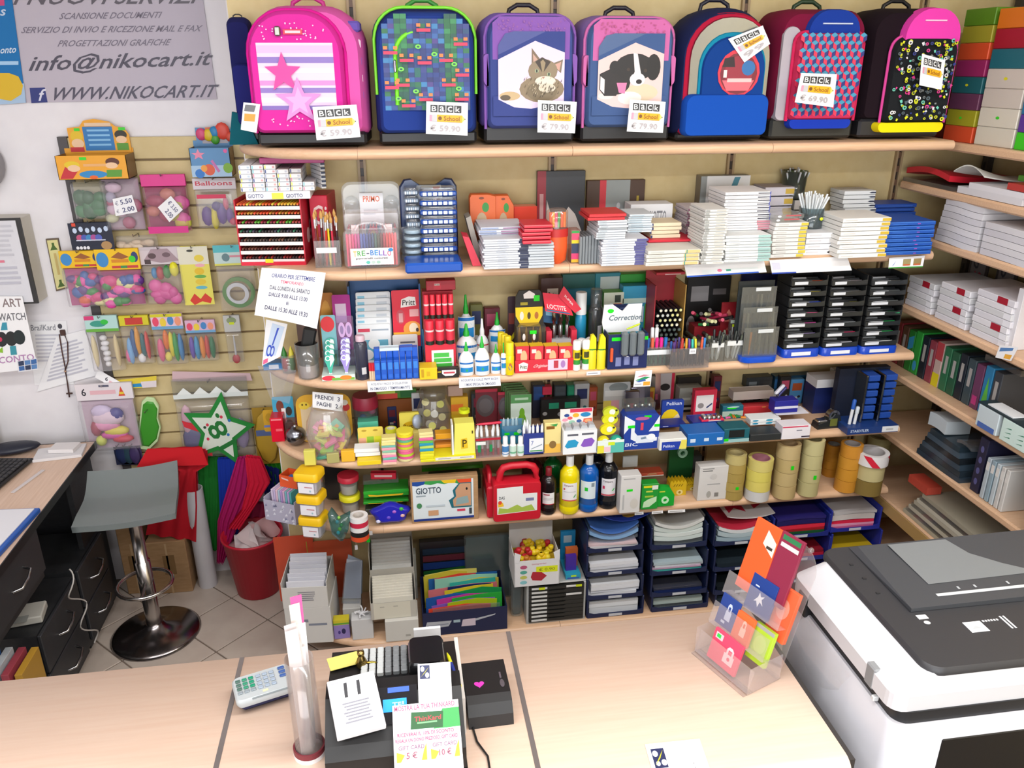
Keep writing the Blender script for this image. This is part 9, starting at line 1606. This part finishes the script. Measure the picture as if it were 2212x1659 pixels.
gift(0,-.01,.0,.085,.075,'f0486a','pink gift card with a white padlock in the lowest pocket',[('r',.5,.2,.85,.5,'f8d8dc'),('p',[(.56,.5),(.56,.66),(.62,.74),(.73,.74),(.8,.66),(.8,.5),(.74,.5),(.74,.64),(.62,.64),(.62,.5)],'f8d8dc'),('e',.68,.36,.05,.06,'f0486a'),('r',.08,.72,.34,.92,'e8c8d0'),('r',.12,.76,.26,.88,'2fd050')],.004,2)
gift(1,-.045,.0,.055,.075,'22408c','navy gift card with a lock and hand emblem',LOCK('c8d4ec')+[('r',.3,.12,.5,.2,'c8d4ec')],.004)
gift(1,.005,-.008,.05,.07,'f06a30','orange gift card with a pale padlock',LOCK('f8c8b0'),.001,2)
gift(1,.05,-.03,.055,.085,'b4d838','lime gift card with a faint picture',[('e',.5,.5,.3,.25,'c8e468'),('r',0,.9,1,1,'a8a8a4')],.008,3)
gift(2,.01,-.01,.07,.085,'143a88','deep blue gift card with a white cross star',[('p',[(.3,.3),(.4,.34),(.5,.2),(.54,.36),(.68,.3),(.58,.44),(.66,.56),(.52,.5),(.44,.6),(.42,.46)],'eef2f8'),('r',.2,.7,.36,.74,'c8d4e8')],.004,2)
gift(2,.06,-.045,.055,.12,'ec6238','orange gift card pack with a dark rim',[('e',.5,.6,.3,.2,'f0907a')],.012,3)
gift(2,-.03,.02,.07,.17,'ee5c24','tall orange leaflet with a white flash at the top',[('p',[(.5,.72),(.98,.6),(.98,.8),(.55,.92)],'e8dcd0'),('r',.66,.68,.9,.72,'3a3028')],.014,2)
gift(2,.035,.03,.06,.16,'8a2040','maroon leaflet behind the tall orange one',[('r',.1,.9,.9,.97,'2a7a4a'),('r',.1,.8,.9,.86,'d8d0d0')],.02,2)
# ================================================================ copier
t=E('office_copier','large white multifunction copier with a dark document feeder','copier',(0,0,0));x0,x1,y0,y1=1.0,1.64,-1.815,-1.36
BX(x0+.03,x1,y0+.02,y1,0,.60,'9a9ca0',ch=.01).B('paper_cabinet',t)
def rslab(name,ax,bx,ay,by,za,zb,c,r=.025,inset=0,rt_=None,par=None):
    o=[(a,b)for a,b in rrect(bx-ax,by-ay,r,5,(ax+bx)/2,ay)];n=len(o);cx,cy=(ax+bx)/2,(ay+by)/2;m=MB()
    vs=[(a,b,za)for a,b in o]+[(a,b,zb-min(.008,(zb-za)*.4))for a,b in o]+[(cx+(a-cx)*(1-inset/(bx-ax)),cy+(b-cy)*(1-inset/(by-ay)),zb)for a,b in o]
    m.add(vs,[(i+l*n,(i+1)%n+l*n,(i+1)%n+(l+1)*n,i+(l+1)*n)for l in range(2)for i in range(n)],c,True);m.add(vs[2*n:],[tuple(range(n))],c);m.add(vs[:n],[tuple(range(n-1,-1,-1))],c);return m.B(name,t if par is None else par)
rslab('main_body',x0,x1,y0,y1,.60,1.028,'d0d0d6',.03,.012)
rslab('scanner_glass',x0+.012,x1,y0+.012,y1,1.026,1.056,'1e1f22',.03)
m=MB();o=rrect(x1-x0,.425,.03,5,(x0+x1)/2,-1.80);n=len(o)
def sc(P,k0,k1,z):return[(x0+k0+(a-x0)*(1-k0/(x1-x0)),b,z)if True else 0 for a,b in P]
l0=[(a,b,1.056)for a,b in o];l1=[(a,b,1.092)for a,b in o];l2=[(max(a,x0+.0)+(.062 if a<x0+.1 else 0),-1.59+(b+1.59)*.93,1.13)for a,b in o]
m.add(l0+l1+l2,[(i+q*n,(i+1)%n+q*n,(i+1)%n+(q+1)*n,i+(q+1)*n)for q in range(2)for i in range(n)],'d8d8dc',False);m.add(l2,[tuple(range(n))],'d8d8dc');m.add(l0,[tuple(range(n-1,-1,-1))],'d8d8dc');m.B('lid',t)
rslab('feeder_cover',x0+.068,x1,-1.79,-1.36,1.126,1.142,'343437',.035,.01)
m=MB();m.add([(1.14,-1.62,1.143),(1.64,-1.62,1.143),(1.64,-1.37,1.143),(1.14,-1.37,1.143),(1.14,-1.62,1.152),(1.64,-1.62,1.156),(1.64,-1.39,1.165),(1.15,-1.39,1.158)],[(0,1,5,4),(1,2,6,5),(2,3,7,6),(3,0,4,7),(4,5,6,7)],'424448');m.B('feeder_tray',t)
F=lambda u,v,e:(1.14+.5*u,-1.62+.23*v,1.152+.004*u+.009*v+.0006+e)
mark(t,[('p',[(.17,.3),(.72,.32),(.6,.5),(.5,.7),(.46,.96),(.16,.96)],'767a7c')],F,'light_panel')
mark(t,[('r',.16,.12,.62,.16,'c4c8ca'),('r',.28,.19,.29,.23,'b0b4b8'),('r',.36,.19,.37,.23,'b0b4b8'),('r',.52,.19,.53,.23,'b0b4b8')],F,'guide_rail')
q=MB();q.box(1.143,1.165,-1.645,-1.632,1.1425,1.1435,'e4e4e4');q.B('warning_label',t);q=MB();q.poly([(a,b,1.1432)for a,b in ell(1.153,-1.657,.007,.006,16)],'c8c8ca');q.B('round_label',t)
q=MB();q.box(1.225,1.265,-1.70,-1.668,1.1425,1.1433,'e8e8ea');ops_to(q,[('p',[(.2,.3),(.5,.6),(.8,.3)],'b8bcc0')],lambda u,v,e:(1.225+.04*u,-1.70+.032*v,1.1434+e));q.B('instruction_label',t)
for k in range(2):q=MB();q.box(1.315+.008*k,1.319+.008*k,-1.70,-1.66,1.1425,1.1433,'d8d8da');q.B('arrow_bar',t)
for k in range(6):q=MB();q.box(1.27+.0065*k,1.274+.0065*k,-1.672,-1.667,1.1425,1.1433,'d8d8da');q.B('arrow_tick',t)
for k in range(3):q=MB();q.box(1.105,1.113,-1.44-.055*k,-1.434-.055*k,1.1425,1.144,'2c2c2e');q.B('feeder_dimple',t)
BX(x0-.001,x0+.02,-1.73,-1.70,1.05,1.10,'8a8c8e',ch=.003).B('lid_latch',t);BX(x0-.003,x0+.01,-1.745,-1.735,1.034,1.046,'d8d8d8',ch=.002).B('lid_clip',t);BX(x0-.004,x0+.03,-1.46,-1.42,1.02,1.075,'1c1c1e',ch=.003).B('hinge',t)
m=MB();m.box(1.10,x1+.01,y0-.002,y0+.05,.72,1.0,'0c0c0e',ch=.012);m.B('output_bay',t);BX(1.02,1.08,y0-.001,y0+.02,.78,.92,'c4c4ca',ch=.012).B('side_recess',t);BX(1.035,1.05,y0-.003,y0,.86,.90,'3a4a44',ch=.002).B('usb_port',t);BX(1.06,1.075,y0-.008,y0,.82,.86,'34503c',ch=.002).B('green_switch',t)
m=MB();m.sheet(lambda u,v:(x0-.004-.022*math.sin(v*1.6),-1.665+.2*u,1.03-.09*v*math.sin(math.pi*(.12+.76*u))),14,8,'e6e6e8:c');m.B('clear_flap',t)
# ================================================================ side wall paper shelves
def sbox(px0,px1,z,yt,d,col,label,cat='box',Xf=2.02,ops=(),name='paper_ream',group=None,ybase=None,ch=.002,hgt=None):
    """box on a side shelf, front face towards -x; px range taken at its base line"""
    yb=ybase
    a=onx(px0,yb,Xf);b=onx(px1,yb,Xf);w=a.y-b.y;h=hgt or onx((px0+px1)/2,yt,Xf).z-z
    o=BX(0,d,-w/2,w/2,0,h,col,ch=ch).B(name,None,(Xf,(a.y+b.y)/2,z));tag(o,label,cat,group)
    if ops:q=MB();ops_to(q,ops,lambda u,v,e:(-e,w/2-u*w,v*h));q.B('print',o)
    return o,w,h
zA=RS['A']
def column(px0,px1,yb,cols,hs,words,Xf=2.03,d=.28):
    z=zA+.0005
    for k,c in enumerate(cols):
        op=[('e',.5,.5,.05,.08,'40d830' if k%3 else 'e8e020')]if k in(1,3)else[]
        sbox(px0,px1,z,0,d,c,words+' '+['bottom','second','third','fourth','fifth','sixth','seventh','eighth'][k]+' from the shelf','paper box',Xf,op,'coloured_paper_box','coloured paper boxes',yb,hgt=hs);z+=hs+.0008
column(2036,2098,298,['d8502c','a8a428','6a3a58','24646c','a02a64','e0542c','a8a030','5a8a1c'],.0515,'coloured paper box of the corner column,')
column(2104,2188,303,['d8d2c4','dcd6c8','d4cac0','d6ccc2','1f6a78','a81c2c','e07a18'],.058,'cream or bright paper box of the middle column,')
column(2191,2290,310,['38c820','5a3098','1f70a0','5ab828','9a9a28','e0542a','b83a86','5a3a90'],.0515,'coloured paper box of the end column,')
tag(BX(0,.02,-.05,.05,0,.17,'8a1424',ch=.002).B('red_board',None,(2.08,-.08,zA+.0005)),'dark red board standing behind the black backpack','board')
# loose papers and red folder
def spack(px0,px1,yb,z,d,th,col,label,group=None,name='paper_pack',cat='paper',wav=0,Xf=2.01,roll_=0,curl=0):
    a=onx(px0,yb,Xf);b=onx(px1,yb,Xf);w=a.y-b.y
    f=lambda u,v:(d*v-.03*math.sin(math.pi*u)*wav,w/2-u*w,th+curl*(1-v)**2*math.sin(math.pi*(.15+.7*u))+wav*.012*math.sin(u*5))
    m=MB();m.sheet(f,10,6,col);m.sheet(lambda u,v:(f(1-u,v)[0],f(1-u,v)[1],f(1-u,v)[2]-th),10,6,col)
    for v0,rev in((0,False),(1,True)):
        P=[f(i/10,v0)for i in range(11)];m.add(P+[(x,y,zz-th)for x,y,zz in P],[(i,i+1,12+i,11+i)for i in range(10)],col)
    for u0 in(0,1):
        P=[f(u0,j/6)for j in range(7)];m.add(P+[(x,y,zz-th)for x,y,zz in P],[(i,i+1,8+i,7+i)for i in range(6)],col)
    o=m.B(name,None,(Xf,(a.y+b.y)/2,z+.0005));tag(o,label,cat,group);return o
zB=RS['B']
spack(1950,2062,390,zB,.3,.014,'a8a49c:k','clear wrapped paper pack under the red folder')
spack(2066,2212,420,zB+.001,.3,.022,'d8d6da:p','white paper pack beside the clear wrapped one')
spack(2085,2240,440,zB+.023,.28,.018,'e2e0e4:p','second white paper pack on the first')
spack(1955,2050,390,zB+.0155,.28,.02,'c81c30','glossy red folder curling on the wrapped pack',name='red_folder',cat='folder',curl=.03)
spack(2052,2120,412,zB+.042,.24,.004,'dcdcd4:p','folded white sheet rising over the paper packs',name='white_sheet',curl=.05)
spack(2170,2250,430,zB+.043,.24,.02,'b83a34','red and orange wrapped pack on the white paper',name='red_pack',cat='paper')
sbox(2195,2240,zB+.065,0,.2,'4a8a2a','green wrapped pack lying on the red and orange one','paper',2.06,(),'green_pack',None,400,hgt=.018)
zH=RS['H']
for k in range(7):spack(2018+k*1.5,2112,520,zH+.0215*k,.3,.020,['d4d2d6:p','cfcdd2:p','dad8dc:p'][k%3],nth('white paper pack in the tall slanting pile',k,7),'tall pile of white packs',wav=.25)
for k in range(5):spack(2116,2260,545,zH+.0215*k,.3,.020,['d0ced4:p','d6d4d8:p','dcdade:p'][k%3],nth('white paper pack in the lower pile by the tall one',k,5),'lower pile of white packs',wav=.1)
# calendar blocks
zC_=RS['C']
for j,(a,b,n)in enumerate([(1952,2012,5),(2016,2088,6),(2092,2178,7)]):
    for k in range(n):
        yb=665+j*28;o,w,h=sbox(a+(k%2)*2,b-(k%3)*2,zC_+.0005+k*.0225,0,.27,['dcdae0:p','d4d4d6:p','e2e0e4:p'][k%3],nth(['white calendar block in the pile touching the corner post','white calendar block in the middle pile','white calendar block in the pile by the tall white board'][j],k,n),'calendar',2.02,[('r',.55,0,.82,1,'a81c30')]if k in(n-1,2)and j!=0 or(j==0 and k==n-1)else[('r',.8,.1,.98,.9,'eeeef4')],'calendar_block',['corner calendar pile','middle calendar pile','outer calendar pile'][j],yb,hgt=.0218)
for j,(a,b,lt,lb)in enumerate([(2088,2130,'G12','dark poster roll sheet lettered G12 behind the calendars'),(2150,2196,'06','dark poster sheet with red numerals behind the calendars')]):
    p0,p1=onx(a,600,2.3),onx(b,600,2.3);w=p0.y-p1.y;o=BX(0,.006,-w/2,w/2,0,.24,'3a3436').B('poster_sheet',None,(2.3,(p0.y+p1.y)/2,zC_+.001));tag(o,lb,'poster');q=MB();q.box(-.0008,-.0002,-w*.38,w*.38,.03,.2,'7a7476:p');ops_to(q,[txt(.1,.55,.5,.9,lt[0],'2a2a3a'),txt(.3,.1,.9,.5,lt[1:],'a02438')],lambda u,v,e:(-.001-e,w*.36-u*w*.72,.03+v*.17));q.B('print',o)
tag(BX(0,.26,-.012,.012,0,.2,'dcdade:p',ch=.001).B('white_board',None,(2.03,onx(2186,720,2.03).y,zC_+.0005)),'tall white board standing at the end of the calendars','board')
sbox(1955,2100,zC_+.19,0,.1,'2c2a2e','dark magazine bundle over the calendars','bundle',2.22,(),'dark_bundle',None,600,hgt=.03)
note([(2160,745),(2200,750),(2184,780),(2150,772)],'small white advert tag on the calendar shelf edge',[('p',[(.1,.5),(.8,.7),(.8,.9),(.1,.8)],'5a88c0'),('r',.5,.08,.9,.4,'f0b040')],('x',1.992),name='shelf_tag')
# upright folders on D
zD=RS['D'];cols=['7a1c24','5a3a2a','1f7a2c','2a9a3a','10202c','8a3a48','c0a8a0','2a6a48','24583e','16202a','3a4a50','6a3a5a','2a7aa8','3a3e44']
for k,c in enumerate(cols):
    y=-.10-.043*k;h=.17-.004*(k%3);o=BX(0,.25,-.019,.019,0,h,c,ch=.002).B('ring_folder',None,(2.06,y,zD+.0005));tag(o,['dark red','brown','leaf green','bright green','near black','rose','beige','sea green','bottle green','blue black','slate','plum','sky blue','graphite'][k]+' upright folder on the side shelf','folder','upright folders on the side shelf')
    q=MB();ops_to(q,{2:[('p',[(.1,.5),(.9,.6),(.9,.9),(.1,.8)],'2a90c0')],3:[('e',.5,.2,.3,.12,'3a9ad0')],6:[('r',0,0,1,.3,'d8c820'),('r',0,.6,1,1,'b04048')],11:[('r',.2,.1,.8,.3,'c03a80')],12:[('p',[(.2,.2),(.9,.3),(.6,.8)],'60b840')]}.get(k,[('r',.3,.4,.7,.8,'a8a4a0')]),lambda u,v,e:(-e,.019-u*.038,v*h));q.B('spine_print',o)
sbox(2100,2150,zD+.001,0,.06,'c8d4d8:p','pale blue ended carton before the folders','box',1.98,[('r',.1,0,.9,.25,'4a6ab0')],'pale_carton',None,940,hgt=.075)
sbox(2156,2260,zD+.001,0,.06,'cfe4dc:p','mint carton with green dashes before the folders','box',1.98,[('p',[(.1+.3*k,.2+.2*j),(.25+.3*k,.25+.2*j),(.24+.3*k,.3+.2*j)],'4a8a70')for k in range(3)for j in range(3)],'mint_carton',None,950,hgt=.075)
spack(2100,2250,930,zD+.077,.06,.006,'24343a','dark sleeve lying on the pale cartons',name='dark_sleeve',Xf=1.98)
spack(2120,2180,935,zD+.084,.05,.004,'dfe3e6:p','white sleeve lying on the dark one',name='white_sleeve',Xf=1.985)
spack(2115,2200,830,zD+.175,.2,.02,'a8a09c:k','clear wrapped bundle on top of the folders',name='clear_bundle',Xf=2.08)
# dark sleeves on E, clear envelopes on F, boxes at the end
zE=RS['E']
for k in range(6):spack(1978+k*4,2085-k*3,985,zE+.021*k,.3,.02,['30404e:g','2a3640:g','3a4a58:g','22282e:g','465664:g','2c3a44:g'][k],nth('dark wrapped sleeve pack in the side shelf heap',k,6),'dark sleeve packs','sleeve_pack','sleeves',wav=.12)
o=spack(1990,2030,985,zE+.128,.1,.05,'c0c8cc','pale grey roll end on the dark sleeves',None,'grey_roll','roll',curl=.01)
spack(2050,2085,1030,zE+.128,.1,.012,'8a98a8:c','crinkled clear packet on the dark sleeves',None,'clear_packet','packet',curl=.015)
sbox(2092,2112,zE+.001,0,.25,'23233f','navy patterned file standing at the shelf end','file',2.02,[('e',.5,.2+.2*k,.2,.06,'5a5a90')for k in range(4)],'patterned_file',None,1060,hgt=.2)
for k in range(5):sbox(2112+k*11,2121+k*11,zE+.001,0,.2,['b8c4cc','9ab0bc','c8d4da','d8d6d2','dcdad6'][k],'pale magazine file among five at the shelf end','file',2.015,[('r',.1,.7,.9,.9,'e8e6e2')],'magazine_file','pale magazine files',1080+k*3,hgt=.15)
zF=RS['F']
for k in range(8):spack(1950+k*5,2130+k*4,1105,zF+.016*k,.3,.015,['b8b09a','a8a490:c','c0baa8','9a9684:c','b4ae9c','c8c4b4','8a8474:c','a09a88'][k],nth('clear envelope pack in the sliding side shelf heap',k,8),'clear envelope packs','envelope_pack','envelopes',wav=.06)
tag(BX(0,.004,-.3,.3,0,.05,'b8965c',ch=.001).B('shelf_lip',None,(1.992,-.40,zF-.055)),'tan cardboard strip along the envelope shelf edge','strip')
spack(1950,1995,1095,zF+.13,.06,.03,'c04a3a','small red striped packet on the clear envelopes',None,'striped_packet','packet')
zG=RS['G']
for k in range(3):spack(2040,2150,1240,zG+.026*k,.3,.025,['8a6a58','9a7a66','d8d4cc'][k],['brown wrapped parcel lowest on the side shelf','lighter brown parcel on the brown one','white sleeve pack on the brown parcels'][k],None,'wrapped_parcel','parcel')
# end post and reams in front
tag(BX(0,.36,-.012,.012,0,1.09,'26241f').B('end_panel',None,(1.985,-1.015,0)),'dark panel closing the end of the side shelves','panel')
for k in range(9):tag(BX(-.1,.1,-.14,.14,0,.046,['d0cedc:p','d8d4e0:p','c8c8d8:p'][k%3]if k<8 else '3a2a58',ch=.002).B('paper_ream',None,(1.95+U(-.004,.004),-1.19,.62-.0465*(8-k)+.008),R(U(-2,2))),nth('wrapped paper ream in the pile by the dark end panel',k,9)if k<8 else 'violet ream topping the pile by the end panel','paper','reams by the end panel' if k<8 else None)
tag(BX(-.11,.11,-.15,.15,0,.254,'4a4440',ch=.004).B('low_cabinet',None,(1.95,-1.19,0)),'low dark cabinet carrying the paper reams','cabinet')
tag(MB().sheet(lambda u,v:(-.08+.16*u,-.06+.12*v,.03*abs(math.sin(u*7+v*3))*math.cos(v*5)+.03),12,10,'dcdae0:p',None,False).B('crumpled_sheet',None,(1.745,-1.20,.505),R(10)),'crumpled white sheet beside the copier','paper')
tag(BX(-.085,.085,-.08,.08,0,.50,'5a5a60',ch=.004).B('side_bin',None,(1.745,-1.20,0)),'grey bin under the crumpled sheet','bin')
